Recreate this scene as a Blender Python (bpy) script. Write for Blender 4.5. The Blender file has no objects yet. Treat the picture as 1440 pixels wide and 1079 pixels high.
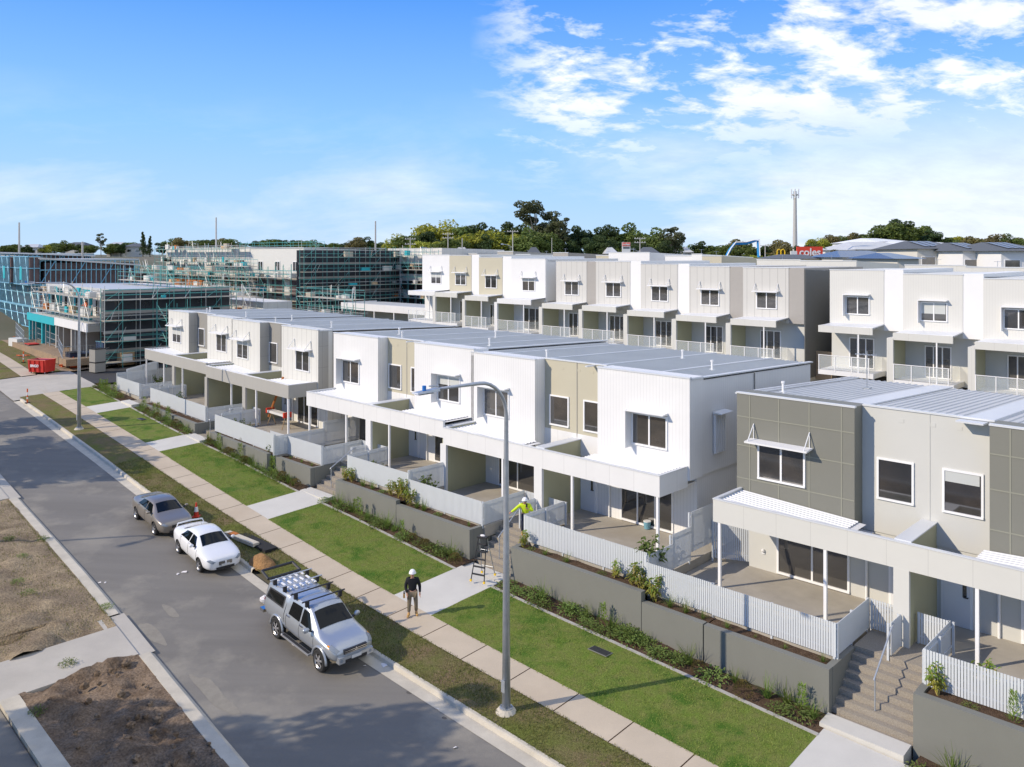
import bpy, bmesh, math, random
from mathutils import Vector, Matrix
from mathutils import noise as mnoise
random.seed(7)
R = math.radians
S = bpy.context.scene
COL = S.collection
# ---------------------------------------------------------------- camera, sky, sun
F_PX, CX, CY, CAM_H = 1140.0, 720.0, 360.0, 13.0
cam_d = bpy.data.cameras.new('camera'); cam = bpy.data.objects.new('camera', cam_d); COL.objects.link(cam)
cam_d.sensor_width = 36; cam_d.sensor_fit = 'HORIZONTAL'; cam_d.lens = F_PX/1440*36
cam_d.shift_y = -(539.5-CY)/1440; cam_d.clip_end = 4000; cam_d.clip_start = .5
cam.location = (0, 0, CAM_H); cam.rotation_euler = (R(90), 0, 0)
S.camera = cam
SUN_DIR = Vector((-.961*math.cos(R(31.5)), -.276*math.cos(R(31.5)), math.sin(R(31.5))))
sd = bpy.data.lights.new('sun', 'SUN'); sd.energy = 4.3; sd.angle = R(.5); sd.color = (1, .87, .70)
so = bpy.data.objects.new('sun', sd); COL.objects.link(so); so.rotation_euler = SUN_DIR.to_track_quat('Z', 'Y').to_euler()
W = bpy.data.worlds.new('World'); S.world = W; W.use_nodes = True
wn, wl = W.node_tree.nodes, W.node_tree.links; wn.clear()
def N(nt, t, **k):
    n = nt.nodes.new(t)
    for a, b in k.items():
        if a.startswith('i_'): n.inputs[a[2:].replace('_', ' ')].default_value = b
        else: setattr(n, a, b)
    return n
def build_world():
    nt = W.node_tree; L = nt.links.new
    out = N(nt, 'ShaderNodeOutputWorld'); bg = N(nt, 'ShaderNodeBackground'); bg.inputs[1].default_value = .118
    sky = N(nt, 'ShaderNodeTexSky', sky_type='NISHITA', sun_disc=False, sun_elevation=R(31.5),
            sun_rotation=math.atan2(SUN_DIR.x, SUN_DIR.y), altitude=50, air_density=1.1, dust_density=.5, ozone_density=4.5)
    hs = N(nt, 'ShaderNodeHueSaturation'); hs.inputs['Saturation'].default_value = 1.22; hs.inputs['Value'].default_value = 1.12
    L(sky.outputs[0], hs.inputs['Color'])
    grad = N(nt, 'ShaderNodeValToRGB'); e = grad.color_ramp.elements; e[0].position = 0; e[0].color = (.46, .64, .86, 1); e[1].position = .33; e[1].color = (.065, .27, .84, 1)
    k = e.new(.15); k.color = (.26, .52, .91, 1); k = e.new(.8); k.color = (.035, .15, .55, 1)
    gs_ = N(nt, 'ShaderNodeVectorMath', operation='SCALE'); gs_.inputs['Scale'].default_value = 10.2; L(grad.outputs[0], gs_.inputs[0])
    gm = N(nt, 'ShaderNodeMixRGB'); gm.inputs[0].default_value = .9; L(hs.outputs[0], gm.inputs[1]); L(gs_.outputs[0], gm.inputs[2])
    tc = N(nt, 'ShaderNodeTexCoord'); sx = N(nt, 'ShaderNodeSeparateXYZ'); L(tc.outputs['Generated'], sx.inputs[0])
    def M(op, a, b=None, c=None, clamp=False):
        m = N(nt, 'ShaderNodeMath', operation=op, use_clamp=clamp)
        for i, q in enumerate((a, b, c)):
            if q is None: continue
            if isinstance(q, (int, float)): m.inputs[i].default_value = q
            else: L(q, m.inputs[i])
        return m.outputs[0]
    x, y, z = sx.outputs; L(z, grad.inputs[0])
    zz = M('ADD', M('MAXIMUM', z, 0.0), .32)
    px, py = M('DIVIDE', x, zz), M('DIVIDE', y, zz)
    cb = N(nt, 'ShaderNodeCombineXYZ'); L(px, cb.inputs[0]); L(py, cb.inputs[1])
    def noise(vec, sc, det, rough, rot=0, sclx=1, off=0, dist=0):
        mp = N(nt, 'ShaderNodeMapping'); L(vec, mp.inputs[0]); mp.inputs['Rotation'].default_value = (0, 0, R(rot)); mp.inputs['Scale'].default_value = (sclx, 1, 1)
        mp.inputs['Location'].default_value = (off, off*.7, off*.3)
        n = N(nt, 'ShaderNodeTexNoise'); L(mp.outputs[0], n.inputs[0]); n.inputs['Scale'].default_value = sc
        n.inputs['Detail'].default_value = det; n.inputs['Roughness'].default_value = rough; n.inputs['Distortion'].default_value = dist
        return n.outputs[0]
    n1 = noise(cb.outputs[0], 10.5, 5, .62, -30, .7, 3.1, .2)   # ripples
    n2 = noise(cb.outputs[0], 2.0, 3, .5, 0, 1, 5.2)           # large patches
    n3 = noise(cb.outputs[0], 2.2, 6, .6, 8, .7, 1.3, .2)      # low veil
    right = M('MULTIPLY_ADD', M('DIVIDE', x, M('MAXIMUM', y, .05)), 1.9, .10, True)
    high = M('MULTIPLY', M('SUBTRACT', z, .07), 9, clamp=True)
    cov = M('MULTIPLY_ADD', right, .20, M('MULTIPLY', M('SUBTRACT', n2, .5), .8))
    a = M('ADD', n1, M('SUBTRACT', cov, .035))
    alto = M('MULTIPLY', M('MULTIPLY', M('SUBTRACT', a, .5), 6.2, clamp=True), high)
    alto = M('MULTIPLY', alto, M('MULTIPLY', right, 5, clamp=True))
    band = M('MULTIPLY', M('SUBTRACT', .20, z), 8, clamp=True)
    wisp = M('MULTIPLY', M('MULTIPLY', M('SUBTRACT', n3, .46), 3.2, clamp=True), band)
    rb = M('MULTIPLY', M('MULTIPLY', M('SUBTRACT', M('ADD', n3, M('MULTIPLY', right, .45)), .62), 4.5, clamp=True), band)
    wisp = M('MAXIMUM', M('MULTIPLY', wisp, .6), M('MULTIPLY', rb, .75))
    fac = M('MAXIMUM', M('MULTIPLY', alto, .92), wisp, clamp=True)
    shade = M('MULTIPLY_ADD', n1, .5, .76)
    cc = N(nt, 'ShaderNodeMixRGB', blend_type='MULTIPLY'); cc.inputs[0].default_value = 1; cc.inputs[1].default_value = (8.3, 8.6, 9.1, 1)
    cv = N(nt, 'ShaderNodeCombineXYZ'); [L(shade, cv.inputs[i]) for i in range(3)]; L(cv.outputs[0], cc.inputs[2])
    mx = N(nt, 'ShaderNodeMixRGB'); L(fac, mx.inputs[0]); L(gm.outputs[0], mx.inputs[1]); L(cc.outputs[0], mx.inputs[2])
    L(mx.outputs[0], bg.inputs[0]); L(bg.outputs[0], out.inputs[0])
build_world()
S.view_settings.view_transform = 'Standard'; S.view_settings.look = 'None'; S.view_settings.exposure = .05; S.view_settings.gamma = 1
# ---------------------------------------------------------------- materials
MAT = {}
def mat(name, col, rough=.7, metal=0, var=0, vscale=3, vdet=4, col2=None, bump=0, bscale=30, groove=None, gw=.01, gaxis='X', gdark=.55,
        spec=.5, coat=0, alpha=None, trans=0, objrand=0, stretch=None, gbump=.6, coord='Object', col3=None, sharp=0, fine=0, fscale=60, emit=None, ior=1.45, subs=None):
    m = bpy.data.materials.new(name); m.use_nodes = True; nt = m.node_tree; L = nt.links.new
    b = nt.nodes['Principled BSDF']; MAT[name] = m
    c4 = (*col, 1); b.inputs['Base Color'].default_value = c4; b.inputs['Roughness'].default_value = rough
    b.inputs['Metallic'].default_value = metal; b.inputs['Specular IOR Level'].default_value = spec; b.inputs['Coat Weight'].default_value = coat
    b.inputs['IOR'].default_value = ior
    if trans: b.inputs['Transmission Weight'].default_value = trans
    if subs: b.inputs['Subsurface Weight'].default_value = subs; b.inputs['Subsurface Radius'].default_value = (.02, .01, .005)
    if alpha is not None: b.inputs['Alpha'].default_value = alpha
    tc = N(nt, 'ShaderNodeTexCoord'); vec = tc.outputs[coord] if coord != 'World' else N(nt, 'ShaderNodeNewGeometry').outputs['Position']
    if stretch:
        mp = N(nt, 'ShaderNodeMapping'); L(vec, mp.inputs[0]); mp.inputs['Rotation'].default_value = (0, 0, R(stretch[0])); mp.inputs['Scale'].default_value = stretch[1]; nvec = mp.outputs[0]
    else: nvec = vec
    cur = None
    if var:
        n = N(nt, 'ShaderNodeTexNoise'); L(nvec, n.inputs[0]); n.inputs['Scale'].default_value = vscale; n.inputs['Detail'].default_value = vdet; n.inputs['Roughness'].default_value = .6
        cr = N(nt, 'ShaderNodeValToRGB'); L(n.outputs[0], cr.inputs[0]); e = cr.color_ramp.elements
        w = .2*(1-sharp)+.02; e[0].position = .5-w; e[1].position = .5+w
        c2 = col2 if col2 else tuple(c*(1-var) for c in col)
        e[0].color = (*c2, 1); e[1].color = c4; cur = cr.outputs[0]
        if col3:
            n2 = N(nt, 'ShaderNodeTexNoise'); L(vec, n2.inputs[0]); n2.inputs['Scale'].default_value = vscale*.31; n2.inputs['Detail'].default_value = 5; n2.inputs['Roughness'].default_value = .65
            r2 = N(nt, 'ShaderNodeValToRGB'); L(n2.outputs[0], r2.inputs[0]); r2.color_ramp.elements[0].position = .5; r2.color_ramp.elements[1].position = .64
            mx = N(nt, 'ShaderNodeMixRGB'); L(r2.outputs[0], mx.inputs[0]); L(cur, mx.inputs[1]); mx.inputs[2].default_value = (*col3, 1); cur = mx.outputs[0]
    if fine:
        n = N(nt, 'ShaderNodeTexNoise'); L(vec, n.inputs[0]); n.inputs['Scale'].default_value = fscale; n.inputs['Detail'].default_value = 3
        mr = N(nt, 'ShaderNodeMapRange'); L(n.outputs[0], mr.inputs[0]); mr.inputs[1].default_value = .3; mr.inputs[2].default_value = .7; mr.inputs[3].default_value = 1-fine; mr.inputs[4].default_value = 1+fine
        mx = N(nt, 'ShaderNodeVectorMath', operation='SCALE')
        if cur: L(cur, mx.inputs[0])
        else: mx.inputs[0].default_value = col
        L(mr.outputs[0], mx.inputs['Scale']); cur = mx.outputs[0]
    if objrand:
        oi = N(nt, 'ShaderNodeObjectInfo'); hs = N(nt, 'ShaderNodeHueSaturation')
        mr = N(nt, 'ShaderNodeMapRange'); L(oi.outputs['Random'], mr.inputs[0]); mr.inputs[3].default_value = 1-objrand; mr.inputs[4].default_value = 1+objrand
        mh = N(nt, 'ShaderNodeMapRange'); L(oi.outputs['Random'], mh.inputs[0]); mh.inputs[3].default_value = .5-objrand*.05; mh.inputs[4].default_value = .5+objrand*.05
        L(mr.outputs[0], hs.inputs['Value']); L(mh.outputs[0], hs.inputs['Hue'])
        if cur: L(cur, hs.inputs['Color'])
        else: hs.inputs['Color'].default_value = c4
        cur = hs.outputs[0]
    hgt = None
    if groove:
        # real joint lines between boards or panels, every `groove` metres along one or two axes
        sx = N(nt, 'ShaderNodeSeparateXYZ'); L(tc.outputs['Object'], sx.inputs[0]); gs = []
        for ax, sp in ([(gaxis, groove)] if not isinstance(groove, (list, tuple)) else groove):
            v = {'X': 0, 'Y': 1, 'Z': 2}[ax]
            if ax == 'X': # sides of a building run along Y: use X+Y so both faces get lines
                ad = N(nt, 'ShaderNodeMath', operation='ADD'); L(sx.outputs[0], ad.inputs[0]); L(sx.outputs[1], ad.inputs[1]); src = ad.outputs[0]
            elif ax == 'x': src = sx.outputs[0]
            else: src = sx.outputs[v]
            d = N(nt, 'ShaderNodeMath', operation='DIVIDE'); L(src, d.inputs[0]); d.inputs[1].default_value = sp
            fr = N(nt, 'ShaderNodeMath', operation='FRACT'); L(d.outputs[0], fr.inputs[0])
            cp = N(nt, 'ShaderNodeMath', operation='GREATER_THAN'); L(fr.outputs[0], cp.inputs[0]); cp.inputs[1].default_value = gw/sp; gs.append(cp.outputs[0])
        g = gs[0]
        for o in gs[1:]:
            mn = N(nt, 'ShaderNodeMath', operation='MINIMUM'); L(g, mn.inputs[0]); L(o, mn.inputs[1]); g = mn.outputs[0]
        mr = N(nt, 'ShaderNodeMapRange'); L(g, mr.inputs[0]); mr.inputs[3].default_value = gdark; mr.inputs[4].default_value = 1
        mx = N(nt, 'ShaderNodeVectorMath', operation='SCALE')
        if cur: L(cur, mx.inputs[0])
        else: mx.inputs[0].default_value = col
        L(mr.outputs[0], mx.inputs['Scale']); cur = mx.outputs[0]
    if cur: L(cur, b.inputs['Base Color'])
    if bump:
        n = N(nt, 'ShaderNodeTexNoise'); L(nvec, n.inputs[0]); n.inputs['Scale'].default_value = bscale; n.inputs['Detail'].default_value = 5
        bp = N(nt, 'ShaderNodeBump'); L(n.outputs[0], bp.inputs['Height']); bp.inputs['Strength'].default_value = bump; bp.inputs['Distance'].default_value = .05
        L(bp.outputs[0], b.inputs['Normal'])
    if emit: b.inputs['Emission Color'].default_value = (*emit[0], 1); b.inputs['Emission Strength'].default_value = emit[1]
    return m
WT = (.76, .76, .745)
mat('white_board', WT, .55, var=.07, vscale=.6, groove=.16, gw=.016, gdark=.84)
mat('white_paint', WT, .5, var=.03, vscale=1)
mat('white_panel', (.75, .75, .735), .55, var=.07, vscale=.7, groove=1.22, gw=.014, gdark=.7)
mat('cream_panel', (.62, .615, .565), .6, var=.04, vscale=.7, groove=1.22, gw=.014, gdark=.78)
mat('cream_board', (.66, .655, .605), .6, var=.04, vscale=.7, groove=.62, gw=.03, gdark=.6)
mat('warm_grey_fascia', (.40, .39, .355), .6, var=.05, vscale=.7, groove=1.22, gw=.014, gdark=.8)
mat('grey_recess', (.29, .28, .25), .65, var=.05, vscale=.8)
mat('grey_side_panel', (.40, .39, .355), .6, var=.05, vscale=.8, groove=[('X', 1.2), ('Z', 1.35)], gw=.018, gdark=.65)
mat('light_grey_wall', (.56, .56, .52), .6, var=.03, vscale=.8)
mat('beige_panel', (.50, .465, .35), .6, var=.04, vscale=.8)
mat('olive_panel', (.39, .385, .25), .6, var=.05, vscale=.8, groove=1.22, gw=.012, gdark=.85)
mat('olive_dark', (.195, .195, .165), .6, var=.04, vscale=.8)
mat('joint_strip', (.27, .27, .215), .6)
mat('pale_grey_board', (.56, .55, .51), .6, var=.04, vscale=.7, groove=.62, gw=.03, gdark=.62)
mat('pinkish_grey', (.36, .34, .31), .6, var=.04)  # site bands and a rear box; also painted shade of flush back row returns
mat('dark_grey_side', (.14, .145, .14), .65, var=.06, vscale=.8, groove=.16, gw=.02, gdark=.8)
mat('roof_blue', (.50, .515, .505), .55, metal=.05, var=.1, vscale=.5)
mat('roof_pale', (.56, .565, .555), .5, metal=.1, var=.08, vscale=.5)
mat('roof_white', (.72, .73, .73), .45, var=.05, vscale=1)
mat('flashing', (.66, .68, .69), .4, metal=.1, var=.05, vscale=1)
mat('glass_dark', (.030, .032, .034), .05, ior=1.85, spec=.8, var=.5, vscale=.9, vdet=2, col2=(.07, .063, .056), objrand=.5)
mat('blind_grey', (.5, .52, .5), .8)
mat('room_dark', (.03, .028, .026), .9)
mat('glass_clear', (.80, .86, .85), .05, trans=0, alpha=.2, spec=.6)
mat('white_frame', (.82, .82, .81), .35)
mat('door_white', (.70, .71, .72), .5)
mat('steel', (.42, .45, .48), .35, metal=.75, var=.15, vscale=3)
mat('galv', (.50, .53, .56), .42, metal=.55, var=.2, vscale=5, bump=.05)
mat('fence_white', (.60, .63, .645), .45, var=.04, vscale=2)
mat('patio_concrete', (.44, .405, .34), .85, var=.22, vscale=.9, col3=(.36, .325, .265), bump=.12, bscale=40, fine=.1, fscale=70)
mat('aggregate', (.36, .32, .26), .9, var=.3, vscale=28, vdet=2, bump=.35, bscale=70, fine=.25, fscale=90)
mat('path_concrete', (.60, .58, .52), .85, var=.12, vscale=.7, bump=.1, bscale=50, fine=.05, fscale=80, coord='World')
mat('footpath', (.54, .455, .34), .88, var=.16, vscale=.5, col3=(.46, .38, .28), bump=.12, bscale=60, fine=.07, fscale=70, coord='World')
mat('kerb', (.58, .53, .43), .88, var=.25, vscale=1.4, bump=.15, bscale=40, fine=.08, fscale=60, coord='World')
mat('apron', (.50, .465, .40), .88, var=.2, vscale=.6, col3=(.41, .38, .33), bump=.1, bscale=40, fine=.06, fscale=60, coord='World')
mat('asphalt', (.205, .192, .168), .85, var=.22, vscale=.9, stretch=(-136, (.10, 1, 1)), col3=(.26, .24, .20), bump=.25, bscale=120, fine=.16, fscale=110, coord='World')
mat('asphalt_new', (.05, .05, .052), .85, var=.2, vscale=.6, bump=.2, bscale=110, fine=.15, fscale=100, coord='World')
mat('lawn', (.135, .205, .030), .95, var=.4, vscale=2.2, vdet=8, col2=(.185, .19, .058), col3=(.066, .138, .018), bump=.7, bscale=55, fine=.42, fscale=34, coord='World', spec=.15)
mat('verge', (.135, .150, .042), .97, var=.5, vscale=1.3, vdet=8, col2=(.22, .155, .095), col3=(.145, .165, .04), bump=.8, bscale=45, fine=.42, fscale=30, coord='World', spec=.1)
mat('dry_soil', (.37, .295, .19), .97, var=.45, vscale=1.3, vdet=12, col2=(.15, .115, .08), col3=(.21, .165, .115), bump=1, bscale=14, fine=.35, fscale=18, coord='World', spec=.1)
mat('brown_soil', (.25, .19, .135), .97, var=.45, vscale=1.9, vdet=10, col2=(.11, .075, .048), bump=1, bscale=10, fine=.35, fscale=16, coord='World', spec=.1)
mat('orange_dirt', (.36, .20, .08), .97, var=.35, vscale=3, bump=1, bscale=12, fine=.25, fscale=18)
mat('site_dirt', (.36, .25, .15), .97, var=.4, vscale=.8, vdet=8, col2=(.24, .18, .12), bump=.8, bscale=8, fine=.2, fscale=12, coord='World')
mat('mulch', (.075, .048, .030), .98, var=.5, vscale=7, vdet=6, col2=(.13, .088, .058), bump=1, bscale=30, fine=.45, fscale=38, coord='World', spec=.1)
mat('far_ground', (.09, .10, .05), .97, var=.5, vscale=.03, col2=(.16, .14, .10), coord='World')
mat('retaining', (.19, .192, .168), .85, var=.06, vscale=1.2, bump=.08, bscale=60, fine=.03, fscale=60)
mat('edging', (.44, .42, .37), .9, var=.2, vscale=4, coord='World')
mat('dark_gap', (.02, .02, .02), .9)
def leafmat(name, c1, c2, rnd=.2):
    m = mat(name, c1, .6, var=.6, vscale=1.2, col2=c2, objrand=rnd, spec=.25)
    nt = m.node_tree; b = nt.nodes['Principled BSDF']; out = [n for n in nt.nodes if n.type == 'OUTPUT_MATERIAL'][0]
    tr = N(nt, 'ShaderNodeBsdfTranslucent'); tr.inputs[0].default_value = (*[min(1, c*1.3) for c in c1], 1)
    ms = N(nt, 'ShaderNodeMixShader'); ms.inputs[0].default_value = .25
    nt.links.new(b.outputs[0], ms.inputs[1]); nt.links.new(tr.outputs[0], ms.inputs[2]); nt.links.new(ms.outputs[0], out.inputs[0]); return m
leafmat('leaf_dark', (.075, .11, .034), (.030, .052, .018))
leafmat('leaf_mid', (.15, .20, .045), (.08, .11, .03))
leafmat('leaf_yellow', (.40, .40, .05), (.20, .23, .04))
leafmat('leaf_gum', (.13, .14, .06), (.06, .07, .034))
leafmat('leaf_brown', (.24, .20, .08), (.10, .105, .038))
leafmat('leaf_fresh', (.24, .32, .055), (.12, .19, .035), .25)
leafmat('leaf_gold', (.40, .36, .07), (.18, .20, .04), .15)
leafmat('leaf_shrub', (.23, .30, .075), (.12, .18, .045), .3)
leafmat('leaf_strap', (.19, .27, .055), (.10, .15, .03), .25)
leafmat('leaf_rust', (.20, .15, .05), (.10, .10, .03), .2)
mat('bark', (.12, .095, .07), .9, var=.3, vscale=4); mat('bark_pale', (.30, .27, .22), .9, var=.3, vscale=2)
mat('yellow_stem', (.45, .36, .10), .7)
mat('rubber', (.022, .022, .022), .85); mat('black_plastic', (.025, .025, .027), .5); mat('alloy', (.55, .55, .56), .3, metal=.7)
mat('car_silver', (.42, .45, .48), .3, metal=.55, coat=.6); mat('car_beige', (.285, .255, .215), .3, metal=.5, coat=.6); mat('car_white', (.76, .77, .78), .3, coat=.7)
mat('car_glass', (.006, .008, .010), .05, spec=.3); mat('chrome', (.6, .6, .6), .15, metal=1); mat('lamp_clear', (.22, .25, .28), .1, spec=.8)
mat('lamp_red', (.45, .02, .02), .2); mat('lamp_amber', (.75, .28, .03), .2); mat('plate', (.62, .62, .6), .5); mat('plate_text', (.08, .08, .09), .6)
mat('red_plastic', (.62, .045, .02), .5, var=.1); mat('orange_plastic', (.75, .13, .02), .5); mat('hi_vis', (.62, .80, .02), .7, emit=None)
mat('reflect_white', (.8, .8, .8), .4); mat('skip_red', (.60, .035, .022), .55, var=.2, vscale=2); mat('skip_inside', (.30, .02, .09), .7)
mat('wood', (.45, .31, .17), .8, var=.25, vscale=3); mat('plywood', (.55, .40, .24), .8, var=.15)
mat('scaf_teal', (.12, .40, .37), .5, metal=.2, var=.25, vscale=2); mat('scaf_galv', (.50, .52, .50), .5, metal=.5); mat('deck', (.50, .45, .36), .8, var=.2, vscale=1)
mat('frame_blue', (.24, .50, .62), .45, metal=.3, var=.2, vscale=1.5); mat('teal_wrap', (.02, .42, .48), .6, var=.1, vscale=1)
mat('frame_inside', (.15, .11, .11), .9, var=.35, vscale=1.2); mat('mesh_black', (.05, .06, .072), .8, var=.35, vscale=.7, alpha=.84)
mat('board_white', (.68, .67, .63), .7, var=.12, vscale=.8, groove=1.2, gw=.03, gdark=.7)
mat('pump_blue', (.03, .28, .62), .4); mat('sign_red', (.72, .06, .03), .5); mat('sign_yellow', (.85, .55, .02), .4)
mat('solar', (.03, .06, .13), .25, spec=.7); mat('tile_grey', (.10, .11, .12), .7); mat('house_cream', (.60, .58, .52), .7); mat('pole_grey', (.46, .45, .42), .7)
mat('skin', (.52, .30, .21), .55); mat('black_cloth', (.013, .014, .018), .9); mat('khaki', (.24, .19, .12), .9, var=.35, vscale=14, col2=(.13, .11, .08)); mat('navy', (.02, .026, .05), .9)
mat('boot_tan', (.48, .28, .09), .8); mat('helmet', (.84, .84, .83), .3); mat('hair', (.03, .02, .012), .9); mat('lips', (.32, .12, .10), .6)
mat('blue_cap', (.02, .16, .5), .4); mat('pink_paper', (.75, .72, .7), .8); mat('rust_orange', (.42, .14, .03), .8)
leafmat('grass_blade', (.22, .31, .05), (.29, .29, .08), .1)
leafmat('grass_dry', (.19, .18, .06), (.13, .16, .035), .1)
mat('road_stain', (.12, .11, .095), .8, var=.2, vscale=6, fine=.15, fscale=110)
mat('road_pale', (.27, .25, .205), .9, var=.2, vscale=5, col2=(.22, .20, .165), fine=.15, fscale=110)
# ---------------------------------------------------------------- mesh helpers
def tag(o, label=None, cat=None, group=None, kind=None):
    if label: o['label'] = label
    if cat: o['category'] = cat
    if group: o['group'] = group
    if kind: o['kind'] = kind
    return o
class MB:
    def __init__(s): s.v = []; s.f = []; s.m = []; s.mats = []
    def mi(s, m):
        if m is None: return 0
        if m not in s.mats: s.mats.append(m)
        return s.mats.index(m)
    def add(s, vs, fs, m=None):
        b = len(s.v); s.v += [tuple(v) for v in vs]; k = s.mi(m)
        for f in fs: s.f.append(tuple(b+i for i in f)); s.m.append(k)
        return s
    def box(s, x0, x1, y0, y1, z0, z1, m=None):
        x0, x1 = min(x0, x1), max(x0, x1); y0, y1 = min(y0, y1), max(y0, y1); z0, z1 = min(z0, z1), max(z0, z1)
        return s.add([(x0,y0,z0),(x1,y0,z0),(x1,y1,z0),(x0,y1,z0),(x0,y0,z1),(x1,y0,z1),(x1,y1,z1),(x0,y1,z1)],
              [(0,3,2,1),(4,5,6,7),(0,1,5,4),(1,2,6,5),(2,3,7,6),(3,0,4,7)], m)
    def hexa(s, c8, m=None): # bottom 4 (ccw from above), top 4
        return s.add(c8, [(0,3,2,1),(4,5,6,7),(0,1,5,4),(1,2,6,5),(2,3,7,6),(3,0,4,7)], m)
    def quad(s, a, b, c, d, m=None): return s.add([a, b, c, d], [(0,1,2,3)], m)
    def prism(s, poly, z0, z1, m=None): # poly ccw in xy
        n = len(poly); vs = [(x, y, z0) for x, y in poly]+[(x, y, z1) for x, y in poly]
        return s.add(vs, [tuple(range(n-1, -1, -1)), tuple(range(n, 2*n))]+[(i, (i+1) % n, n+(i+1) % n, n+i) for i in range(n)], m)
    def tube(s, pts, r, n=8, m=None, caps=True, r2=None):
        pts = [Vector(p) for p in pts]; k = len(pts); rings = []; prev = None
        for i, p in enumerate(pts):
            d = (pts[min(i+1, k-1)]-pts[max(i-1, 0)]).normalized()
            if prev is None:
                a = d.orthogonal().normalized()
                if abs(d.z) < .99: a = d.cross(Vector((0, 0, 1))).normalized()
            else: a = (prev-d*prev.dot(d)).normalized()
            prev = a; b = d.cross(a); rr = r if r2 is None else r+(r2-r)*i/(k-1)
            if isinstance(r, (list, tuple)): rr = r[i]
            rings.append([p+(a*math.cos(t)+b*math.sin(t))*rr for t in [2*math.pi*j/n for j in range(n)]])
        vs = [v for q in rings for v in q]; fs = []
        for i in range(k-1):
            for j in range(n): fs.append((i*n+j, i*n+(j+1) % n, (i+1)*n+(j+1) % n, (i+1)*n+j))
        if caps: fs += [tuple(range(n-1, -1, -1)), tuple(range((k-1)*n, k*n))]
        return s.add(vs, fs, m)
    def cyl(s, c, r, z0, z1, n=16, m=None, r2=None): return s.tube([(c[0], c[1], z0), (c[0], c[1], z1)], r, n, m, r2=r2)
    def ball(s, c, r, n=10, m=None, sx=1, sy=1, sz=1, h=False):
        vs = []; fs = []; k = n//2; lo = 0 if not h else k//2
        rows = k+1
        for i in range(rows):
            t = math.pi*i/k if not h else math.pi/2*i/k
            for j in range(n): a = 2*math.pi*j/n; vs.append((c[0]+r*sx*math.sin(t)*math.cos(a), c[1]+r*sy*math.sin(t)*math.sin(a), c[2]+r*sz*math.cos(t)))
        for i in range(rows-1):
            for j in range(n): fs.append((i*n+j, (i+1)*n+j, (i+1)*n+(j+1) % n, i*n+(j+1) % n))
        return s.add(vs, fs, m)
    def build(s, name, parent=None, off=(0, 0, 0), smooth=False, link=True):
        me = bpy.data.meshes.new(name)
        me.from_pydata([(a-off[0], b-off[1], c-off[2]) for a, b, c in s.v], [], s.f)
        for m in s.mats: me.materials.append(MAT[m])
        if len(s.mats) > 1: me.polygons.foreach_set('material_index', s.m)
        if smooth: me.polygons.foreach_set('use_smooth', [True]*len(me.polygons))
        me.update()
        o = bpy.data.objects.new(name, me)
        if link: COL.objects.link(o)
        if parent: o.parent = parent
        return o
def empty(name, loc=(0, 0, 0), rz=0, label=None, cat=None, group=None):
    o = bpy.data.objects.new(name, None); o.location = loc; o.rotation_euler = (0, 0, rz); COL.objects.link(o); o.empty_display_size = .3
    return tag(o, label, cat, group)
def copy_tree(o, parent=None, top=True):
    c = o.copy(); COL.objects.link(c); c.parent = parent
    for ch in list(o.children): copy_tree(ch, c)
    return c
def solid(mb, name, label, cat, loc=(0, 0, 0), rz=0, group=None, smooth=False):
    o = mb.build(name, smooth=smooth); o.location = loc; o.rotation_euler = (0, 0, rz); return tag(o, label, cat, group)
# ---------------------------------------------------------------- frames: u = away along the street, v = back from the street
class Fr:
    def __init__(s, X, Y, ang):
        s.o = Vector((X, Y, 0)); s.ang = ang; a = R(ang); s.a = Vector((-math.sin(a), math.cos(a), 0)); s.b = Vector((math.cos(a), math.sin(a), 0)); s.rz = R(ang-90)
    def P(s, u, v, z=0): p = s.o+s.a*u+s.b*v; return (p.x, p.y, z)
    def loc(s, X, Y): d = Vector((X, Y, 0))-s.o; return d.dot(s.a), d.dot(s.b)
B3 = Fr(7.357, 29.69, 46); B2 = Fr(5.718, 31.417, 45.7); B1 = Fr(-13.79, 50.01, 43.4); BR = Fr(28.891, 51.99, 46.5); C1 = Fr(-40.7, 77.5, 43)
def lerp(P, u):
    if u <= P[0][0]: return P[0][1]
    for (a, b), (c, d) in zip(P, P[1:]):
        if u <= c: return b+(d-b)*(u-a)/(c-a)
    return P[-1][1]
WP = [(-60, -2.2), (-20, -.95), (-5.5, -.52), (10, -.02), (22.6, .56), (36.3, 1.3), (50, 1.85), (80, 2.6), (120, 3.0), (400, 3.0)]
DP = [(-40, 0), (7, 0), (13, .13), (20, .52), (30, .95), (45, 1.75), (58, 2.5), (70, 3.5), (100, 6.0), (200, 15)]
def smooth_lerp(P, u): return (lerp(P, u-3)+2*lerp(P, u)+lerp(P, u+3))/4
def D(u): return smooth_lerp(DP, u)
def gz(u, v):
    w = smooth_lerp(WP, u); t = min(1, max(0, (v+9.8)/6.9)); return w-.32*(1-t)
def gXY(X, Y): return gz(*B3.loc(X, Y))
def G(u, v, dz=0): return B3.P(u, v, gz(u, v)+dz)
def pixg(x, y, dz=0):     # a point of the photographed ground -> (u, v)
    z = 0
    for i in range(50):
        t = (CAM_H-z)*F_PX/(y-CY); X = t*(x-CX)/F_PX; z = .5*z+.5*(gXY(X, t)+dz)
    return B3.loc(X, t)
def GP(x, y, dz=0): u, v = pixg(x, y, dz); return Vector(G(u, v, dz))
def at(x, y, Y): return Vector(((x-CX)*Y/F_PX, Y, CAM_H-(y-CY)*Y/F_PX))   # point at distance Y
ORD = ['first', 'second', 'third', 'fourth', 'fifth', 'sixth', 'seventh', 'eighth', 'ninth', 'tenth', 'eleventh', 'twelfth', 'thirteenth', 'fourteenth', 'fifteenth', 'sixteenth', 'seventeenth', 'eighteenth', 'nineteenth', 'twentieth']
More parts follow.
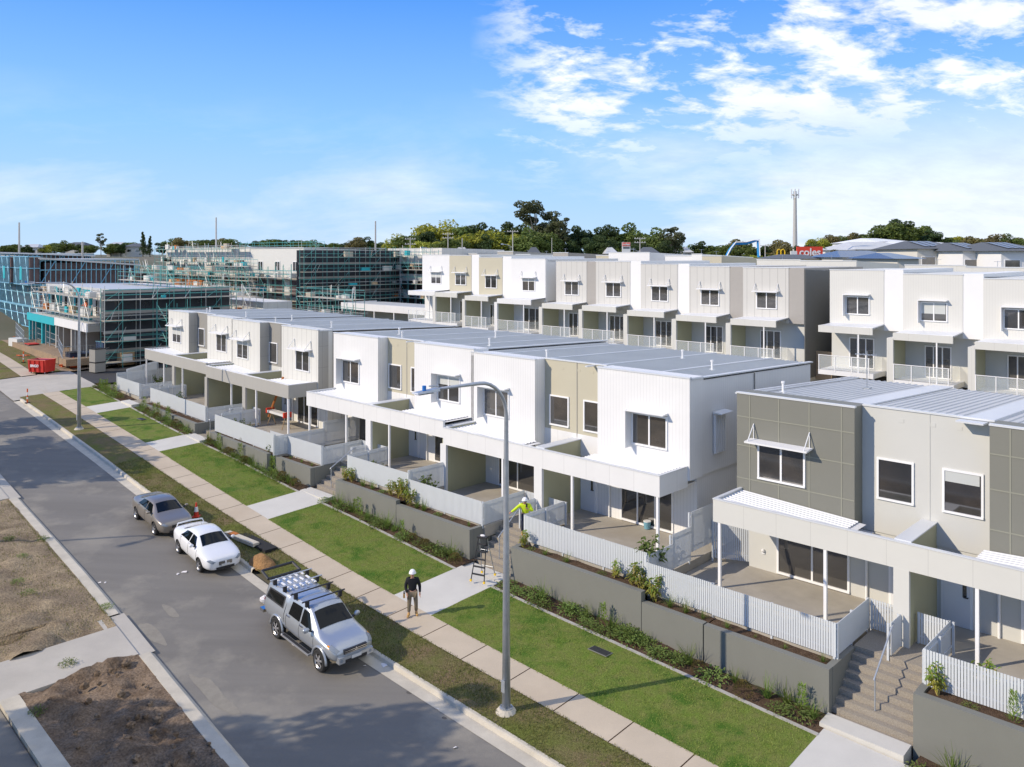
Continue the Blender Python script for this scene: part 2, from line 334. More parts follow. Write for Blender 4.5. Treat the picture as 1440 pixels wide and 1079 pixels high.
def sst(a, b, x): t = min(1, max(0, (x-a)/(b-a))); return t*t*(3-2*t)
def hill(X, Y):
    u, v = B3.loc(X, Y); z = gz(u, v)-.22
    if v > 4: z = z+(max(z, 2.2)-z)*min(1, (v-4)/10)
    r = math.hypot(X, Y)
    return z+6.2*sst(105, 200, r)+3.6*sst(230, 420, r)+2*sst(500, 1200, r)
# ---------------------------------------------------------------- ground
def strip(name, u0, u1, lo, hi, dz, m, step=1.0, nv=2, skirt=0, rough=0, seed=0):
    """sheet draped over the terrain between the offsets lo(u) and hi(u)"""
    mb = MB(); n = max(1, int(abs(u1-u0)/step)); P = []
    for i in range(n+1):
        u = u0+(u1-u0)*i/n; a = lo(u) if callable(lo) else lo+D(u); b = hi(u) if callable(hi) else hi+D(u); row = []
        for j in range(nv+1):
            v = a+(b-a)*j/nv; p = Vector(G(u, v, dz))
            if rough: p.z += rough*(mnoise.fractal(Vector((p.x*.9, p.y*.9, seed)), 1, 2, 5))*min(1, 4*min(j, nv-j)/nv+.15)
            row.append(p)
        P.append(row)
    vs = [p for r in P for p in r]; k = nv+1
    fs = [(i*k+j, i*k+j+1, (i+1)*k+j+1, (i+1)*k+j) for i in range(n) for j in range(nv)]
    mb.add(vs, fs, m)
    if skirt:
        for row_idx in (0, nv):
            e = [P[i][row_idx] for i in range(n+1)]
            mb.add(e+[p-Vector((0, 0, skirt)) for p in e], [(i, i+1, n+2+i, n+1+i) for i in range(n)], m)
        for r in (P[0], P[-1]):
            mb.add(list(r)+[p-Vector((0, 0, skirt)) for p in r], [(j, j+1, k+j+1, k+j) for j in range(nv)], m)
    o = mb.build(name, smooth=rough > 0); return tag(o, kind='structure')
def build_ground():
    mb = MB(); us = [-400, -200, -100, -60, -40]+[i*2.0 for i in range(-15, 76)]+[165, 180, 200, 220, 250, 280, 310, 340, 370, 400, 450, 500, 700, 1000, 1600, 2600]
    vs_ = [-900, -300, -100, -50, -30]+[i*1.0 for i in range(-22, 16)]+[20, 30, 45, 60, 80, 100, 120, 140, 160, 180, 200, 230, 260, 290, 320, 350, 400, 450, 500, 700, 1000, 1800, 2600]
    def gg(u, v):
        z = gz(u, v)-.22
        if v > 4: z = z+(max(z, 2.2)-z)*min(1, (v-4)/10)
        return z
    P = [B3.P(u, v, hill(*B3.P(u, v)[:2])) for u in us for v in vs_]; k = len(vs_)
    mb.add(P, [(i*k+j, (i+1)*k+j, (i+1)*k+j+1, i*k+j+1) for i in range(len(us)-1) for j in range(k-1)], 'far_ground')
    tag(mb.build('ground', smooth=True), kind='structure')
    LR = [(-30, -17.2), (0, -16.1), (4.5, -15.8), (8.65, -15.5), (14, -15.27), (20, -15.17), (400, -15.15)]
    lr = lambda u, o=0: smooth_lerp(LR, u)+D(u)+o
    strip('road', -28, 230, lambda u: lr(u), -10.40, -.13, 'asphalt', 1.5, 6)
    strip('kerb', -28, 56.4, -10.46, -10.02, -.118, 'kerb', 1, 1)
    def kerbline(name, u0, u1, w0, w1, m='kerb'):
        mb = MB(); n = int((u1-u0)/1.0)+1; prof = [(w0, -.12), (w0+.04, -.01), (w0+.08, .012), (w1, .014), (w1, -.05)]
        if w1 < w0: prof = [(w0, -.125), (w0-.10, -.03), (w0-.16, .012), (w1, .014), (w1, -.2)]
        P = []
        for i in range(n+1):
            u = u0+(u1-u0)*i/n
            for w, dz in prof:
                v = (w+D(u)) if w1 > w0 else (lr(u)+(w-w0)); P.append(G(u, v, dz))
        k = len(prof); mb.add(P, [(i*k+j, i*k+j+1, (i+1)*k+j+1, (i+1)*k+j) for i in range(n) for j in range(k-1)], m)
        tag(mb.build(name), kind='structure')
    kerbline('kerb', -28, 11.8, -10.02, -9.84); kerbline('kerb', 15.9, 56.4, -10.02, -9.84)
    kerbline('kerb', -28, 12.2, 0, -.52); kerbline('kerb', 15.6, 31.4, 0, -.52); kerbline('kerb', 36.5, 120, 0, -.52)
    strip('path', 12.2, 15.6, lambda u: lr(u, -.9), lambda u: lr(u, .02), -.03, 'apron', .5, 3)
    strip('path', 31.4, 36.5, lambda u: lr(u, -.62), lambda u: lr(u, .02), -.03, 'apron', .5, 3)
    for (a, b) in ((-28, 57.3),): strip('verge', a, b, -9.86, -8.25, .0, 'verge', 1, 3, rough=.05)
    # trench cut in the verge beside the white car is built with its spoil further down
    for i in range(0, 1):
        pass
    mbj = MB(); u = -28.0; k = 0
    while u < 57.0:      # footpath slabs with real joints
        e = min(u+2.02, 57.2); mb = MB()
        P = [G(u+.02, -8.25+D(u), .012), G(u+.02, -7.03+D(u), .012), G(e, -7.03+D(e), .012), G(e, -8.25+D(e), .012)]
        mbj.add(P, [(0, 1, 2, 3)], 'footpath'); u += 2.04
    tag(mbj.build('footpath'), kind='structure')
    strip('footpath_bed', -28, 57.2, -8.26, -7.02, .003, 'mulch', 1, 1)
    BE = [(-28, -3.98), (7.3, -3.85), (10.1, -3.76), (14, -3.55), (18.5, -3.45), (23.2, -3.5), (29.3, -3.2), (37.6, -3.25), (48, -2.7), (58, -2.0), (62, -1.7)]
    be = lambda u: smooth_lerp(BE, u)
    strip('lawn_soil', -28, 57.4, -7.04, lambda u: be(u)+.05, -.05, 'mulch', 1, 3)
    pths = [(-8.0, -5.62), (7.62, 9.88), (20.3, 22.6), (34.5, 36.9), (47.0, 49.6)]
    lawns = [(-28, -8.0), (-5.62, 7.62), (9.88, 20.3), (22.6, 34.5), (36.9, 47.0), (49.6, 57.2)]
    for i, (a, b) in enumerate(lawns):
        strip('lawn', a, b, -7.03, lambda u: be(u)-.1, .008, 'lawn', .7, 6, rough=.02, seed=i)
        strip('garden_edging', a, b, lambda u: be(u)-.11, lambda u: be(u)+.02, .03, 'edging', .7, 1, skirt=.06)
    for i, (a, b) in enumerate(lawns): strip('garden_bed', a, b, lambda u: be(u)+.02, lambda u: -2.3 if u < 29 else -2.3+.047*(u-29), -.01, 'mulch', .5, 5, rough=.10, seed=9+i)
    for (a, b) in pths: strip('path', a, b, -7.03, lambda u: be(u)+.35, .014, 'path_concrete', .8, 3, skirt=.1)
    for fr, u0, u1, v0, v1, z in ((B3, .04, 1.5, -2.0, 13.5, .82), (B2, -.85, -.12, -1.9, 13.5, 1.15), (B1, -3.0, -.12, -2.4, 13.5, 1.72), (B1, 24.9, 27.5, -1.5, 9, 1.98)):
        mb = MB(); q = [fr.P(a, b, z) for a, b in ((u0, v0), (u0, v1), (u1, v1), (u1, v0))]; mb.add(q+[(x, y, z_-.4) for x, y, z_ in q], [(0, 1, 2, 3), (0, 4, 5, 1), (1, 5, 6, 2), (2, 6, 7, 3), (3, 7, 4, 0)], 'patio_concrete'); tag(mb.build('side_path'), kind='structure')
    # far end: junction with the side street
    strip('apron', 56.4, 67, -10.46, -3.9+.0, -.05, 'apron', 1, 6)
    strip('apron', 57.2, 60, -7.9, -4.9, -.02, 'apron', 1, 2)
    strip('side_street', 58.6, 66.3, lambda u: -1.0-.25*(u-58.6), lambda u: 62.0, -.06, 'asphalt_new', 1, 40)
    strip('path', 57.2, 60.5, lambda u: -5.4+.2*(u-57), lambda u: -3.9, .02, 'apron', 1, 2)
    strip('verge', 67, 150, -9.9, -8.0, .0, 'verge', 2, 2); strip('footpath', 66.8, 150, -8.0, -6.8, .012, 'footpath', 2, 1)
    strip('verge', 67.2, 150, -6.8, -4.6, .0, 'verge', 2, 3, rough=.08); kerbline('kerb', 67, 150, -10.02, -9.84)
    strip('building_site_ground', 67.0, 120, -4.6, lambda u: 16, .02, 'site_dirt', 2, 16, rough=.3, seed=3)
    strip('driveway_ground', -14, 58.4, lambda u: 13.2, lambda u: 29, .3, 'asphalt_new', 3, 3)
    # left of the road
    lk = lambda u: lr(u, -.5)
    strip('bare_soil', 14.6, 31.6, lambda u: -25.0 if u > 16.2 else -19.2, lk, .0, 'dry_soil', .3, 26, rough=.30, seed=5)
    strip('bare_soil', -9, 12.35, lambda u: -19.24, lk, .0, 'brown_soil', .22, 22, rough=.36, seed=8)
    strip('bare_soil', 36.4, 60, lambda u: -24.0, lk, .0, 'dry_soil', 1, 10, rough=.1, seed=6)
    strip('path', 12.3, 14.7, lambda u: -26.0, lambda u: lr(u, -.5), .012, 'apron', 1, 8, skirt=.2)
    strip('path', 31.5, 36.5, lambda u: -26.0, lambda u: lr(u, -.5), .012, 'apron', 1, 8, skirt=.2)
    strip('kerb', -12, 12.3, lambda u: -19.75, lambda u: -19.22, .03, 'kerb', 1, 1, skirt=.2)
    strip('side_street', -14, 12.2, lambda u: -30, lambda u: -19.78, -.1, 'asphalt', 1, 4)
    return lr, be
lr, be = build_ground()
# ---------------------------------------------------------------- townhouses (local x = -u, y = v)
class Bd:
    def __init__(s, fr, z0, name, label, cat, group=None, u=0):
        s.fr = fr; s.z0 = z0; s.u = u; s.e = empty(name, fr.P(u, 0, z0), fr.rz, label, cat, group)
    def put(s, mb, name, parent=None, smooth=False):
        return mb.build(name, parent or s.e, (-s.u, 0, s.z0), smooth)
def ubox(mb, u0, u1, v0, v1, z0, z1, m=None): return mb.box(-u0, -u1, v0, v1, z0, z1, m)
def corr(mb, u0, u1, v0, v1, zf, m, pitch=.24, h=.035, axis='v'):
    """ribbed metal sheet; zf(u,v) gives height; ribs run along `axis`"""
    if axis == 'v':
        n = max(1, int(abs(u1-u0)/pitch)); vs = []
        for i in range(n):
            a = u0+(u1-u0)*i/n; d = (u1-u0)/n
            for t, hh in ((0, 0), (.62, 0), (.70, h), (.92, h)):
                u = a+d*t
                for v in (v0, v1): vs.append((-u, v, zf(u, v)+hh))
        for v in (v0, v1): vs.append((-u1, v, zf(u1, v)))
        k = len(vs)//2; mb.add(vs, [(2*i, 2*i+1, 2*i+3, 2*i+2) for i in range(k-1)], m)
    else:
        n = max(1, int(abs(v1-v0)/pitch)); vs = []
        for i in range(n):
            a = v0+(v1-v0)*i/n; d = (v1-v0)/n
            for t, hh in ((0, 0), (.6, 0), (.70, h), (.92, h)):
                v = a+d*t
                for u in (u0, u1): vs.append((-u, v, zf(u, v)+hh))
        for u in (u0, u1): vs.append((-u, v1, zf(u, v1)))
        k = len(vs)//2; mb.add(vs, [(2*i, 2*i+1, 2*i+3, 2*i+2) for i in range(k-1)], m)
    return mb
WR = random.Random(5)
def window(B, u0, u1, z0, z1, v, mull=1, fw=.07, name='window', glass='glass_dark', blind=0, transom=0, parent=None, depth=.05):
    """window in a wall facing the street at v; frame stands proud, pane sits inside it"""
    u0, u1 = min(u0, u1), max(u0, u1); mb = MB(); d = depth
    ubox(mb, u0, u1, v-d, v+.02, z1-fw, z1, 'white_frame'); ubox(mb, u0, u1, v-d-.02, v+.02, z0, z0+fw, 'white_frame')
    ubox(mb, u0, u0+fw, v-d, v+.02, z0+fw, z1-fw, 'white_frame'); ubox(mb, u1-fw, u1, v-d, v+.02, z0+fw, z1-fw, 'white_frame')
    for k in range(mull):
        c = u0+(u1-u0)*(k+1)/(mull+1); ubox(mb, c-.035, c+.035, v-d+.008, v+.02, z0+fw, z1-fw, 'white_frame')
    if transom: ubox(mb, u0+fw, u1-fw, v-d+.012, v+.02, transom-.025, transom+.025, 'white_frame')
    f = B.put(mb, name, parent); p = MB(); p.quad((-u1+fw*.5, v-.018, z0+fw*.5), (-u0-fw*.5, v-.018, z0+fw*.5), (-u0-fw*.5, v-.018, z1-fw*.5), (-u1+fw*.5, v-.018, z1-fw*.5), glass)
    q = B.put(p, 'pane', f)
    if not blind and z1-z0 < 1.6 and WR.random() < .22: blind = WR.uniform(.25, .8)
    if blind:
        b = MB(); ubox(b, u0+.12, u1-fw, v-.024, v-.020, z1-blind, z1-fw, 'blind_grey'); B.put(b, 'blind', f)
    return f
def hood(B, f, u0, u1, z0, z1, v, m='white_paint'):
    """box hood: one deep fin on the far side and a top plate"""
    mb = MB(); ubox(mb, u1+.02, u1+.06, v-.46, v, z0-.12, z1+.08, m); mb.build
    mb2 = MB(); mb2.hexa([(-u1-.06, v-.46, z1+.08), (-u0+.02, v-.40, z1+.08), (-u0+.02, v, z1+.08), (-u1-.06, v, z1+.08), (-u1-.06, v-.46, z1+.12), (-u0+.02, v-.40, z1+.12), (-u0+.02, v, z1+.17), (-u1-.06, v, z1+.17)], m)
    B.put(mb, 'window_fin', f); B.put(mb2, 'hood', f)
def awning(B, f, u0, u1, z, v, m='white_paint', ext=.28, proj=.55):
    mb = MB(); mb.hexa([(-u1-ext, v-proj, z-.03), (-u0+ext, v-proj, z-.03), (-u0+ext, v-.02, z+.02), (-u1-ext, v-.02, z+.02), (-u1-ext, v-proj, z+.03), (-u0+ext, v-proj, z+.03), (-u0+ext, v-.02, z+.07), (-u1-ext, v-.02, z+.07)], m)
    a = B.put(mb, 'awning', f)
    for u in (u0-ext+.12, u1+ext-.12):
        t = MB(); t.tube([(-u, v-proj+.04, z+.03), (-u, v-.02, z+.62)], .022, 6, m); t.tube([(-u, v-.025, z+.62), (-u, v-.025, z+.05)], .018, 6, m); B.put(t, 'bracket', a)
def gable(mb, u0, u1, v0, v1, z0, zt0, zt1, m=None): # solid with sloping top front->back
    return mb.hexa([(-u1, v0, z0), (-u0, v0, z0), (-u0, v1, z0), (-u1, v1, z0), (-u1, v0, zt0), (-u0, v0, zt0), (-u0, v1, zt1), (-u1, v1, zt1)], m)
VR, VF = 2.75, 2.0
def pair(B, u0, L, patio, zr, sty, drop=.36, roof='roof_blue', last=True, first=True, upper=True, vis_right=True, bx=4.6, back=13.3, top_fac=None, ribs=.24, win_style='hood'):
    c = u0+L/2; z0, z1 = patio+2.38, patio+3.2; rs = (drop)/(back-VF); zf = lambda v: zr-.10-rs*(v-VF)
    A = (u0-.1, u0+bx); Cc = (c-2.0, c+2.0) if False else (u0+bx, u0+L-bx+.25); Bx = (u0+L-bx+.25, u0+L+.12)
    # ground floor body and rear body
    mb = MB(); ubox(mb, u0+.02, u0+L, VR, back, patio-.9, z0+.28, None if False else sty['gf']); B.put(mb, 'ground_floor_wall')
    mb = MB(); gable(mb, u0-.06, u0+L+.02, VR+.02, back, z0+.30, zf(VR)-.06, zf(back)-.06, sty['side']); B.put(mb, 'upper_wall')
    mb = MB(); ubox(mb, Cc[0]-.01, Cc[1]+.01, VR-.04, VR+.01, z0+.1, zr, sty['recess']); r = B.put(mb, 'recess_wall')
    for k in (0, 1): # joint between two recess panels
        pass
    s = MB(); ubox(s, c-.02, c+.02, VR-.055, VR-.04, z0+.9, zr-.02, sty.get('rj', sty['recess'])); B.put(s, 'joint_strip', r)
    if sty.get('recess_base'):
        s = MB(); ubox(s, Cc[0], Cc[1], VR-.052, VR-.03, z0+.1, z0+1.08, sty['recess_base']); B.put(s, 'base_panel', r)
    for a, b in (A, Bx):
        mb = MB(); gable(mb, a, b, VF, VR+.3, z0+.26, zr, zr-.02, sty['box']); bo = B.put(mb, 'box_front')
        if sty.get('retmat'):
            q = MB(); ubox(q, a-.008, a, VF+.004, VR-.02, z0+.3, zr-.03, sty['retmat']); B.put(q, 'box_return', bo)
        if sty.get('grid'):
            q = MB(); w = b-a
            for t in sty['grid'][0]: ubox(q, a+t*w-.02, a+t*w+.02, VF-.012, VF+.001, z0+.4, zr-.06, 'joint_strip')
            for z in sty['grid'][1]: ubox(q, a, b, VF-.016, VF+.001, patio+z-.02, patio+z+.02, 'joint_strip')
            B.put(q, 'joint_strips', bo)
    # roof
    mb = MB()
    for a, b, vv in ((u0-.02, A[1], VF+.12), (A[1], Bx[0], VR+.08), (Bx[0], u0+L+.02, VF+.12)): corr(mb, a, b, vv, back+.12, lambda u, v: zf(v), roof, ribs, .035)
    ro = B.put(mb, 'roof')
    for (a, b) in sty.get('bands', [(u0-.14, u0+.10), (u0+4.3, u0+4.5), (u0+8.7, u0+8.9)])+([(u0+L-.1, u0+L+.14)] if last else []):
        q = MB(); gable(q, a, b, VF+.1, back+.14, zf(back)-.05, zf(VF)+.075, zf(back)+.075, 'flashing')
        q = MB(); q.hexa([(-b, VF+.1, zf(VF)+.02), (-a, VF+.1, zf(VF)+.02), (-a, back+.14, zf(back)+.02), (-b, back+.14, zf(back)+.02), (-b, VF+.1, zf(VF)+.075), (-a, VF+.1, zf(VF)+.075), (-a, back+.14, zf(back)+.075), (-b, back+.14, zf(back)+.075)], 'flashing'); B.put(q, 'flashing', ro)
    q = MB()
    for a, b, v in ((A[0]-.02, A[1]+.02, VF), (Cc[0]+.02, Cc[1]-.02, VR-.05), (Bx[0]-.02, Bx[1]+.02, VF)): ubox(q, a, b, v-.03, v+.13, zr-.03, zr+.03, 'flashing')
    B.put(q, 'front_capping', ro)
    for (uu, vv) in sty.get('vents', [(u0+1.6, 4.2), (u0+6.1, 6.0), (u0+10.6, 3.9)]):
        q = MB(); q.cyl((-uu, vv), .05, zf(vv), zf(vv)+.42, 8, 'white_paint'); q.cyl((-uu, vv), .075, zf(vv)+.38, zf(vv)+.46, 8, 'white_paint'); q.box(-uu-.1, -uu+.1, vv-.1, vv+.1, zf(vv), zf(vv)+.05, 'flashing'); B.put(q, 'vent_pipe', ro)
    # fascia beam and canopies
    mb = MB(); ubox(mb, u0, u0+L, 0, .12, z0, z1, sty['fascia'])
    if first: ubox(mb, u0, u0+.1, .12, VF+.02, z0, z1, sty['fascia'])
    if last: ubox(mb, u0+L-.1, u0+L, .12, VF+.02, z0, z1, sty['fascia'])
    fa = B.put(mb, 'fascia'); q = MB(); ubox(q, u0-.01, u0+L+.01, -.015, .135, z1-.01, z1+.03, sty.get('cap', 'flashing'))
    if first: ubox(q, u0-.012, u0+.115, .135, VF, z1-.01, z1+.03, sty.get('cap', 'flashing'))
    if last: ubox(q, u0+L-.115, u0+L+.012, .135, VF, z1-.01, z1+.03, sty.get('cap', 'flashing'))
    if not last: ubox(q, u0+L-.10, u0+L+.02, .135, VF, z1-.42, z1+.03, 'white_paint')
    B.put(q, 'capping', fa)
    for sgn, a, b in ((1, u0+.1, u0+bx+.15), (-1, u0+L-bx-.15, u0+L-.1)):
        zi, zo = z1-.30, z1-.07
        fz = (lambda u, v, a=a, b=b, zi=zi, zo=zo: zo+(zi-zo)*(u-a)/(b-a)) if sgn > 0 else (lambda u, v, a=a, b=b, zi=zi, zo=zo: zi+(zo-zi)*(u-a)/(b-a))
        m2 = MB(); corr(m2, a+.25, b, .3, VF-.02, fz, sty.get('canopy', 'roof_white'), .21, .03, 'u') if sgn < 0 or True else None
        m2.quad((-a, .12, fz(a, 0)-.03), (-a, VF, fz(a, 0)-.03), (-b, VF, fz(b, 0)-.03), (-b, .12, fz(b, 0)-.03), 'white_paint'); B.put(m2, 'canopy_roof')
        m3 = MB(); ubox(m3, a, b, .12, VR, z0+.02, z0+.06, 'white_paint'); B.put(m3, 'canopy_ceiling')
    # dividing wall between the two entries, and party wall
    for uc, w in ((c, .44),)+(((u0+L, .40),) if not last else ()):
        mb = MB(); ubox(mb, uc-w/2, uc+w/2, .13, VR, patio-.05, z1+.02, 'olive_panel' if sty['olive'] == 0 else sty['olive']); dv = B.put(mb, 'party_wall')
        q = MB(); ubox(q, uc-w/2-.012, uc+w/2+.012, -.004, .128, patio-.05, z0, sty['fascia']); B.put(q, 'pier', dv)
        q = MB(); ubox(q, uc-w/2-.03, uc+w/2+.03, .14, VR-.05, z1+.02, z1+.06, 'flashing'); B.put(q, 'capping', dv)
    # posts
    posts = [u0+.12 if first else None, u0+4.45, u0+L-4.15, (u0+L-.25) if last else None]
    for p in posts:
        if p is None: continue
        q = MB(); ubox(q, p-.05, p+.05, .01, .11, patio, z0, 'white_frame'); ubox(q, p-.07, p+.07, -.01, .13, patio, patio+.03, 'steel'); B.put(q, 'post')
    # patio slab
    pt = MB(); sw = 1.24
    ubox(pt, u0-.1, c-sw, -2.05, VR, patio-.5, patio, 'patio_concrete'); ubox(pt, c+sw, u0+L, -2.05, VR, patio-.5, patio, 'patio_concrete'); ubox(pt, c-sw, c+sw, .6, VR, patio-.5, patio, 'patio_concrete'); B.put(pt, 'patio')
    # doors and windows
    for sg, ue in ((1, u0), (-1, u0+L)):
        X = lambda d: ue+sg*d
        f = window(B, X(1.15), X(3.9), patio+.04, z0-.02, VR, 2 if sg > 0 else 1, .08, 'sliding_door')
        i0, i1 = sorted((X(5.32), X(6.12))); e = MB(); ubox(e, i0-.08, i1+.08, VR-.05, VR+.01, patio, patio+2.16, 'white_frame'); dr = B.put(e, 'door')
        e = MB(); ubox(e, i0, i1, VR-.075, VR-.05, patio+.02, patio+2.08, 'door_white'); lf = B.put(e, 'door_leaf', dr)
        e = MB(); ubox(e, i0+.10, i0+.22, VR-.082, VR-.074, patio+1.0, patio+1.95, 'glass_dark'); B.put(e, 'glass_slit', dr)
        e = MB(); e.tube([(-i0-.06, VR-.08, patio+1.02), (-i0-.06, VR-.14, patio+1.02), (-i0-.18, VR-.14, patio+1.02)], .02, 6, 'black_plastic'); B.put(e, 'handle', dr)
        e = MB(); e.tube([(-X(4.5), VR-.06, patio), (-X(4.5), VR-.06, z0)], .045, 8, 'white_frame'); B.put(e, 'downpipe')
        if sg < 0: e = MB(); e.ball((-X(.6), VR-.05, patio+.75), .07, 8, 'white_paint'); ubox(e, X(.6)-.06, X(.6)+.06, VR-.04, VR, patio+.62, patio+.74, 'white_paint'); B.put(e, 'meter_box')
    # upper windows
    b0 = patio+3.65; b1 = patio+5.1
    for i, (a, b) in enumerate(((c-1.62, c-.40), (c+.48, c+1.70))):
        window(B, a, b, b0, b1, VR-.04, 0, .07, blind=(.42 if (sty.get('blind') and i == 0) else 0))
    ws = sty['wins'] if sty.get('wins') else ((u0+.95, u0+2.75), (u0+L-2.65, u0+L-.85))
    for a, b in ws:
        f = window(B, a, b, b0+.05, b1-.02, VF, 1)
        if win_style == 'hood': hood(B, f, a, b, b0+.05, b1-.02, VF)
        else: awning(B, f, a, b, b1+.02, VF)
    if sty.get('small_vents'):
        for t in (-.9, -.1, .9): q = MB(); ubox(q, c+t-.09, c+t+.09, VR-.05, VR-.038, zr-.45, zr-.33, sty['recess']); B.put(q, 'wall_vent')
STY_W = dict(gf='white_board', side='white_board', box='white_board', recess='beige_panel', rj='grey_recess', recess_base='white_panel', fascia='white_panel', olive='olive_panel', small_vents=1)
STY_G = dict(gf='light_grey_wall', side='dark_grey_side', box='olive_dark', recess='light_grey_wall', fascia='cream_panel', olive='olive_panel', small_vents=1, blind=1, grid=([.10, .36, .62, .88], [2.9+.7, 4.85, 5.95]))
STY_C = dict(gf='cream_board', side='grey_side_panel', box='cream_board', recess='grey_recess', recess_base='cream_panel', fascia='warm_grey_fascia', cap='roof_white', olive='olive_panel', retmat='grey_side_panel')
def front_rows():
    # white pair of blocks, two pairs of homes stepping up the street
    B = Bd(B2, 1.25, 'townhouse_block', 'white corrugated townhouse block with beige recessed bays, in the middle of the street front', 'townhouses', 'townhouse blocks facing the street')
    s = dict(STY_W); s['bands'] = [(-.14, .08), (2.0, 2.12), (5.3, 5.42), (8.6, 8.72), (11.6, 11.72)]; s['vents'] = [(1.35, 6.2), (8.9, 3.4), (5.0, 9.5)]
    pair(B, 0, 12.78, 1.25, 8.05, s, last=False, bx=4.62)
    s = dict(s); s['bands'] = [(12.80, 13.0), (15.2, 15.3), (18.3, 18.42), (21.4, 21.52)]; s['vents'] = [(14.2, 4.6), (20.4, 3.4), (23.0, 5.2), (18.2, 9)]
    pair(B, 12.78, 12.62, 1.56, 8.2, s, first=False, bx=4.75, roof='roof_blue')
    # louvred side window
    mb = MB(); mb.box(.1, .13, 3.85, 4.75, 4.65, 6.35, 'white_frame')
    for i in range(6): mb.box(.13, .19, 3.9+i*.15, 3.95+i*.15, 4.68, 6.32, 'white_paint')
    mb.hexa([(.1, 3.8, 6.36), (.5, 3.8, 6.36), (.5, 4.8, 6.36), (.1, 4.8, 6.36), (.1, 3.8, 6.45), (.5, 3.8, 6.40), (.5, 4.8, 6.40), (.1, 4.8, 6.45)], 'white_paint'); B.put(mb, 'louvre_window')
    mb = MB(); mb.box(.08, .12, 7.4, 7.44, 3.9, 7.7, 'grey_recess'); B.put(mb, 'joint_strip')
    # dark olive block on the right
    B = Bd(B3, .9, 'townhouse_block', 'dark olive panelled townhouse block with pale grey bay, at the right edge', 'townhouses', 'townhouse blocks facing the street')
    s = dict(STY_G); s['bands'] = [(.05, .45), (-.2, .04)]
    s['bands'] = [(-13.2+.1, -12.8), (-8.3, -7.5), (-4.3, -3.5), (-.15, .25)]; s['vents'] = [(-.6, 4.4), (-9.8, 6.0)]
    s['wins'] = ((-2.6, -.75), (-12.4, -10.6))
    pair(B, -13.1, 13.1, .9, 7.75, s, drop=.6, roof='roof_pale', bx=4.6, win_style='awning', ribs=.27)
    mb = MB(); mb.cyl((2.1, 9.2), .02, 7.3, 8.9, 6, 'steel'); mb.tube([(1.6, 9.2, 8.75), (2.5, 9.2, 8.75)], .015, 5, 'steel'); [mb.tube([(1.7+.18*i, 8.95, 8.75), (1.7+.18*i, 9.45, 8.75)], .01, 4, 'steel') for i in range(5)]; mb.box(1.95, 2.25, 9.05, 9.35, 7.2, 7.35, 'steel'); B.put(mb, 'roof_aerial')
    # cream and grey block further away
    B = Bd(B1, 1.85, 'townhouse_block', 'cream townhouse block with dark grey recesses, at the far end of the front row', 'townhouses', 'townhouse blocks facing the street')
    s = dict(STY_C); s['bands'] = [(-.14, .08), (4.3, 4.42), (8.6, 8.72)]; s['vents'] = [(2.3, 4.4), (7.9, 3.2), (10, 5.6)]
    pair(B, 0, 12.35, 1.8, 8.3, s, last=False, bx=4.7, win_style='awning')
    s = dict(s); s['bands'] = [(12.4, 12.6), (16.3, 16.42), (20.6, 20.72)]; s['vents'] = [(14.3, 4.0), (20.0, 3.3), (22, 4.4)]
    pair(B, 12.35, 12.4, 2.0, 8.36, s, first=False, bx=4.5, win_style='awning')
front_rows()
# ---------------------------------------------------------------- retaining walls, stairs, fences
def wall(fr, secs, label, vo=-2.87, vi=-2.62, ends=(0, 0)):
    e = empty('retaining_wall', fr.P(secs[0][0], vo, 0), fr.rz, label, 'retaining wall', 'grey rendered retaining walls'); u_ = secs[0][0]
    for i, (a, b, zt) in enumerate(secs):
        mb = MB(); zb = min(gz(*B3.loc(*fr.P(a, vo)[:2])), gz(*B3.loc(*fr.P(b, vo)[:2])))-.35
        mb.box(-(a+.012-u_), -(b-.012-u_), 0, vi-vo, zb, zt, 'retaining'); o = mb.build('wall_panel', e)
        if i < len(secs)-1:
            mb = MB(); mb.box(-(b-.012-u_), -(b+.012-u_), .02, vi-vo, zb, min(zt, secs[i+1][2])-.01, 'dark_gap'); mb.build('wall_joint', e)
    a, b = secs[0][0], secs[-1][1]
    for k, u in enumerate((a, b)):
        if ends[k]:
            s0 = (u, u+.2) if k == 0 else (u-.2, u); zt = secs[0][2] if k == 0 else secs[-1][2]
            mb = MB(); mb.box(-(s0[0]-u_), -(s0[1]-u_), vi-vo+.002, ends[k]-vo, zt-1.6, zt, 'retaining'); mb.build('return_wall', e)
    # soil behind the wall
    for a, b, zt in secs:
        mb = MB(); n = max(2, int((b-a)/.35)); rows = 5; P = []
        for i in range(n+1):
            for j in range(rows):
                u = a+(b-a)*i/n; v = vi+( -2.04-vi)*j/(rows-1); p = Vector(fr.P(u, v)); P.append((p.x, p.y, zt-.07+.05*mnoise.noise(Vector((p.x*3, p.y*3, 2)))))
        mb.add(P, [(i*rows+j, i*rows+j+1, (i+1)*rows+j+1, (i+1)*rows+j) for i in range(n) for j in range(rows-1)], 'mulch'); tag(mb.build('garden_bed', smooth=True), kind='structure')
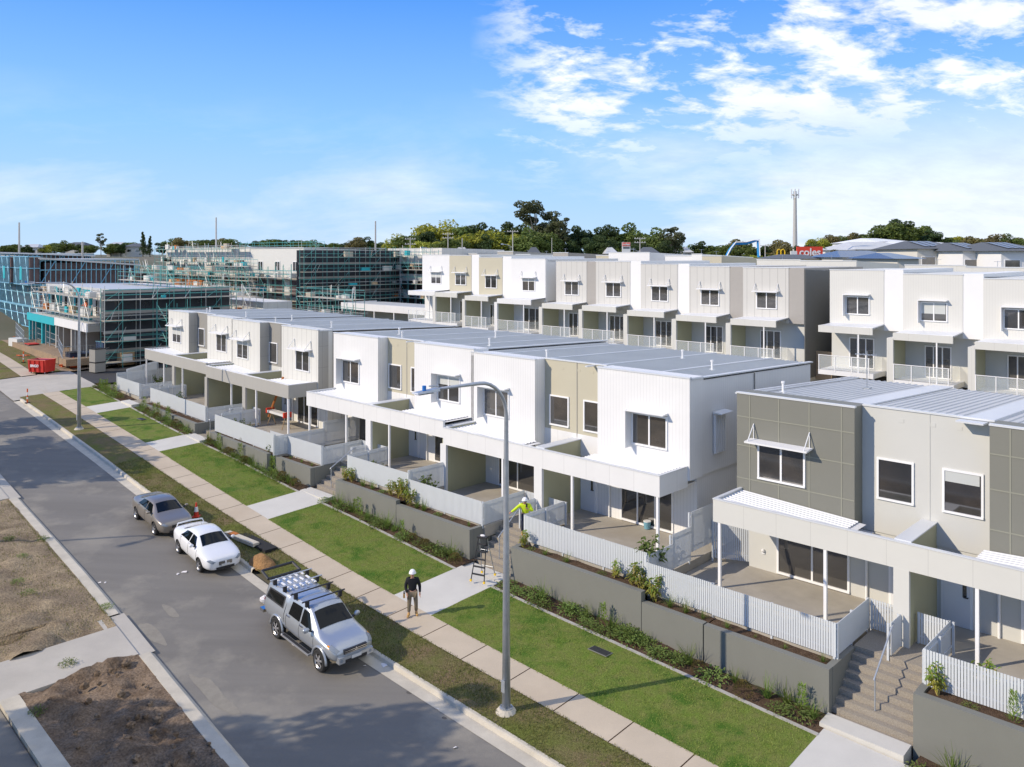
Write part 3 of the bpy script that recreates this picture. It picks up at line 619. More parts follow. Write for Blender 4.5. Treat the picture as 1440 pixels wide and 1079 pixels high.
def fence(fr, p0, p1, zb, zt, label, name='picket_fence', cat='fence', group='white picket fences', posts=None, pw=.060, gap=.078, side=1, zb1=None, gate=False):
    """p0, p1 in (u, v); pickets stand upright between rails"""
    A = Vector(fr.P(*p0)); Bq = Vector(fr.P(*p1)); d = Bq-A; L = d.length; rz = math.atan2(d.y, d.x)
    e = empty(name, (A.x, A.y, zb), rz, label, cat, group); mb = MB(); n = int(L/gap); H = zt-zb; dz = (zb1-zb) if zb1 is not None else 0; ys = -1 if d.dot(fr.a) > .5*L else 1
    for i in range(n):
        x = (i+.5)*L/n; z = dz*x/L; mb.box(x-pw/2, x+pw/2, (-.018)*ys, 0, .05+z, H+z, 'fence_white')
    mb.build('pickets', e)
    for zz in (.24, H-.20):
        mb = MB(); mb.hexa([(0, .003*ys, zz), (L, .003*ys, zz+dz), (L, .036*ys, zz+dz), (0, .036*ys, zz), (0, .003*ys, zz+.045), (L, .003*ys, zz+.045+dz), (L, .036*ys, zz+.045+dz), (0, .036*ys, zz+.045)], 'fence_white'); mb.build('rail', e)
    k = posts if posts is not None else max(1, round(L/2.4))
    for i in range(k+1):
        x = L*i/k; mb = MB(); z = dz*x/L; mb.box(x-.033, x+.033, .038*ys, .10*ys, -.12+z, H-.03+z, 'fence_white'); mb.build('fence_post', e)
    if gate:
        mb = MB(); mb.box(L-.14, L-.06, -.05, -.02, H*.55, H*.70, 'black_plastic'); mb.build('latch', e)
    return e
def stairs(fr, u0, u1, zt, zb, label, vt=-.95, vb=-2.88, rail=True, rl='galvanised stair handrail'):
    n = max(3, round((zt-zb)/.172)); e = Vector(fr.P(u0, 0, 0)); mb = MB(); t = (vt-vb)/n
    mb.box(-(u1-u0), 0, vt, .6, zb-.4, zt, 'aggregate')
    for i in range(n):
        mb.box(-(u1-u0)+.002*i, 0-.002*i, vt-(i+1)*t, vt-i*t, zb-.5, zt-(i+1)*(zt-zb)/n+ (0 if i < n-1 else .0), 'aggregate')
    o = mb.build('concrete_stairs'); o.location = e; o.rotation_euler = (0, 0, fr.rz); tag(o, label, 'stairs', 'front stairs')
    mb = MB(); mb.hexa([(-(u1-u0), vb-.62, zb-.35), (0, vb-.62, zb-.35), (0, vb-.002, zb-.3), (-(u1-u0), vb-.002, zb-.3), (-(u1-u0), vb-.62, zb+.06), (0, vb-.62, zb+.06), (0, vb-.002, zb+.09), (-(u1-u0), vb-.002, zb+.09)], 'path_concrete')
    o = mb.build('landing_slab'); o.location = e; o.rotation_euler = (0, 0, fr.rz); tag(o, kind='structure')
    if rail:
        uc = (u1-u0)/2+.02; q = MB(); zi = lambda v: zb+(zt-zb)*(v-vb)/(vt-vb)+.92
        q.tube([(-uc, vb+.5, zi(vb+.5)-.03), (-uc, vb+.52, zi(vb+.52)), (-uc, vt+.02, zi(vt+.02)), (-uc, vt+.2, zi(vt)+.03)], .026, 8, 'galv'); h = q.build('handrail'); h.location = e; h.rotation_euler = (0, 0, fr.rz)
        tag(h, rl, 'handrail', 'stair handrails'); q = MB(); q.tube([(-uc, vb+.56, zi(vb+.56)), (-uc, vb+.56, zb)], .022, 8, 'galv'); q.build('post', h)
def entry(fr, c, patio, zb, tag_, w=1.15, left=True, right=True, zl=None, zr_=None):
    """stair, side fences, two gates and the middle stub fence of one shared entry"""
    stairs(fr, c-w, c+w, patio, zb, 'exposed aggregate stairs up to '+tag_, rl='galvanised handrail on the stairs to '+tag_)
    zl = zl or patio; zr_ = zr_ or patio
    fence(fr, (c+w+.07, -2.1), (c+w+.07, .5), zl, zl+1.03, 'white picket side fence left of the stairs to '+tag_, side=1, posts=2)
    fence(fr, (c-w-.05, .5), (c-w-.05, -2.1), zr_, zr_+1.03, 'white picket side fence right of the stairs to '+tag_, side=1, posts=2)
    fence(fr, (c+.06, -.95), (c+.06, -.08), patio, patio+1.03, 'short white picket divider on the landing of '+tag_, posts=1)
    fence(fr, (c+w+.02, .5), (c+.26, .5), patio, patio+1.0, 'white picket gate left of the landing of '+tag_, name='picket_gate', cat='gate', group='entry gates', posts=1, gate=True)
    fence(fr, (c-.26, .5), (c-w+.02, .5), patio, patio+1.0, 'white picket gate right of the landing of '+tag_, name='picket_gate', cat='gate', group='entry gates', posts=1, gate=True)
def site():
    V = -2.12
    # B3
    wall(B3, [(-20, -7.8, 1.02)], 'grey retaining wall right of the nearest stairs, at the right edge', ends=(0, -.9))
    wall(B3, [(-5.5, -1.32, .84), (-1.3, 1.15, .86), (1.15, 7.55, 1.2)], 'long tall grey retaining wall between the nearest stairs and the stairs behind the lamp post', ends=(-.9, -.9))
    entry(B3, -6.62, .9, -.50, 'the olive block')
    fence(B3, (-5.4, V), (-1.2, V), .86, 1.94, 'white picket front fence of the olive block left of its stairs', posts=2)
    fence(B3, (-1.2, V), (1.45, V), .88, 1.98, 'short white picket front fence with blue grey post below the olive block left corner', posts=1)
    fence(B3, (-20, V), (-7.85, V), .95, 2.0, 'white picket front fence at the right edge of the photo', posts=5)
    # between B3 and B2
    fence(B2, (-.9, V), (5.2, V), 1.2, 2.28, 'white picket front fence of the right half of the white block', posts=3)
    fence(B2, (-.92, V), (-.92, -.55), 1.05, 2.2, 'white picket boundary fence behind the bright shrub, lower section', posts=1)
    fence(B2, (-.92, -.55), (-.92, .75), 1.2, 2.55, 'white picket boundary fence behind the bright shrub, raised section', posts=1)
    fence(B2, (-.92, .75), (-.92, 3.6), 1.5, 3.1, 'tall white slatted boundary fence between the white block and the olive block', posts=1)
    fence(B3, (1.35, 2.3), (.05, 2.9), .95, 2.5, 'white slatted side gate in the shaded gap left of the olive block', name='side_gate', cat='gate', posts=1)
    entry(B2, 6.45, 1.25, -.16, 'the right half of the white block', zl=1.25)
    # B2 left half
    wall(B2, [(7.72, 12.85, 1.24), (12.85, 17.95, 1.42)], 'tall grey retaining wall left of the stairs behind the lamp post', ends=(-.9, -.9))
    fence(B2, (7.78, V), (12.8, V), 1.24, 2.3, 'white picket front fence left of the man in the yellow jacket', posts=2)
    fence(B2, (12.8, V), (17.95, V), 1.5, 2.58, 'white picket front fence of the left half of the white block, right of its stairs', posts=2)
    fence(B2, (12.78, V), (12.78, -.02), 1.3, 2.75, 'white picket dividing fence between the two halves of the white block', posts=1)
    entry(B2, 19.15, 1.56, .50, 'the left half of the white block')
    wall(B2, [(20.32, 25.9, 1.58)], 'grey retaining wall left of the second stairs from the lamp post', ends=(-.9, 0))
    fence(B2, (20.4, V), (25.9, V), 1.58, 2.66, 'white picket front fence below the left end of the white block', posts=2)
    # B1
    wall(B1, [(-2.9, 4.95, 1.78)], 'low grey retaining wall below the right half of the cream block', ends=(0, -.9))
    fence(B1, (-3.0, -2.5), (4.95, -2.5), 1.76, 2.86, 'white picket front fence below the right half of the cream block', posts=3)
    fence(B1, (-3.05, -2.5), (-3.05, .7), 1.6, 2.75, 'white picket boundary fence between the cream block and the white block, lower section', posts=1)
    fence(B1, (-3.05, .7), (-3.05, 4.2), 1.65, 3.15, 'tall white slatted boundary fence between the cream block and the white block', posts=2)
    entry(B1, 6.1, 1.85, 1.26, 'the right half of the cream block')
    wall(B1, [(7.25, 12.3, 1.96), (12.3, 17.4, 2.0)], 'low grey retaining wall below the left half of the cream block', ends=(-.9, 0))
    fence(B1, (7.3, V), (12.3, V), 1.96, 3.02, 'white picket front fence of the cream block left of its nearer stairs', posts=2)
    fence(B1, (12.3, V), (17.4, V), 2.0, 3.06, 'white picket front fence of the cream block right of its far stairs', posts=2)
    entry(B1, 18.55, 2.0, 1.86, 'the left half of the cream block')
    fence(B1, (19.75, V), (24.9, V), 2.05, 3.1, 'white picket front fence at the far corner of the cream block', posts=2)
    fence(B1, (24.95, V), (24.95, 9), 2.05, 3.4, 'white picket side fence along the side street', posts=4, group='white picket fences')
    fence(B1, (27.4, -.6), (31.4, 3.4), 2.1, 3.3, 'white picket fence on the corner of the side street', posts=2)
site()
# ---------------------------------------------------------------- plants and trees
def leafquad(mb, p, d, up, L, w, m, bend=.25):
    d = d.normalized(); s = d.cross(up)
    if s.length < 1e-3: s = d.orthogonal()
    s = s.normalized(); q = p+d*L*.5+up*(L*.06); tip = p+d*L-up*(L*bend)
    mb.add([p, q+s*w*.5, tip, q-s*w*.5], [(0, 1, 2, 3)], m)
def rv(): 
    while True:
        v = Vector((random.uniform(-1, 1), random.uniform(-1, 1), random.uniform(-1, 1)))
        if .05 < v.length < 1: return v.normalized()
UPV = Vector((0, 0, 1))
def plant_mesh(kind):
    mb = MB(); st = MB()
    if kind == 'strap':
        for i in range(48):
            a = random.uniform(0, 6.28); t = random.uniform(.15, .95); L = random.uniform(.35, .62); w = .022
            d0 = Vector((math.cos(a)*t, math.sin(a)*t, 1)).normalized(); p = Vector((random.uniform(-.05, .05), random.uniform(-.05, .05), 0)); s = d0.cross(UPV).normalized()*w; P = []
            for k in range(5):
                P += [p+s*(1-k/4.3)*.5, p-s*(1-k/4.3)*.5]; d0 = (d0-UPV*.22*t).normalized(); p = p+d0*L/4
            mb.add(P, [(2*k, 2*k+1, 2*k+3, 2*k+2) for k in range(4)], 'leaf_strap')
    elif kind == 'low':
        for i in range(170):
            a = random.uniform(0, 6.28); r = random.uniform(0, .32)**.8*.9; p = Vector((math.cos(a)*r, math.sin(a)*r, random.uniform(.03, .20)*(1.2-r)))
            leafquad(mb, p, Vector((math.cos(a), math.sin(a), random.uniform(-.1, .8)))+rv()*.5, UPV, random.uniform(.07, .12), .04, 'leaf_shrub')
    elif kind == 'upright':
        for i in range(240):
            z = random.uniform(.04, .8); r = .15*(1-z/.95)+.03; a = random.uniform(0, 6.28); p = Vector((math.cos(a)*r*random.uniform(.4, 1), math.sin(a)*r*random.uniform(.4, 1), z))
            leafquad(mb, p, Vector((math.cos(a), math.sin(a), .9))+rv()*.3, UPV, random.uniform(.08, .13), .03, 'leaf_fresh', 0)
    elif kind == 'ball':
        for i in range(260):
            d = rv(); d.z = abs(d.z)*1.0; p = Vector((0, 0, .16))+Vector((d.x*.19, d.y*.19, (d.z-.3)*.24)); leafquad(mb, p, d+rv()*.4, UPV, .07, .03, 'leaf_rust', 0)
    elif kind == 'broad':    # yellowing broad leaved shrub on several stems
        for k in range(5):
            a = random.uniform(0, 6.28); h = random.uniform(.5, .95); top = Vector((math.cos(a)*.22, math.sin(a)*.22, h)); st.tube([(0, 0, 0), tuple(top*.5+Vector((.03, 0, 0))), tuple(top)], .016, 5, 'yellow_stem')
            for i in range(26):
                f = random.uniform(.35, 1.05); p = top*f+rv()*.05; b = random.uniform(0, 6.28)
                leafquad(mb, p, Vector((math.cos(b), math.sin(b), random.uniform(-.5, .7))), UPV, random.uniform(.14, .22), .075, 'leaf_fresh' if f > .75 else 'leaf_gold', .3)
    elif kind == 'dark':
        for k in range(4):
            a = random.uniform(0, 6.28); h = random.uniform(.4, .8); top = Vector((math.cos(a)*.3, math.sin(a)*.3, h)); st.tube([(0, 0, 0), tuple(top)], .014, 5, 'bark')
            for i in range(34): f = random.uniform(.4, 1.1); b = random.uniform(0, 6.28); leafquad(mb, top*f+rv()*.08, Vector((math.cos(b), math.sin(b), random.uniform(-.3, .8))), UPV, random.uniform(.13, .2), .07, 'leaf_mid', .3)
    o = mb.build(kind, link=False).data; s = st.build(kind, link=False).data if st.v else None
    return o, s
PL = {k: [plant_mesh(k) for _ in range(3)] for k in ('strap', 'low', 'upright', 'ball', 'broad', 'dark')}
PN = dict(strap=('grass_clump', 'grass clump', 'strappy green grass clump'), low=('ground_shrub', 'shrub', 'low small leaved shrub'), upright=('upright_shrub', 'shrub', 'slim upright light green shrub'),
          ball=('ball_shrub', 'shrub', 'small rust tinged ball shrub'), broad=('broadleaf_shrub', 'shrub', 'yellowing broad leaved shrub'), dark=('bushy_shrub', 'shrub', 'dark green bushy shrub'))
def plant(kind, p, s, where, group):
    nm, cat, lb = PN[kind]; me, st = random.choice(PL[kind]); o = bpy.data.objects.new(nm, me); COL.objects.link(o); o.location = p; o.rotation_euler = (0, 0, random.uniform(0, 6.28)); o.scale = (s, s, s*random.uniform(.9, 1.15))
    tag(o, lb+' '+where, cat, lb+' '+group)
    if st: q = bpy.data.objects.new('stems', st); COL.objects.link(q); q.parent = o
def beds():
    rnd = random.Random(4); WV = lambda u: -2.95 if u < 29 else -2.95+.047*(u-29)
    segs = [(-5.2, 1.2, 'in the lower bed below the olive block'), (1.2, 7.4, 'in the lower bed between the lamp post and its shadow'), (10.3, 20.0, 'in the lower bed above the man in the black top'), (23.2, 34.2, 'in the lower bed across from the two sedans'), (37.2, 46.7, 'in the lower bed behind the far lamp post'), (50.2, 56.8, 'in the lower bed at the side street corner'), (-14, -8.3, 'in the lower bed at the bottom right edge')]
    for a, b, w in segs:
        u = a
        while u < b:
            wv = WV(u); e = be(u)+.15
            k = rnd.choices(['strap', 'low', 'upright', 'ball', 'low'], [5, 3.5, 2, 1.6, 1])[0]; v = rnd.uniform(wv-.35, wv-.15) if k in ('upright', 'strap') else rnd.uniform(e, wv-.3)
            plant(k, G(u, v, -.03), rnd.uniform(.95, 1.5), w, w); u += rnd.uniform(.36, .62)
            if rnd.random() < .3: plant('low', G(u, rnd.uniform(e, wv-.2), -.03), rnd.uniform(.9, 1.4), w, w)
    up = [(B3, -5.1, 'strap', .6, .84), (B3, -3.9, 'strap', .4, .84), (B3, -2.9, 'strap', .35, .84), (B3, -1.9, 'strap', .6, .84), (B3, -1.0, 'strap', .75, .86), (B3, -.35, 'strap', 1.0, .86), (B3, .3, 'strap', 1.1, .86),
          (B3, 1.0, 'broad', 1.05, .84), (B3, 1.45, 'broad', 1.1, .9), (B3, 1.9, 'broad', .95, 1.17), (B3, 2.7, 'broad', .8, 1.17), (B3, 3.3, 'low', .6, 1.17), (B3, 5.0, 'strap', .95, 1.17), (B3, 6.1, 'strap', .8, 1.17), (B3, 6.9, 'low', .6, 1.17), (B3, 7.3, 'broad', .8, 1.17),
          (B3, -8.3, 'broad', 1.0, 1.0), (B3, -9.1, 'low', .6, 1.0), (B3, -10.1, 'upright', .9, 1.0), (B3, -11, 'strap', .7, 1.0),
          (B2, 8.3, 'strap', .5, 1.24), (B2, 9.4, 'strap', .5, 1.24), (B2, 10.4, 'low', .6, 1.24), (B2, 11.4, 'strap', 1.1, 1.24), (B2, 11.9, 'strap', 1.1, 1.24), (B2, 12.4, 'broad', .95, 1.24), (B2, 12.9, 'broad', 1.0, 1.42), (B2, 13.3, 'broad', .95, 1.42), (B2, 13.9, 'broad', .8, 1.42), (B2, 14.6, 'low', .7, 1.42), (B2, 15.4, 'strap', 1.0, 1.42), (B2, 16.2, 'strap', 1.1, 1.42), (B2, 17.2, 'broad', .8, 1.42), (B2, 17.7, 'broad', .85, 1.42),
          (B2, 21.0, 'strap', .5, 1.58), (B2, 22.0, 'strap', .5, 1.58), (B2, 23.2, 'strap', .5, 1.58), (B2, 24.5, 'strap', .9, 1.58), (B2, 25.3, 'broad', .7, 1.58), (B1, -2.4, 'dark', .9, 1.7), (B1, 1.2, 'ball', .9, 1.8)]
    for fr, u, k, s, z in up:
        w = 'in the raised bed before the '+('olive block fence' if fr is B3 and u < 1.3 else 'white block fence' if fr is not B1 else 'cream block fence')
        plant(k, fr.P(u, -2.38, z-.1), s, w, w)
    for fr, u, v, k, s, z, w in [(B2, -.55, -1.5, 'dark', 1.7, 1.2, 'by the fence between white and olive blocks'), (B2, 4.3, -1.3, 'dark', .85, 1.25, 'inside the fence behind the lamp post'), (B2, 4.9, -1.2, 'dark', .7, 1.25, 'inside the fence behind the lamp post'), (B3, -8.6, -1.4, 'dark', 1.2, .9, 'inside the fence at the right edge'), (B3, -9.2, -1.0, 'broad', .9, .9, 'inside the fence at the right edge'), (B2, 12.3, -1.5, 'dark', 1.5, 1.25, 'beside the dividing fence of the white block'), (B2, 17.2, -1.3, 'dark', .9, 1.5, 'inside the fence at the white block left stairs'), (B2, 16.6, -1.1, 'dark', .8, 1.5, 'inside the fence at the white block left stairs'),
        (B2, 26.2, -1.3, 'dark', 1.2, 1.5, 'beside the boundary fence of the cream block'), (B1, 3.9, -1.4, 'dark', 1.0, 1.8, 'inside the fence of the cream block'), (B1, 3.0, -1.3, 'dark', .9, 1.8, 'inside the fence of the cream block'), (B1, 14.6, -1.2, 'dark', 1.2, 2.0, 'inside the far fence of the cream block'), (B1, 15.6, -1.3, 'dark', 1.0, 2.0, 'inside the far fence of the cream block'), (B1, 24.2, 1.0, 'dark', 1.3, 2.0, 'inside the far fence of the cream block')]:
        plant(k, fr.P(u, v, z), s, w, w)
beds()
def tree_meshes(kind):
    mb = MB(); tr = MB()
    if kind == 'round': H, R_, n, lm, ls, cz, ncl = 12, 5.2, 5200, 'leaf_mid', .62, 7.2, 26
    elif kind == 'yellow': H, R_, n, lm, ls, cz, ncl = 12, 5.6, 5200, 'leaf_yellow', .62, 7.0, 26
    elif kind == 'dark': H, R_, n, lm, ls, cz, ncl = 15, 3.9, 5200, 'leaf_dark', .6, 8.4, 26
    elif kind == 'gum': H, R_, n, lm, ls, cz, ncl = 20, 5.4, 3600, 'leaf_gum', .55, 14, 20
    elif kind == 'brown': H, R_, n, lm, ls, cz, ncl = 12, 4.8, 4200, 'leaf_brown', .6, 7.5, 22
    elif kind == 'pine': H, R_, n, lm, ls, cz, ncl = 17, 2.3, 3600, 'leaf_dark', .5, 9, 30
    pal = kind == 'gum'; cl = []
    for i in range(ncl):
        if kind == 'pine':
            z = 2+14.5*(i/ncl); r = R_*(1-z/18.5)+.15; a = random.uniform(0, 6.28); cl.append((Vector((math.cos(a)*r*.6, math.sin(a)*r*.6, z)), r*.75+.25))
        else:
            d = rv(); s = random.uniform(.35, 1.0); hz = (H-cz)*.86
            cl.append((Vector((d.x*R_*s*.82, d.y*R_*s*.82, cz+d.z*hz*s)), R_*random.uniform(.24, .42)*(.8 if pal else 1)))
    for c, r in cl:
        k = int(n/len(cl)); flat = .62 if pal else .85
        for j in range(k):
            d = rv(); rr = r*random.uniform(.55, 1.0)**.5*(1+.25*mnoise.noise(c+d*2)); p = c+Vector((d.x*rr, d.y*rr, d.z*rr*flat))
            if p.z < 1.2: continue
            nn = (d+rv()*.9).normalized(); t = nn.orthogonal().normalized(); t = (Matrix.Rotation(random.uniform(0, 6.28), 3, nn) @ t); s2 = nn.cross(t); L = ls*random.uniform(.7, 1.35); w = L*random.uniform(.45, .75)
            mb.add([p-t*L*.5, p+s2*w*.5, p+t*L*.5, p-s2*w*.5], [(0, 1, 2, 3)], lm)
    bm = 'bark_pale' if pal else 'bark'; top = Vector((random.uniform(-.4, .4), random.uniform(-.4, .4), cz+1.5 if kind != 'pine' else 16))
    tr.tube([(0, 0, -1), (0, 0, cz*.3), tuple(top*.6+Vector((.2, 0, 0))), tuple(top)], [.34, .26, .18, .06], 7, bm)
    for c, r in cl[:14]:
        b = Vector((0, 0, max(1.5, c.z*.55))) if kind != 'pine' else Vector((0, 0, c.z)); tr.tube([tuple(b), tuple(b*.4+c*.6-Vector((0, 0, .3))), tuple(c)], [.13, .08, .03], 5, bm)
    return mb.build('crown', link=False).data, tr.build('trunk', link=False).data, H
TR = {k: [tree_meshes(k) for _ in range(2 if k in ('pine', 'brown') else 3)] for k in ('round', 'yellow', 'dark', 'gum', 'brown', 'pine')}
TN = dict(round=('broadleaf_tree', 'rounded mid green tree'), yellow=('broadleaf_tree', 'rounded yellow green tree'), dark=('dense_tree', 'tall dark green tree'), gum=('gum_tree', 'open crowned gum tree'), brown=('broadleaf_tree', 'olive brown tree'), pine=('pine_tree', 'narrow dark pine tree'))
def tree(kind, X, Y, zb, h, where, wide=1.0, idx=None):
    cr, tk, H = TR[kind][idx if idx is not None else random.randrange(len(TR[kind]))]; s = h/H; nm, lb = TN[kind]; e = empty(nm, (X, Y, zb), random.uniform(0, 6.28), lb+' '+where, 'tree', lb+' '+where)
    e.scale = (s*wide, s*wide, s)
    for n, m in (('crown', cr), ('trunk', tk)): o = bpy.data.objects.new(n, m); COL.objects.link(o); o.parent = e
    return e
def treepx(kind, x, ytop, ybase, Y, where, wide=1.0, idx=None): # a tree at distance Y, sized by its height in the picture
    p = at(x, ybase, Y); q = at(x, ytop, Y); zb = min(hill(p.x, Y), q.z-4); return tree(kind, p.x, Y, zb, q.z-zb, where, wide, idx)
def far_trees():
    r = random.Random(3); w = 'on the wooded rise behind the back row'
    prof = [(566, 332), (580, 326), (600, 318), (618, 313), (640, 314), (655, 312), (672, 311), (690, 317), (704, 310), (722, 310), (742, 312), (760, 316), (775, 306), (790, 312), (812, 316), (835, 318), (858, 314), (880, 316), (905, 326), (930, 322), (950, 320)]
    kinds = ['yellow', 'round', 'dark', 'yellow', 'yellow', 'round', 'dark', 'yellow', 'dark', 'dark', 'round', 'dark', 'dark', 'gum', 'dark', 'dark', 'dark', 'round', 'dark', 'round', 'gum']
    for i, ((x, y), k) in enumerate(zip(prof, kinds)):
        treepx(k, x, y, 372, 225+r.uniform(-10, 15), w, 1.25 if k != 'gum' else 1.0)
        if k != 'gum': treepx(r.choice(['round', 'dark', 'dark', 'yellow'] if x < 720 else ['dark', 'dark', 'round']), x+r.uniform(-8, 8), y+r.uniform(10, 18), 374, 205+r.uniform(-8, 5), w, 1.3)
    treepx('gum', 752, 270, 372, 215, 'rising above all others on the wooded rise', 1.15, 0); treepx('gum', 785, 298, 372, 212, 'beside the tallest gum tree', 1.0, 1); treepx('gum', 946, 317, 368, 212, 'at the right end of the wooded rise', 1.25, 2)
    w = 'on the ridge left of the mast'
    for x, y, k in [(972, 345, 'round'), (985, 338, 'dark'), (1000, 342, 'round'), (1018, 341, 'round'), (1034, 336, 'brown'), (1048, 342, 'round'), (1062, 346, 'dark'), (1075, 341, 'dark'), (1090, 338, 'brown'), (1102, 341, 'brown'), (1126, 340, 'dark'), (1110, 344, 'round'), (1140, 343, 'round')]:
        treepx(k, x, y, 372, 235+r.uniform(-15, 20), w, 1.4)
    w = 'on the ridge at the right'
    for x, y, k in [(1150, 334, 'yellow'), (1165, 330, 'brown'), (1182, 329, 'round'), (1200, 327, 'brown'), (1218, 327, 'dark'), (1236, 322, 'dark'), (1252, 309, 'round'), (1266, 306, 'dark'), (1280, 312, 'round'), (1296, 320, 'brown'), (1312, 322, 'dark'), (1328, 331, 'round'), (1345, 328, 'yellow'), (1362, 332, 'brown'), (1380, 334, 'round'), (1398, 330, 'brown'), (1416, 330, 'round'), (1434, 334, 'brown'), (1450, 333, 'round')]:
        treepx(k, x, y, 366, 330+r.uniform(-20, 25), w, 1.5)
    w = 'on the far skyline above the building site'
    for x, y, k in [(8, 344, 'round'), (24, 342, 'round'), (60, 342, 'yellow'), (76, 340, 'round'), (90, 339, 'round'), (142, 327, 'gum'), (156, 341, 'round'), (170, 340, 'dark'), (180, 339, 'round'), (201, 325, 'pine'), (211, 331, 'pine'), (228, 339, 'dark'), (240, 336, 'round'), (250, 334, 'brown'), (272, 336, 'round'), (284, 335, 'round'), (296, 336, 'dark'), (314, 335, 'brown'), (326, 334, 'round'), (340, 340, 'dark'), (360, 337, 'dark'), (372, 335, 'dark'), (385, 334, 'round'), (398, 334, 'dark'), (412, 335, 'dark'), (424, 336, 'round'), (438, 338, 'round'), (452, 340, 'dark'), (468, 340, 'round'), (484, 341, 'dark'), (500, 334, 'brown'), (512, 331, 'dark'), (526, 338, 'round'), (540, 340, 'dark'), (553, 340, 'round'), (40, 343, 'dark'), (112, 343, 'dark'), (126, 343, 'round')]:
        treepx(k, x, y, 352, 380+r.uniform(-20, 40), w, 1.7 if k not in ('pine', 'gum') else 1.0)
far_trees()

def grass():
    rr = random.Random(21)
    def field(name, label, areas, m, per, h0, h1, cat='grass'):
        mb = MB(); vs = []; fs = []
        for u0, u1, lo, hi, dz in areas:
            n = int((u1-u0)*2.9*per)
            for i in range(n):
                u = rr.uniform(u0, u1); a = lo(u); b = hi(u); v = rr.uniform(a, b)
                if rr.random() < .12: v = rr.choice((a+rr.uniform(-.05, .04), b+rr.uniform(-.04, .05)))
                p = Vector(G(u, v, dz)); k = mnoise.noise(Vector((p.x*1.1, p.y*1.1, 0)))
                if k < rr.uniform(-1.1, .3): continue
                h = rr.uniform(h0, h1); t = rr.uniform(0, 6.28); d = Vector((math.cos(t), math.sin(t), 0)); w = .012; c = len(vs); vs += [tuple(p-d*w), tuple(p+d*w), (p.x+rr.uniform(-.04, .04), p.y+rr.uniform(-.04, .04), p.z+h)]; fs.append((c, c+1, c+2))
        mb.v = vs; mb.f = fs; mb.mi(m); mb.m = [0]*len(fs); o = mb.build(name); tag(o, label, cat, kind='stuff')
    L_ = lambda u: -7.03+D(u); E_ = lambda u: be(u)-.12
    field('lawn_grass', 'short green blades on the front lawns', [(-5.5, 7.6, L_, E_, .0), (9.9, 20.3, L_, E_, .0), (-14, -8.1, L_, E_, 0), (22.7, 34.4, L_, E_, 0)], 'grass_blade', 420, .03, .065)
    V0 = lambda u: -9.84+D(u); V1 = lambda u: -8.26+D(u)
    field('verge_grass', 'rough mixed green and straw blades on the roadside strip', [(-12, 11.5, V0, V1, .0), (11.5, 34, V0, V1, 0)], 'grass_dry', 330, .03, .09)
    field('dry_grass', 'dry straw blades on the bare lot left of the road', [(15, 31, lambda u: -24, lambda u: -15.8+D(u), .02)], 'grass_dry', 260, .03, .10)
grass()
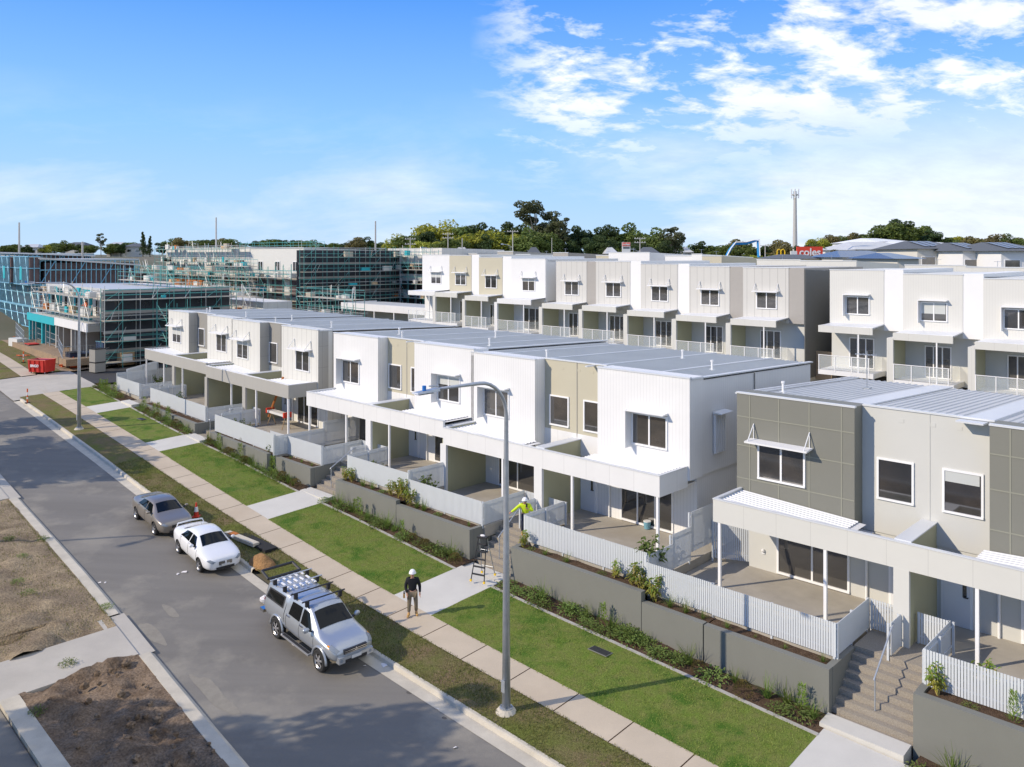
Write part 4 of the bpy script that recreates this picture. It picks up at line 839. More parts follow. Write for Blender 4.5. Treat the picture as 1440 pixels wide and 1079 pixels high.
# ---------------------------------------------------------------- back row: three storey townhouses
def back_unit(B, u1, u0, us, zr, box, strip_m, olive='olive_panel', strip_z=0, win=True, first=False, pier=True, back=11.5, hooded=True, fas='cream_panel'):
    """box front from u1 (far) to u0 (near), then a strip panel down to us"""
    q = MB(); ubox(q, u0, u1, 0, back, zr-4.1, zr, box); bx = B.put(q, 'upper_wall'); q = MB(); ubox(q, u0-.02, u1+.02, -.03, .12, zr-.02, zr+.04, 'flashing'); B.put(q, 'capping', bx)
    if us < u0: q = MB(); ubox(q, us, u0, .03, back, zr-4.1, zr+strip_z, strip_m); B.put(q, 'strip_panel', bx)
    q = MB(); gable(q, us, u1, .3, back, zr-.3, zr-.12, zr-.5, 'roof_blue'); B.put(q, 'roof')
    c = (u0+u1)/2-.1; w0, w1 = zr-3.1, zr-1.82; f = window(B, c-.82, c+.82, w0, w1, -.01, 1)
    (hood if hooded == 1 else awning)(B, f, c-.82, c+.82, w0, w1, -.01) if hooded == 1 else awning(B, f, c-.82, c+.82, w1+.02, -.01, ext=.2, proj=.45)
    zd = zr-6.88; zc0, zc1 = zr-4.28, zr-3.82
    q = MB(); ubox(q, us, u1, .35, back, zd-3, zr-4.0, 'light_grey_wall' if box != 'white_board' else 'white_board'); B.put(q, 'living_level_wall')
    # canopy
    q = MB(); ubox(q, u0+.05, u1, -2.0, -1.9, zc0, zc1, fas if box != 'white_board' else 'white_panel'); ubox(q, u1-.08, u1, -1.9, .0, zc0, zc1, fas if box != 'white_board' else 'white_panel'); q.hexa([(-u1+.08, -1.9, zc1-.08), (-u0, -1.9, zc1-.02), (-u0, .02, zc1+.10), (-u1+.08, .02, zc1-.02), (-u1+.08, -1.9, zc1-.02), (-u0, -1.9, zc1+.04), (-u0, .02, zc1+.16), (-u1+.08, .02, zc1+.06)], 'roof_white'); cn = B.put(q, 'canopy_roof')
    q = MB(); q.tube([(-u0-.02, -1.95, zc1-.02), (-u0-.02, 0, zc1+.1)], .05, 6, 'steel'); B.put(q, 'gutter', cn)
    # deck and balustrade
    q = MB(); ubox(q, u0+.0, u1, -2.0, .35, zd-.32, zd, 'white_panel'); dk = B.put(q, 'deck')
    q = MB(); ubox(q, u0+.3, u1-.05, -1.99, -1.975, zd+.08, zd+1.0, 'glass_clear'); B.put(q, 'glass_panel', dk)
    q = MB(); ubox(q, u0+.25, u1, -2.03, -1.97, zd+1.0, zd+1.04, 'white_frame'); B.put(q, 'rail', dk)
    for k in range(4): q = MB(); uu = u0+.3+(u1-u0-.35)*k/3; ubox(q, uu-.025, uu+.025, -2.02, -1.97, zd-.1, zd+1.0, 'white_frame'); B.put(q, 'baluster_post', dk)
    q = MB(); ubox(q, u0+.27, u0+.3, -1.97, .3, zd+.08, zd+1.0, 'glass_clear'); B.put(q, 'glass_panel', dk)
    q = MB(); ubox(q, u0+.95, u0+1.03, -1.98, -1.90, zd, zc0, 'white_frame'); B.put(q, 'post')
    if pier:
        q = MB(); ubox(q, u1-.02, u1+.38, -2.0, .35, zd-3, zc0+.1, 'white_panel' if box == 'white_board' else 'cream_panel'); pw = B.put(q, 'party_wall'); q = MB(); ubox(q, u1-.035, u1-.02, -1.8, .34, zd, zc0, olive); B.put(q, 'olive_face', pw)
    window(B, u0+.75, u1-1.25, zd+.03, zd+2.15, .35, 2, .07, 'sliding_door')
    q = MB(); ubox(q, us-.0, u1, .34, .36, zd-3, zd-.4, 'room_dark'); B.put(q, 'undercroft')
def back_rows():
    g = 'three storey townhouse blocks of the back row'
    B = Bd(BR, 4, 'townhouse_block', 'white and beige three storey townhouses with glass balconies behind the lamp post arm', 'townhouses', g, u=35)
    for u1, u0, us, zr, b, s, sz in [(53.35, 48.95, 48.95, 13.1, 'white_board', None, 0), (48.95, 45.58, 44.47, 13.05, 'beige_panel', 'white_paint', .08), (44.47, 41.14, 39.93, 12.85, 'beige_panel', 'white_paint', .1), (39.93, 35.49, 35.45, 12.72, 'white_board', 'white_paint', 0)]:
        back_unit(B, u1, u0, us, zr, b, s, strip_z=sz, pier=u1 < 53, olive='olive_panel', hooded=2)
    B = Bd(BR, 4, 'townhouse_block', 'grey board three storey townhouses with white strips and glass balconies, centre of the back row', 'townhouses', g, u=10)
    for u1, u0, us, zr, b, s in [(34.17, 30.56, 29.51, 12.5, 'pale_grey_board', 'pinkish_grey'), (29.51, 25.82, 24.72, 12.5, 'pale_grey_board', 'white_paint'), (24.72, 21.09, 20.02, 12.3, 'pale_grey_board', 'white_paint'), (20.02, 16.41, 15.27, 12.15, 'pale_grey_board', 'pinkish_grey'), (15.27, 11.61, 10.45, 12.1, 'pale_grey_board', 'pinkish_grey')]:  # pinkish_grey strips: box returns drawn flush, their shade put into the colour
        back_unit(B, u1, u0, us, zr, b, s, olive='olive_panel', hooded=2, strip_z=.06 if s == 'white_paint' else 0)
    q = MB(); q.hexa([(-10.44, .06, 4), (-10.38, .06, 4), (-10.38, 11.6, 4), (-10.44, 11.6, 4), (-10.44, .06, 12.0), (-10.38, .06, 12.0), (-10.38, 11.6, 11.5), (-10.44, 11.6, 11.5)], 'dark_grey_side'); B.put(q, 'side_wall')
    B = Bd(BR, 4, 'townhouse_block', 'cream corrugated three storey townhouses with white strips and balconies, right end of the back row', 'townhouses', g, u=-10)
    for u1, u0, us, zr in [(8.55, 4.84, 3.6, 12.0), (3.6, -.02, -1.19, 11.79), (-1.19, -4.85, -6.05, 11.56), (-6.05, -9.7, -10.9, 11.3), (-10.9, -14.5, -15.7, 11.1)]:
        back_unit(B, u1, u0, us, zr, 'light_cream', 'white_paint', strip_z=.07, hooded=1, pier=u1 < 8)
    q = MB(); q.box(-10.5, -8.6, 2.0, 2.1, 3.8, 5.9, 'plywood'); e = q.build('timber_gate'); e.location = BR.P(0, 0, 0); e.rotation_euler = (0, 0, BR.rz); tag(e, 'tan timber gate closing the gap between the grey and cream back row blocks', 'gate')
    # tops of the row behind
    def rear(label, items, u):
        Bq = Bd(BR, 4, 'townhouse_block', label, 'townhouses', 'townhouse blocks seen only over the back row roofs', u=u)
        for a, b, zt, m, v in items:
            q = MB(); gable(q, a, b, v, v+12, 4, zt, zt-.35, m); w = Bq.put(q, 'upper_wall'); q = MB(); ubox(q, a-.03, b+.03, v-.04, v+.12, zt-.03, zt+.05, 'flashing'); Bq.put(q, 'capping', w)
            q = MB(); q.tube([(-(a+b)/2, v+1, zt-.2), (-(a+b)/2, v+1, zt+.55)], .02, 5, 'steel'); q.tube([(-(a+b)/2-.3, v+1, zt+.5), (-(a+b)/2+.3, v+1, zt+.5)], .012, 4, 'steel'); Bq.put(q, 'roof_aerial', w)
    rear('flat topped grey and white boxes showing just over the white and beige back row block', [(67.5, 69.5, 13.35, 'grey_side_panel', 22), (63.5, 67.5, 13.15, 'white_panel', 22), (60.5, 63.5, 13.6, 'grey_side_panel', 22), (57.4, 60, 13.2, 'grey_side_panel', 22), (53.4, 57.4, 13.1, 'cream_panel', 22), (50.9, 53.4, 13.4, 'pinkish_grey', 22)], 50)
    rear('white and beige boxes showing just over the middle of the grey back row block', [(44.5, 46.8, 13.05, 'beige_panel', 22.5), (38.6, 44.5, 13.4, 'white_board', 22), (33.0, 36.8, 13.0, 'white_board', 22.5), (31.7, 33.0, 13.2, 'white_board', 22), (29.3, 31.7, 12.98, 'beige_panel', 22)], 29)
    rear('long pale grey box showing just over the gap in the back row', [(20.5, 25.2, 12.6, 'cream_panel', 22), (14.9, 20.5, 12.5, 'cream_panel', 22)], 15)
    rear('long pale grey box showing just over the cream back row block', [(5.4, 10.5, 12.15, 'cream_panel', 22), (.9, 5.4, 12.0, 'cream_panel', 22), (-8, -1.5, 11.8, 'cream_panel', 22)], 0)
mat('light_cream', (.63, .625, .58), .6, var=.03, vscale=.8, groove=.16, gw=.014, gdark=.88)
back_rows()
# ---------------------------------------------------------------- building site
def scaffold(fr, u0, u1, v0, v1, z0, z1, lift, label, m='scaf_teal', bay=2.0, face='u', decks=True, mesh=None, brace=True, lean=0, clutter=0):
    """tube scaffold; face 'u' runs along the street, 'v' runs back from it"""
    e = empty('scaffold', fr.P(u0, v0, z0), fr.rz, label, 'scaffold', 'scaffolds on the building site'); X = lambda u, v, z: (-(u-u0), v-v0, z-z0)
    L = (u1-u0) if face == 'u' else (v1-v0); n = max(1, round(abs(L)/bay)); rr = random.Random(int(abs(u0*7+v0*3)))
    def pt(t, s, z): return X(u0+(u1-u0)*t, v0+(v1-v0)*s, z) if face == 'u' else X(u0+(u1-u0)*s, v0+(v1-v0)*t, z)
    for i in range(n+1):
        for s in (0, 1):
            q = MB(); q.tube([pt(i/n, s, z0), pt(i/n, s, z1+rr.uniform(-.2, .5))], .030, 5, m if rr.random() < .75 else 'scaf_galv'); q.build('standard', e)
    z = z0+lift*.25; k = 0
    while z < z1:
        for s in (0, 1):
            for dz in (0, .5, 1.0):
                if z+dz > z1+.3: continue
                q = MB(); q.tube([pt(0, s, z+dz), pt(1, s, z+dz)], .024, 4, m if (k+int(dz*2)) % 3 else 'scaf_galv'); q.build('ledger', e)
        if decks: q = MB(); a = pt(0, .1, z+.02); b = pt(1, .9, z+.07); q.box(a[0], b[0], a[1], b[1], a[2], b[2], 'deck'); q.build('deck_board', e)
        if brace:
            for i in range(0, n, 3): q = MB(); q.tube([pt(i/n, 0, z), pt(min(1, (i+1)/n), 0, min(z1, z+lift))], .022, 4, m); q.build('brace', e)
        z += lift; k += 1
    if clutter:
        z = z0+lift*.25
        while z < z1:
            for i in range(int(n*clutter)):
                t = rr.uniform(.03, .9); w = rr.uniform(.03, .09); h = rr.uniform(.25, 1.5); a = pt(t, rr.uniform(.2, .5), z+.08); b = pt(min(1, t+w), rr.uniform(.55, .9), z+.08+h); q = MB(); mm = rr.choice(['board_white', 'plywood', 'board_white', 'deck', 'room_dark', 'teal_wrap', 'light_cream', 'rust_orange'])
                if h > .8: q.tube([a, (b[0], b[1], b[2]-z0+z0)], .03, 4, rr.choice(['deck', 'scaf_galv', 'board_white']))
                else: q.box(a[0], b[0], a[1], b[1], a[2], a[2]+h, mm)
                q.build('stacked_material', e)
            z += lift
    if mesh:
        q = MB()
        for (ta, tb, za, zb) in mesh: a = pt(ta, -.06, za); b = pt(tb, -.06, za); q.add([a, b, (b[0], b[1], zb-z0), (a[0], a[1], zb-z0)], [(0, 1, 2, 3)], 'mesh_black')
        q.build('shade_mesh', e)
    return e
def studwall(mb, p, q_, z0, z1, m='frame_blue', sp=.6, r=.058):
    p, q_ = Vector(p), Vector(q_); d = q_-p; L = d.length; n = max(1, int(L/sp)); d.normalize(); s = Vector((d.y, -d.x, 0))*r
    def bar(a, b, w=r):
        a, b = Vector(a), Vector(b); mb.tube([a, b], w, 4, m)
    for i in range(n+1): a = p+d*L*i/n; bar((a.x, a.y, z0), (a.x, a.y, z1))
    for z in (z0, z1, (z0+z1)/2+.3): bar((p.x, p.y, z), (q_.x, q_.y, z), r*1.3)
    for i in range(0, n-2, 6): a = p+d*L*i/n; b = p+d*L*min(n, i+3)/n; bar((a.x, a.y, z0), (b.x, b.y, z1))
def framed_house(fr, u0, u1, v0, v1, z0, levels, label, boxes=(), roofdrop=.9, wrap=False, rm='roof_pale'):
    B = Bd(fr, z0, 'unfinished_house', label, 'unfinished building', 'unfinished townhouses on the building site', u=u0); zt = levels[-1]
    q = MB(); ubox(q, u0+.5, u1-.5, v0+.6, v1-.3, z0, zt-.5, 'frame_inside'); B.put(q, 'inner_wall')
    for a, b in zip(levels, levels[1:]):
        q = MB(); studwall(q, (-u0, v0, 0), (-u0, v1, 0), a, b-.15); studwall(q, (-u0, v0, 0), (-u1, v0, 0), a, b-.15); B.put(q, 'wall_frame')
        q = MB(); ubox(q, u0-.05, u1+.05, v0-.05, v1, b-.16, b+.02, 'frame_blue' if b < zt else rm); B.put(q, 'floor_frame')
    q = MB(); q.hexa([(-u1-.1, v0-.2, zt), (-u0+.15, v0-.2, zt), (-u0+.15, v1+.2, zt-roofdrop), (-u1-.1, v1+.2, zt-roofdrop), (-u1-.1, v0-.2, zt+.22), (-u0+.15, v0-.2, zt+.22), (-u0+.15, v1+.2, zt-roofdrop+.22), (-u1-.1, v1+.2, zt-roofdrop+.22)], rm); B.put(q, 'roof')
    for a, b, za, zb in boxes:
        q = MB(); studwall(q, (-a, v0-1.3, 0), (-b, v0-1.3, 0), za, zb, 'frame_blue', .5); studwall(q, (-a, v0-1.3, 0), (-a, v0, 0), za, zb, 'frame_blue', .5); ubox(q, a+.1, b-.1, v0-1.1, v0, za, zb-.1, 'frame_inside'); B.put(q, 'bay_frame')
        q = MB(); c = (a+b)/2; ubox(q, c-.6, c+.5, v0-1.36, v0-1.33, (za+zb)/2-1.2, (za+zb)/2+.5, 'teal_wrap'); B.put(q, 'wrap_panel')
    return B
def site_c():
    # front pair under construction, right end at the side street
    B = Bd(C1, 3.3, 'unfinished_townhouses', 'unfinished townhouses with white and turquoise fascia behind the red skip bin', 'unfinished building', 'unfinished townhouses on the building site')
    q = MB(); ubox(q, 0, 11.4, 0, .15, 5.68, 6.5, 'white_panel'); ubox(q, 0, .12, .15, 2.2, 5.68, 6.5, 'grey_recess'); B.put(q, 'fascia')
    q = MB(); ubox(q, 11.5, 23.2, 0, .15, 5.6, 6.42, 'teal_wrap'); B.put(q, 'wrapped_fascia')
    q = MB(); ubox(q, 0, 23.2, .1, 13, 6.3, 6.38, 'roof_white'); B.put(q, 'canopy_roof')
    q = MB(); ubox(q, .2, 23, 2.8, 13, 2.4, 9.55, 'board_white'); B.put(q, 'wall')
    q = MB(); gable(q, -.1, 23.3, 2.0, 13.4, 9.4, 9.75, 9.5, 'roof_pale'); B.put(q, 'roof')
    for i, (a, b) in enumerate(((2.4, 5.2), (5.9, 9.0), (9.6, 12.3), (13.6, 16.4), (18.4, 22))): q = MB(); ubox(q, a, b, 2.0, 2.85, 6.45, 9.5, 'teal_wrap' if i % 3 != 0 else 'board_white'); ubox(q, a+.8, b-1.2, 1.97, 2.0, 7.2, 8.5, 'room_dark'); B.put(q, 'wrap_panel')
    for u in (5.7, 11.4, 17.2, 22.9): q = MB(); ubox(q, u-.2, u+.2, .16, 2.8, 3.2, 5.6, 'warm_grey_fascia' if u < 12 else 'teal_wrap'); B.put(q, 'party_wall')
    for u in (.3, 2.5, 4.0, 8.2, 10, 13.5, 15.2, 19.5, 21): q = MB(); q.tube([(-u, .1, 3.2), (-u, .1, 5.65)], .06, 6, 'scaf_galv'); B.put(q, 'post')
    q = MB(); ubox(q, -.2, 23.4, -1.8, 2.8, 2.6, 3.25, 'site_dirt'); tag_ = B.put(q, 'patio')
    q = MB(); ubox(q, 2.2, 22.8, 2.76, 2.79, 3.3, 5.5, 'frame_inside'); B.put(q, 'opening')
    scaffold(C1, .3, 22.5, .3, 1.6, 6.5, 9.4, 1.9, 'scaffold with white boards on the front of the unfinished townhouses behind the skip bin', 'scaf_galv', bay=1.7, clutter=1.0)
    scaffold(C1, -1.5, -.3, 1.2, 14.2, 2.2, 9.75, 2.0, 'tall scaffold wrapped in black mesh on the side of the unfinished townhouses', face='v', bay=1.7, clutter=.5)
    q = MB(); q.box(.22, .25, 1.6, 14, 2.3, 9.62, 'mesh_black'); 
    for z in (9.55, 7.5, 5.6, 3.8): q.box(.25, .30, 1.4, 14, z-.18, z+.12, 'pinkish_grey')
    B.put(q, 'shade_mesh')
    scaffold(C1, 0, 14, 16.5, 18, 2.2, 9.6, 1.9, 'silver and turquoise scaffold filled with material behind the black mesh corner', 'scaf_galv', bay=1.7, clutter=1.6)
    scaffold(C1, -12, 0, 22.0, 23.4, 2.2, 9.2, 1.9, 'turquoise scaffold full of boards between the two black mesh walls', bay=1.7, clutter=1.6)
    q = MB(); ubox(q, 1, 13, 18.5, 22, 2.4, 7.8, 'board_white'); ubox(q, 3, 6, 18.4, 18.5, 3, 5.5, 'room_dark'); ubox(q, 8, 11, 18.4, 18.5, 3, 5.5, 'room_dark'); B.put(q, 'rear_wall')
    scaffold(C1, -4.2, -1.5, 6.0, 8.0, 2.2, 8.3, 2.0, 'freestanding turquoise scaffold tower leaning props at the side street', bay=2.7, decks=False)
    framed_house(C1, 31.8, 55, 3.3, 15.3, 3.4, [3.6, 6.4, 9.3, 12.6], 'unfinished house of blue steel frame beyond the turquoise fascia', boxes=[(31.8, 39.6, 9.3, 12.9), (42.2, 48.5, 9.3, 12.9)], roofdrop=.95)
    framed_house(C1, 58, 84, 3.3, 17, 4.0, [4.2, 7.4, 10.4, 13.4], 'second unfinished house of blue steel frame at the left edge', boxes=[(58, 63, 10.2, 13.4)], roofdrop=.5, rm='roof_white')
    framed_house(C1, 36, 62, 30, 42, 4.5, [4.8, 7.6, 10.6, 13.5], 'unfinished blue framed building with long white roof behind the others', roofdrop=.1, rm='roof_white')
    # back row site
    B = Bd(BR, 4, 'unfinished_townhouses', 'three storey townhouses with white boards behind layers of turquoise scaffold', 'unfinished building', 'unfinished townhouses on the building site', u=79)
    for a, b, zt, m in [(93.9, 122, 14.25, 'board_white'), (79.4, 93.8, 14.05, 'light_cream')]:
        q = MB(); gable(q, a, b, 1.6, 15, 4, zt, zt-.25, m); w = B.put(q, 'upper_wall'); q = MB(); ubox(q, a, b, 1.5, 15, zt+.0, zt+.08, 'roof_pale'); B.put(q, 'roof')
        rq = random.Random(int(a))
        for k in range(int((b-a)/1.3)):
            for zz in (zt-4.2, zt-7.2, zt-10):
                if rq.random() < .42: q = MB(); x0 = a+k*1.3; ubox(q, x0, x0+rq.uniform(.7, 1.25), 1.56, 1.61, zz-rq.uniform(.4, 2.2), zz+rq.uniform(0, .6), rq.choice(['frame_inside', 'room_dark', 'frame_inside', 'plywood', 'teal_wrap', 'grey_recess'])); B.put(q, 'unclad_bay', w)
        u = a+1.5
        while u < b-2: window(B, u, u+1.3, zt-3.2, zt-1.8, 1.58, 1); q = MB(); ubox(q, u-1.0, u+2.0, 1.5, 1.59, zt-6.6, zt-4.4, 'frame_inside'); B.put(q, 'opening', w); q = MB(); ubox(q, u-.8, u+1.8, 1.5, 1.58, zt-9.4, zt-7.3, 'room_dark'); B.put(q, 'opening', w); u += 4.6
    q = MB(); ubox(q, 79.3, 122, 1.4, 1.6, 6.8, 7.2, 'deck'); ubox(q, 79.3, 122, 1.35, 1.6, 9.7, 10.0, 'deck'); B.put(q, 'floor_edge')
    for a, b in ((94, 108), (108.4, 122)): scaffold(BR, a, b, -.3, 1.0, 3.5, 14.4, 2.0, 'turquoise tube scaffold with timber decks, '+('near' if a < 100 else 'far')+' half of the white boarded building', bay=1.8, clutter=1.3)
    scaffold(BR, 79.6, 93.6, -.3, 1.0, 3.5, 11.6, 2.0, 'turquoise tube scaffold below the cream boarded bays', bay=1.9, clutter=1.3)
    scaffold(BR, 84, 114, -9, -7.6, 2.5, 11.4, 2.0, 'lower turquoise scaffold with timber decks standing in front of the others', bay=1.9, clutter=1.2)
    q = MB(); ubox(q, 86, 112, -7.4, -6, 2.5, 7.4, 'frame_inside'); ubox(q, 86, 112, -7.45, -7.4, 6.6, 7.2, 'deck'); ubox(q, 88, 110, -7.0, -1, 7.4, 7.6, 'deck'); B.put(q, 'lower_wall')
    scaffold(BR, 77.6, 78.6, .4, 18, 4.5, 13.9, 1.95, 'scaffold wrapped in black mesh on the side wall of the back row', face='v', bay=1.8, clutter=.5)
    q = MB(); q.box(-79.22, -79.18, .3, 17.8, 5.2, 13.75, 'mesh_black')
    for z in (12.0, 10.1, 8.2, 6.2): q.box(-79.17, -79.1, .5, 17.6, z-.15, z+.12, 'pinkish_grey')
    B.put(q, 'shade_mesh')
    B = Bd(BR, 4, 'unfinished_townhouses', 'white boarded townhouses under scaffold touching the left end of the white and beige block', 'unfinished building', 'unfinished townhouses on the building site', u=70)
    q = MB(); gable(q, 69.9, 82, 17.5, 30, 4, 14.1, 13.9, 'board_white'); B.put(q, 'upper_wall')
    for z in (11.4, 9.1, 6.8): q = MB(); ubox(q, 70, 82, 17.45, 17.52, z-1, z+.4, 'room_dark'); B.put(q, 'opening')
    scaffold(BR, 70, 82, 15.8, 17, 4.5, 13.9, 2.0, 'scaffold with green tubes just left of the white and beige block', bay=1.8, clutter=1.2)
    scaffold(C1, 2, 20, 9, 10.5, 9.6, 11.6, 2.0, 'low scaffold standing on the roof of the unfinished townhouses behind the skip bin', bay=1.9, clutter=1.0)
    scaffold(BR, 95, 120, 14, 15, 13.9, 15.3, 1.3, 'turquoise edge scaffold along the rear roof of the white boarded building', bay=2.4, decks=False)
    scaffold(C1, 21, 33, 26, 27.4, 5, 12.2, 2.0, 'turquoise scaffold between the blue framed house and the white boarded building', bay=1.9, clutter=1.2)
    B = Bd(BR, 4, 'carport', 'low white carport with long fascia left of the white and beige block', 'carport', u=55)
    q = MB(); ubox(q, 54.6, 73.5, 3.3, 3.45, 6.15, 7.0, 'white_panel'); ubox(q, 73.4, 73.5, 3.4, 9, 6.2, 7.0, 'white_panel'); B.put(q, 'fascia'); q = MB(); ubox(q, 54.6, 73.5, 3.4, 9.5, 6.75, 6.85, 'roof_blue'); B.put(q, 'roof')
    q = MB(); ubox(q, 54.6, 72, 6.5, 6.6, 3, 6.5, 'light_cream'); B.put(q, 'wall'); q = MB(); ubox(q, 57, 61, 6.45, 6.5, 4.3, 6.2, 'room_dark'); B.put(q, 'opening')
    for u in (55, 58.8, 62.6, 66.5, 73.3): q = MB(); ubox(q, u-.06, u+.06, 3.32, 3.44, 3, 6.2, 'white_frame'); B.put(q, 'post')
site_c()
# ---------------------------------------------------------------- far background
def house(x0, x1, yt, yb, Y, label, wall_m='house_cream', roof_m='tile_grey', depth=14, yaw=0, wins=3, rise=.9, solar=0, group='houses behind the townhouses', cat='house'):
    A = at(x0, yt, Y); Bq = at(x1, yb, Y); w = Bq.x-A.x; zt = A.z; zb = min(Bq.z, hill(A.x, Y))-1.5; e = empty('house', (A.x, Y, zb), R(yaw), label, cat, group); H = zt-zb
    q = MB(); q.box(0, w, 0, depth, 0, H, wall_m); q.build('wall', e)
    q = MB(); o = .7; q.add([(-o, -o, H), (w+o, -o, H), (w+o, depth+o, H), (-o, depth+o, H), (w*.2, depth/2, H+rise), (w*.8, depth/2, H+rise)], [(0, 1, 5, 4), (1, 2, 5), (2, 3, 4, 5), (3, 0, 4), (3, 2, 1, 0)], roof_m); rf = q.build('roof', e)
    for i in range(wins):
        cx = w*(i+.5)/wins; q = MB(); q.box(cx-1.1, cx+1.1, -.06, .02, H-2.6, H-1.2, 'white_frame'); f = q.build('window', e); q = MB(); q.box(cx-1.0, cx+1.0, -.08, -.06, H-2.5, H-1.3, 'glass_dark'); q.build('pane', f)
    for i in range(solar):
        t0 = .25+.5*i/solar; s = rise/(depth/2+o); y1, y2 = 1.0, depth/2-.8; q = MB(); q.quad((w*t0, y1, H+s*(y1+o)+.12), (w*(t0+.4/solar), y1, H+s*(y1+o)+.12), (w*(t0+.4/solar), y2, H+s*(y2+o)+.12), (w*t0, y2, H+s*(y2+o)+.12), 'solar'); q.build('solar_panel', rf)
def pole(x, yt, Y, label, m='pole_grey', r=.16, arms=(), lamp=False, yb=None):
    p = at(x, yt, Y); zb = hill(p.x, Y); e = empty('power_pole', (p.x, Y, zb), 0, label, 'pole', 'poles on the skyline'); H = p.z-zb; q = MB(); q.tube([(0, 0, 0), (0, 0, H)], r, 7, m, r2=r*.65); q.build('pole', e)
    for z in arms: q = MB(); q.box(-1.3, 1.3, -.07, .07, H-z-.07, H-z+.07, m); [q.cyl((i, 0), .06, H-z+.07, H-z+.28, 5, 'white_frame') for i in (-1.1, -.5, .5, 1.1)]; q.build('crossarm', e)
    if lamp: q = MB(); q.tube([(0, 0, H*.62), (-1.2, 0, H*.68), (-2.2, 0, H*.69)], .06, 5, 'galv'); q.box(-2.7, -2.1, -.15, .15, H*.68, H*.71, 'galv'); q.build('lamp_arm', e)
def text_mesh(txt, size, m, name='lettering', ext=.02):
    c = bpy.data.curves.new('t', 'FONT'); c.body = txt; c.size = size; c.extrude = ext; c.align_x = 'CENTER'; c.align_y = 'CENTER'; c.offset = size*.02; o = bpy.data.objects.new('t', c); COL.objects.link(o)
    dg = bpy.context.evaluated_depsgraph_get(); me = bpy.data.meshes.new_from_object(o.evaluated_get(dg)); bpy.data.objects.remove(o); me.materials.clear(); me.materials.append(MAT[m]); me.name = name
    r = bpy.data.objects.new(name, me); COL.objects.link(r); return r
def background():
    house(1290, 1352, 350, 373, 125, 'cream upper storey house with dark roof edge, left of the two with solar panels', wins=2, roof_m='tile_grey', solar=3, rise=1.3)
    house(1354, 1404, 353, 374, 118, 'white upper storey house with a brown door recess and solar panels', 'white_paint', wins=2, solar=3, rise=1.3)
    house(1408, 1470, 353, 374, 112, 'white upper storey house with solar panels at the right edge', 'white_paint', wins=2, solar=3, rise=1.3)
    house(1240, 1280, 340, 366, 260, 'pale metal roofed shopping hall on the ridge at the right', 'white_paint', roof_m='roof_white', wins=0, rise=1.5, depth=40)
    house(1206, 1292, 351, 366, 230, 'low pale metal roofed shed in front of the shopping hall', 'house_cream', roof_m='roof_pale', wins=0, rise=2.4, depth=30)
    house(1275, 1345, 343, 366, 240, 'long white roofed shed behind the solar panel houses', 'white_paint', roof_m='roof_white', wins=0, rise=1.0, depth=30)
    house(1160, 1205, 352, 366, 210, 'plain white shop wall right of the red sign', 'white_paint', roof_m='roof_pale', wins=0, rise=.3)
    house(1185, 1262, 362, 372, 140, 'dark blue grey roofed house with solar panels left of the cream house', 'house_cream', 'solar', wins=2, rise=1.2)
    house(1100, 1160, 364, 370, 150, 'dark roofed house under the red sign', 'house_cream', 'tile_grey', wins=0, rise=.8)
    house(1262, 1292, 364, 374, 105, 'small grey roofed house between the cream blocks', 'house_cream', 'solar', wins=0, rise=.8)
    for i, (x0, x1, y, Y) in enumerate([(0, 22, 349, 400), (30, 52, 348, 390), (92, 118, 345, 410), (150, 172, 345, 400), (176, 200, 347, 380), (255, 275, 345, 400), (352, 370, 344, 400), (556, 572, 348, 300), (585, 600, 357, 190), (640, 655, 357, 190), (745, 757, 357, 190), (855, 866, 357, 190), (905, 925, 357, 190), (960, 972, 355, 230), (1016, 1030, 355, 230)]):
        house(x0, x1, y, y+12, Y, 'small pale house among the trees on the skyline, '+ORD[i]+' from the left', wins=2, rise=1.6, depth=9, roof_m='roof_pale' if i % 2 else 'tile_grey', group='small houses on the skyline')
    pole(27, 313, 150, 'tall thin pole at the far left of the skyline', r=.22); pole(304, 306, 140, 'tall thin pole rising above the white boarded scaffold', r=.2); pole(528, 311, 140, 'tall thin pole between the building site and the wooded rise', r=.2); pole(116, 340, 130, 'short dark pole behind the blue framed house', r=.22)
    pole(577, 334, 190, 'crossarm power pole at the left foot of the wooded rise', arms=(.4, 1.6)); pole(630, 327, 188, 'crossarm power pole in front of the yellow green trees', arms=(.4, 1.3)); pole(650, 335, 188, 'plain pole right of the yellow green trees')
    pole(721, 324, 185, 'power pole with street light arm in front of the dark trees', arms=(.3,), lamp=True); pole(900, 334, 185, 'crossarm power pole right of the red shop sign pylon', arms=(.3, 1.2), lamp=True); pole(1076, 344, 190, 'crossarm power pole right of the blue pump boom', arms=(.3,)); pole(776, 335, 188, 'thin pole among the dark trees', r=.1)
    # phone mast
    p = at(1118, 264, 230); zb = hill(p.x, 230); e = empty('phone_mast', (p.x, 230, zb), 0, 'tall pale phone mast with antenna crown above the red sign', 'mast'); H = p.z-zb; q = MB(); q.tube([(0, 0, 0), (0, 0, H-1)], .75, 12, 'pole_grey', r2=.42); q.build('pole', e)
    q = MB(); q.cyl((0, 0), 1.1, H-2.2, H-2.0, 10, 'pole_grey'); q.build('ring', e)
    for i in range(6): a = i*math.pi/3+.2; q = MB(); x, y = 1.1*math.cos(a), 1.1*math.sin(a); q.box(x-.16, x+.16, y-.1, y+.1, H-3.0, H-.4, 'white_frame'); q.tube([(0, 0, H-1.9), (x, y, H-1.9)], .05, 4, 'pole_grey'); q.build('antenna', e)
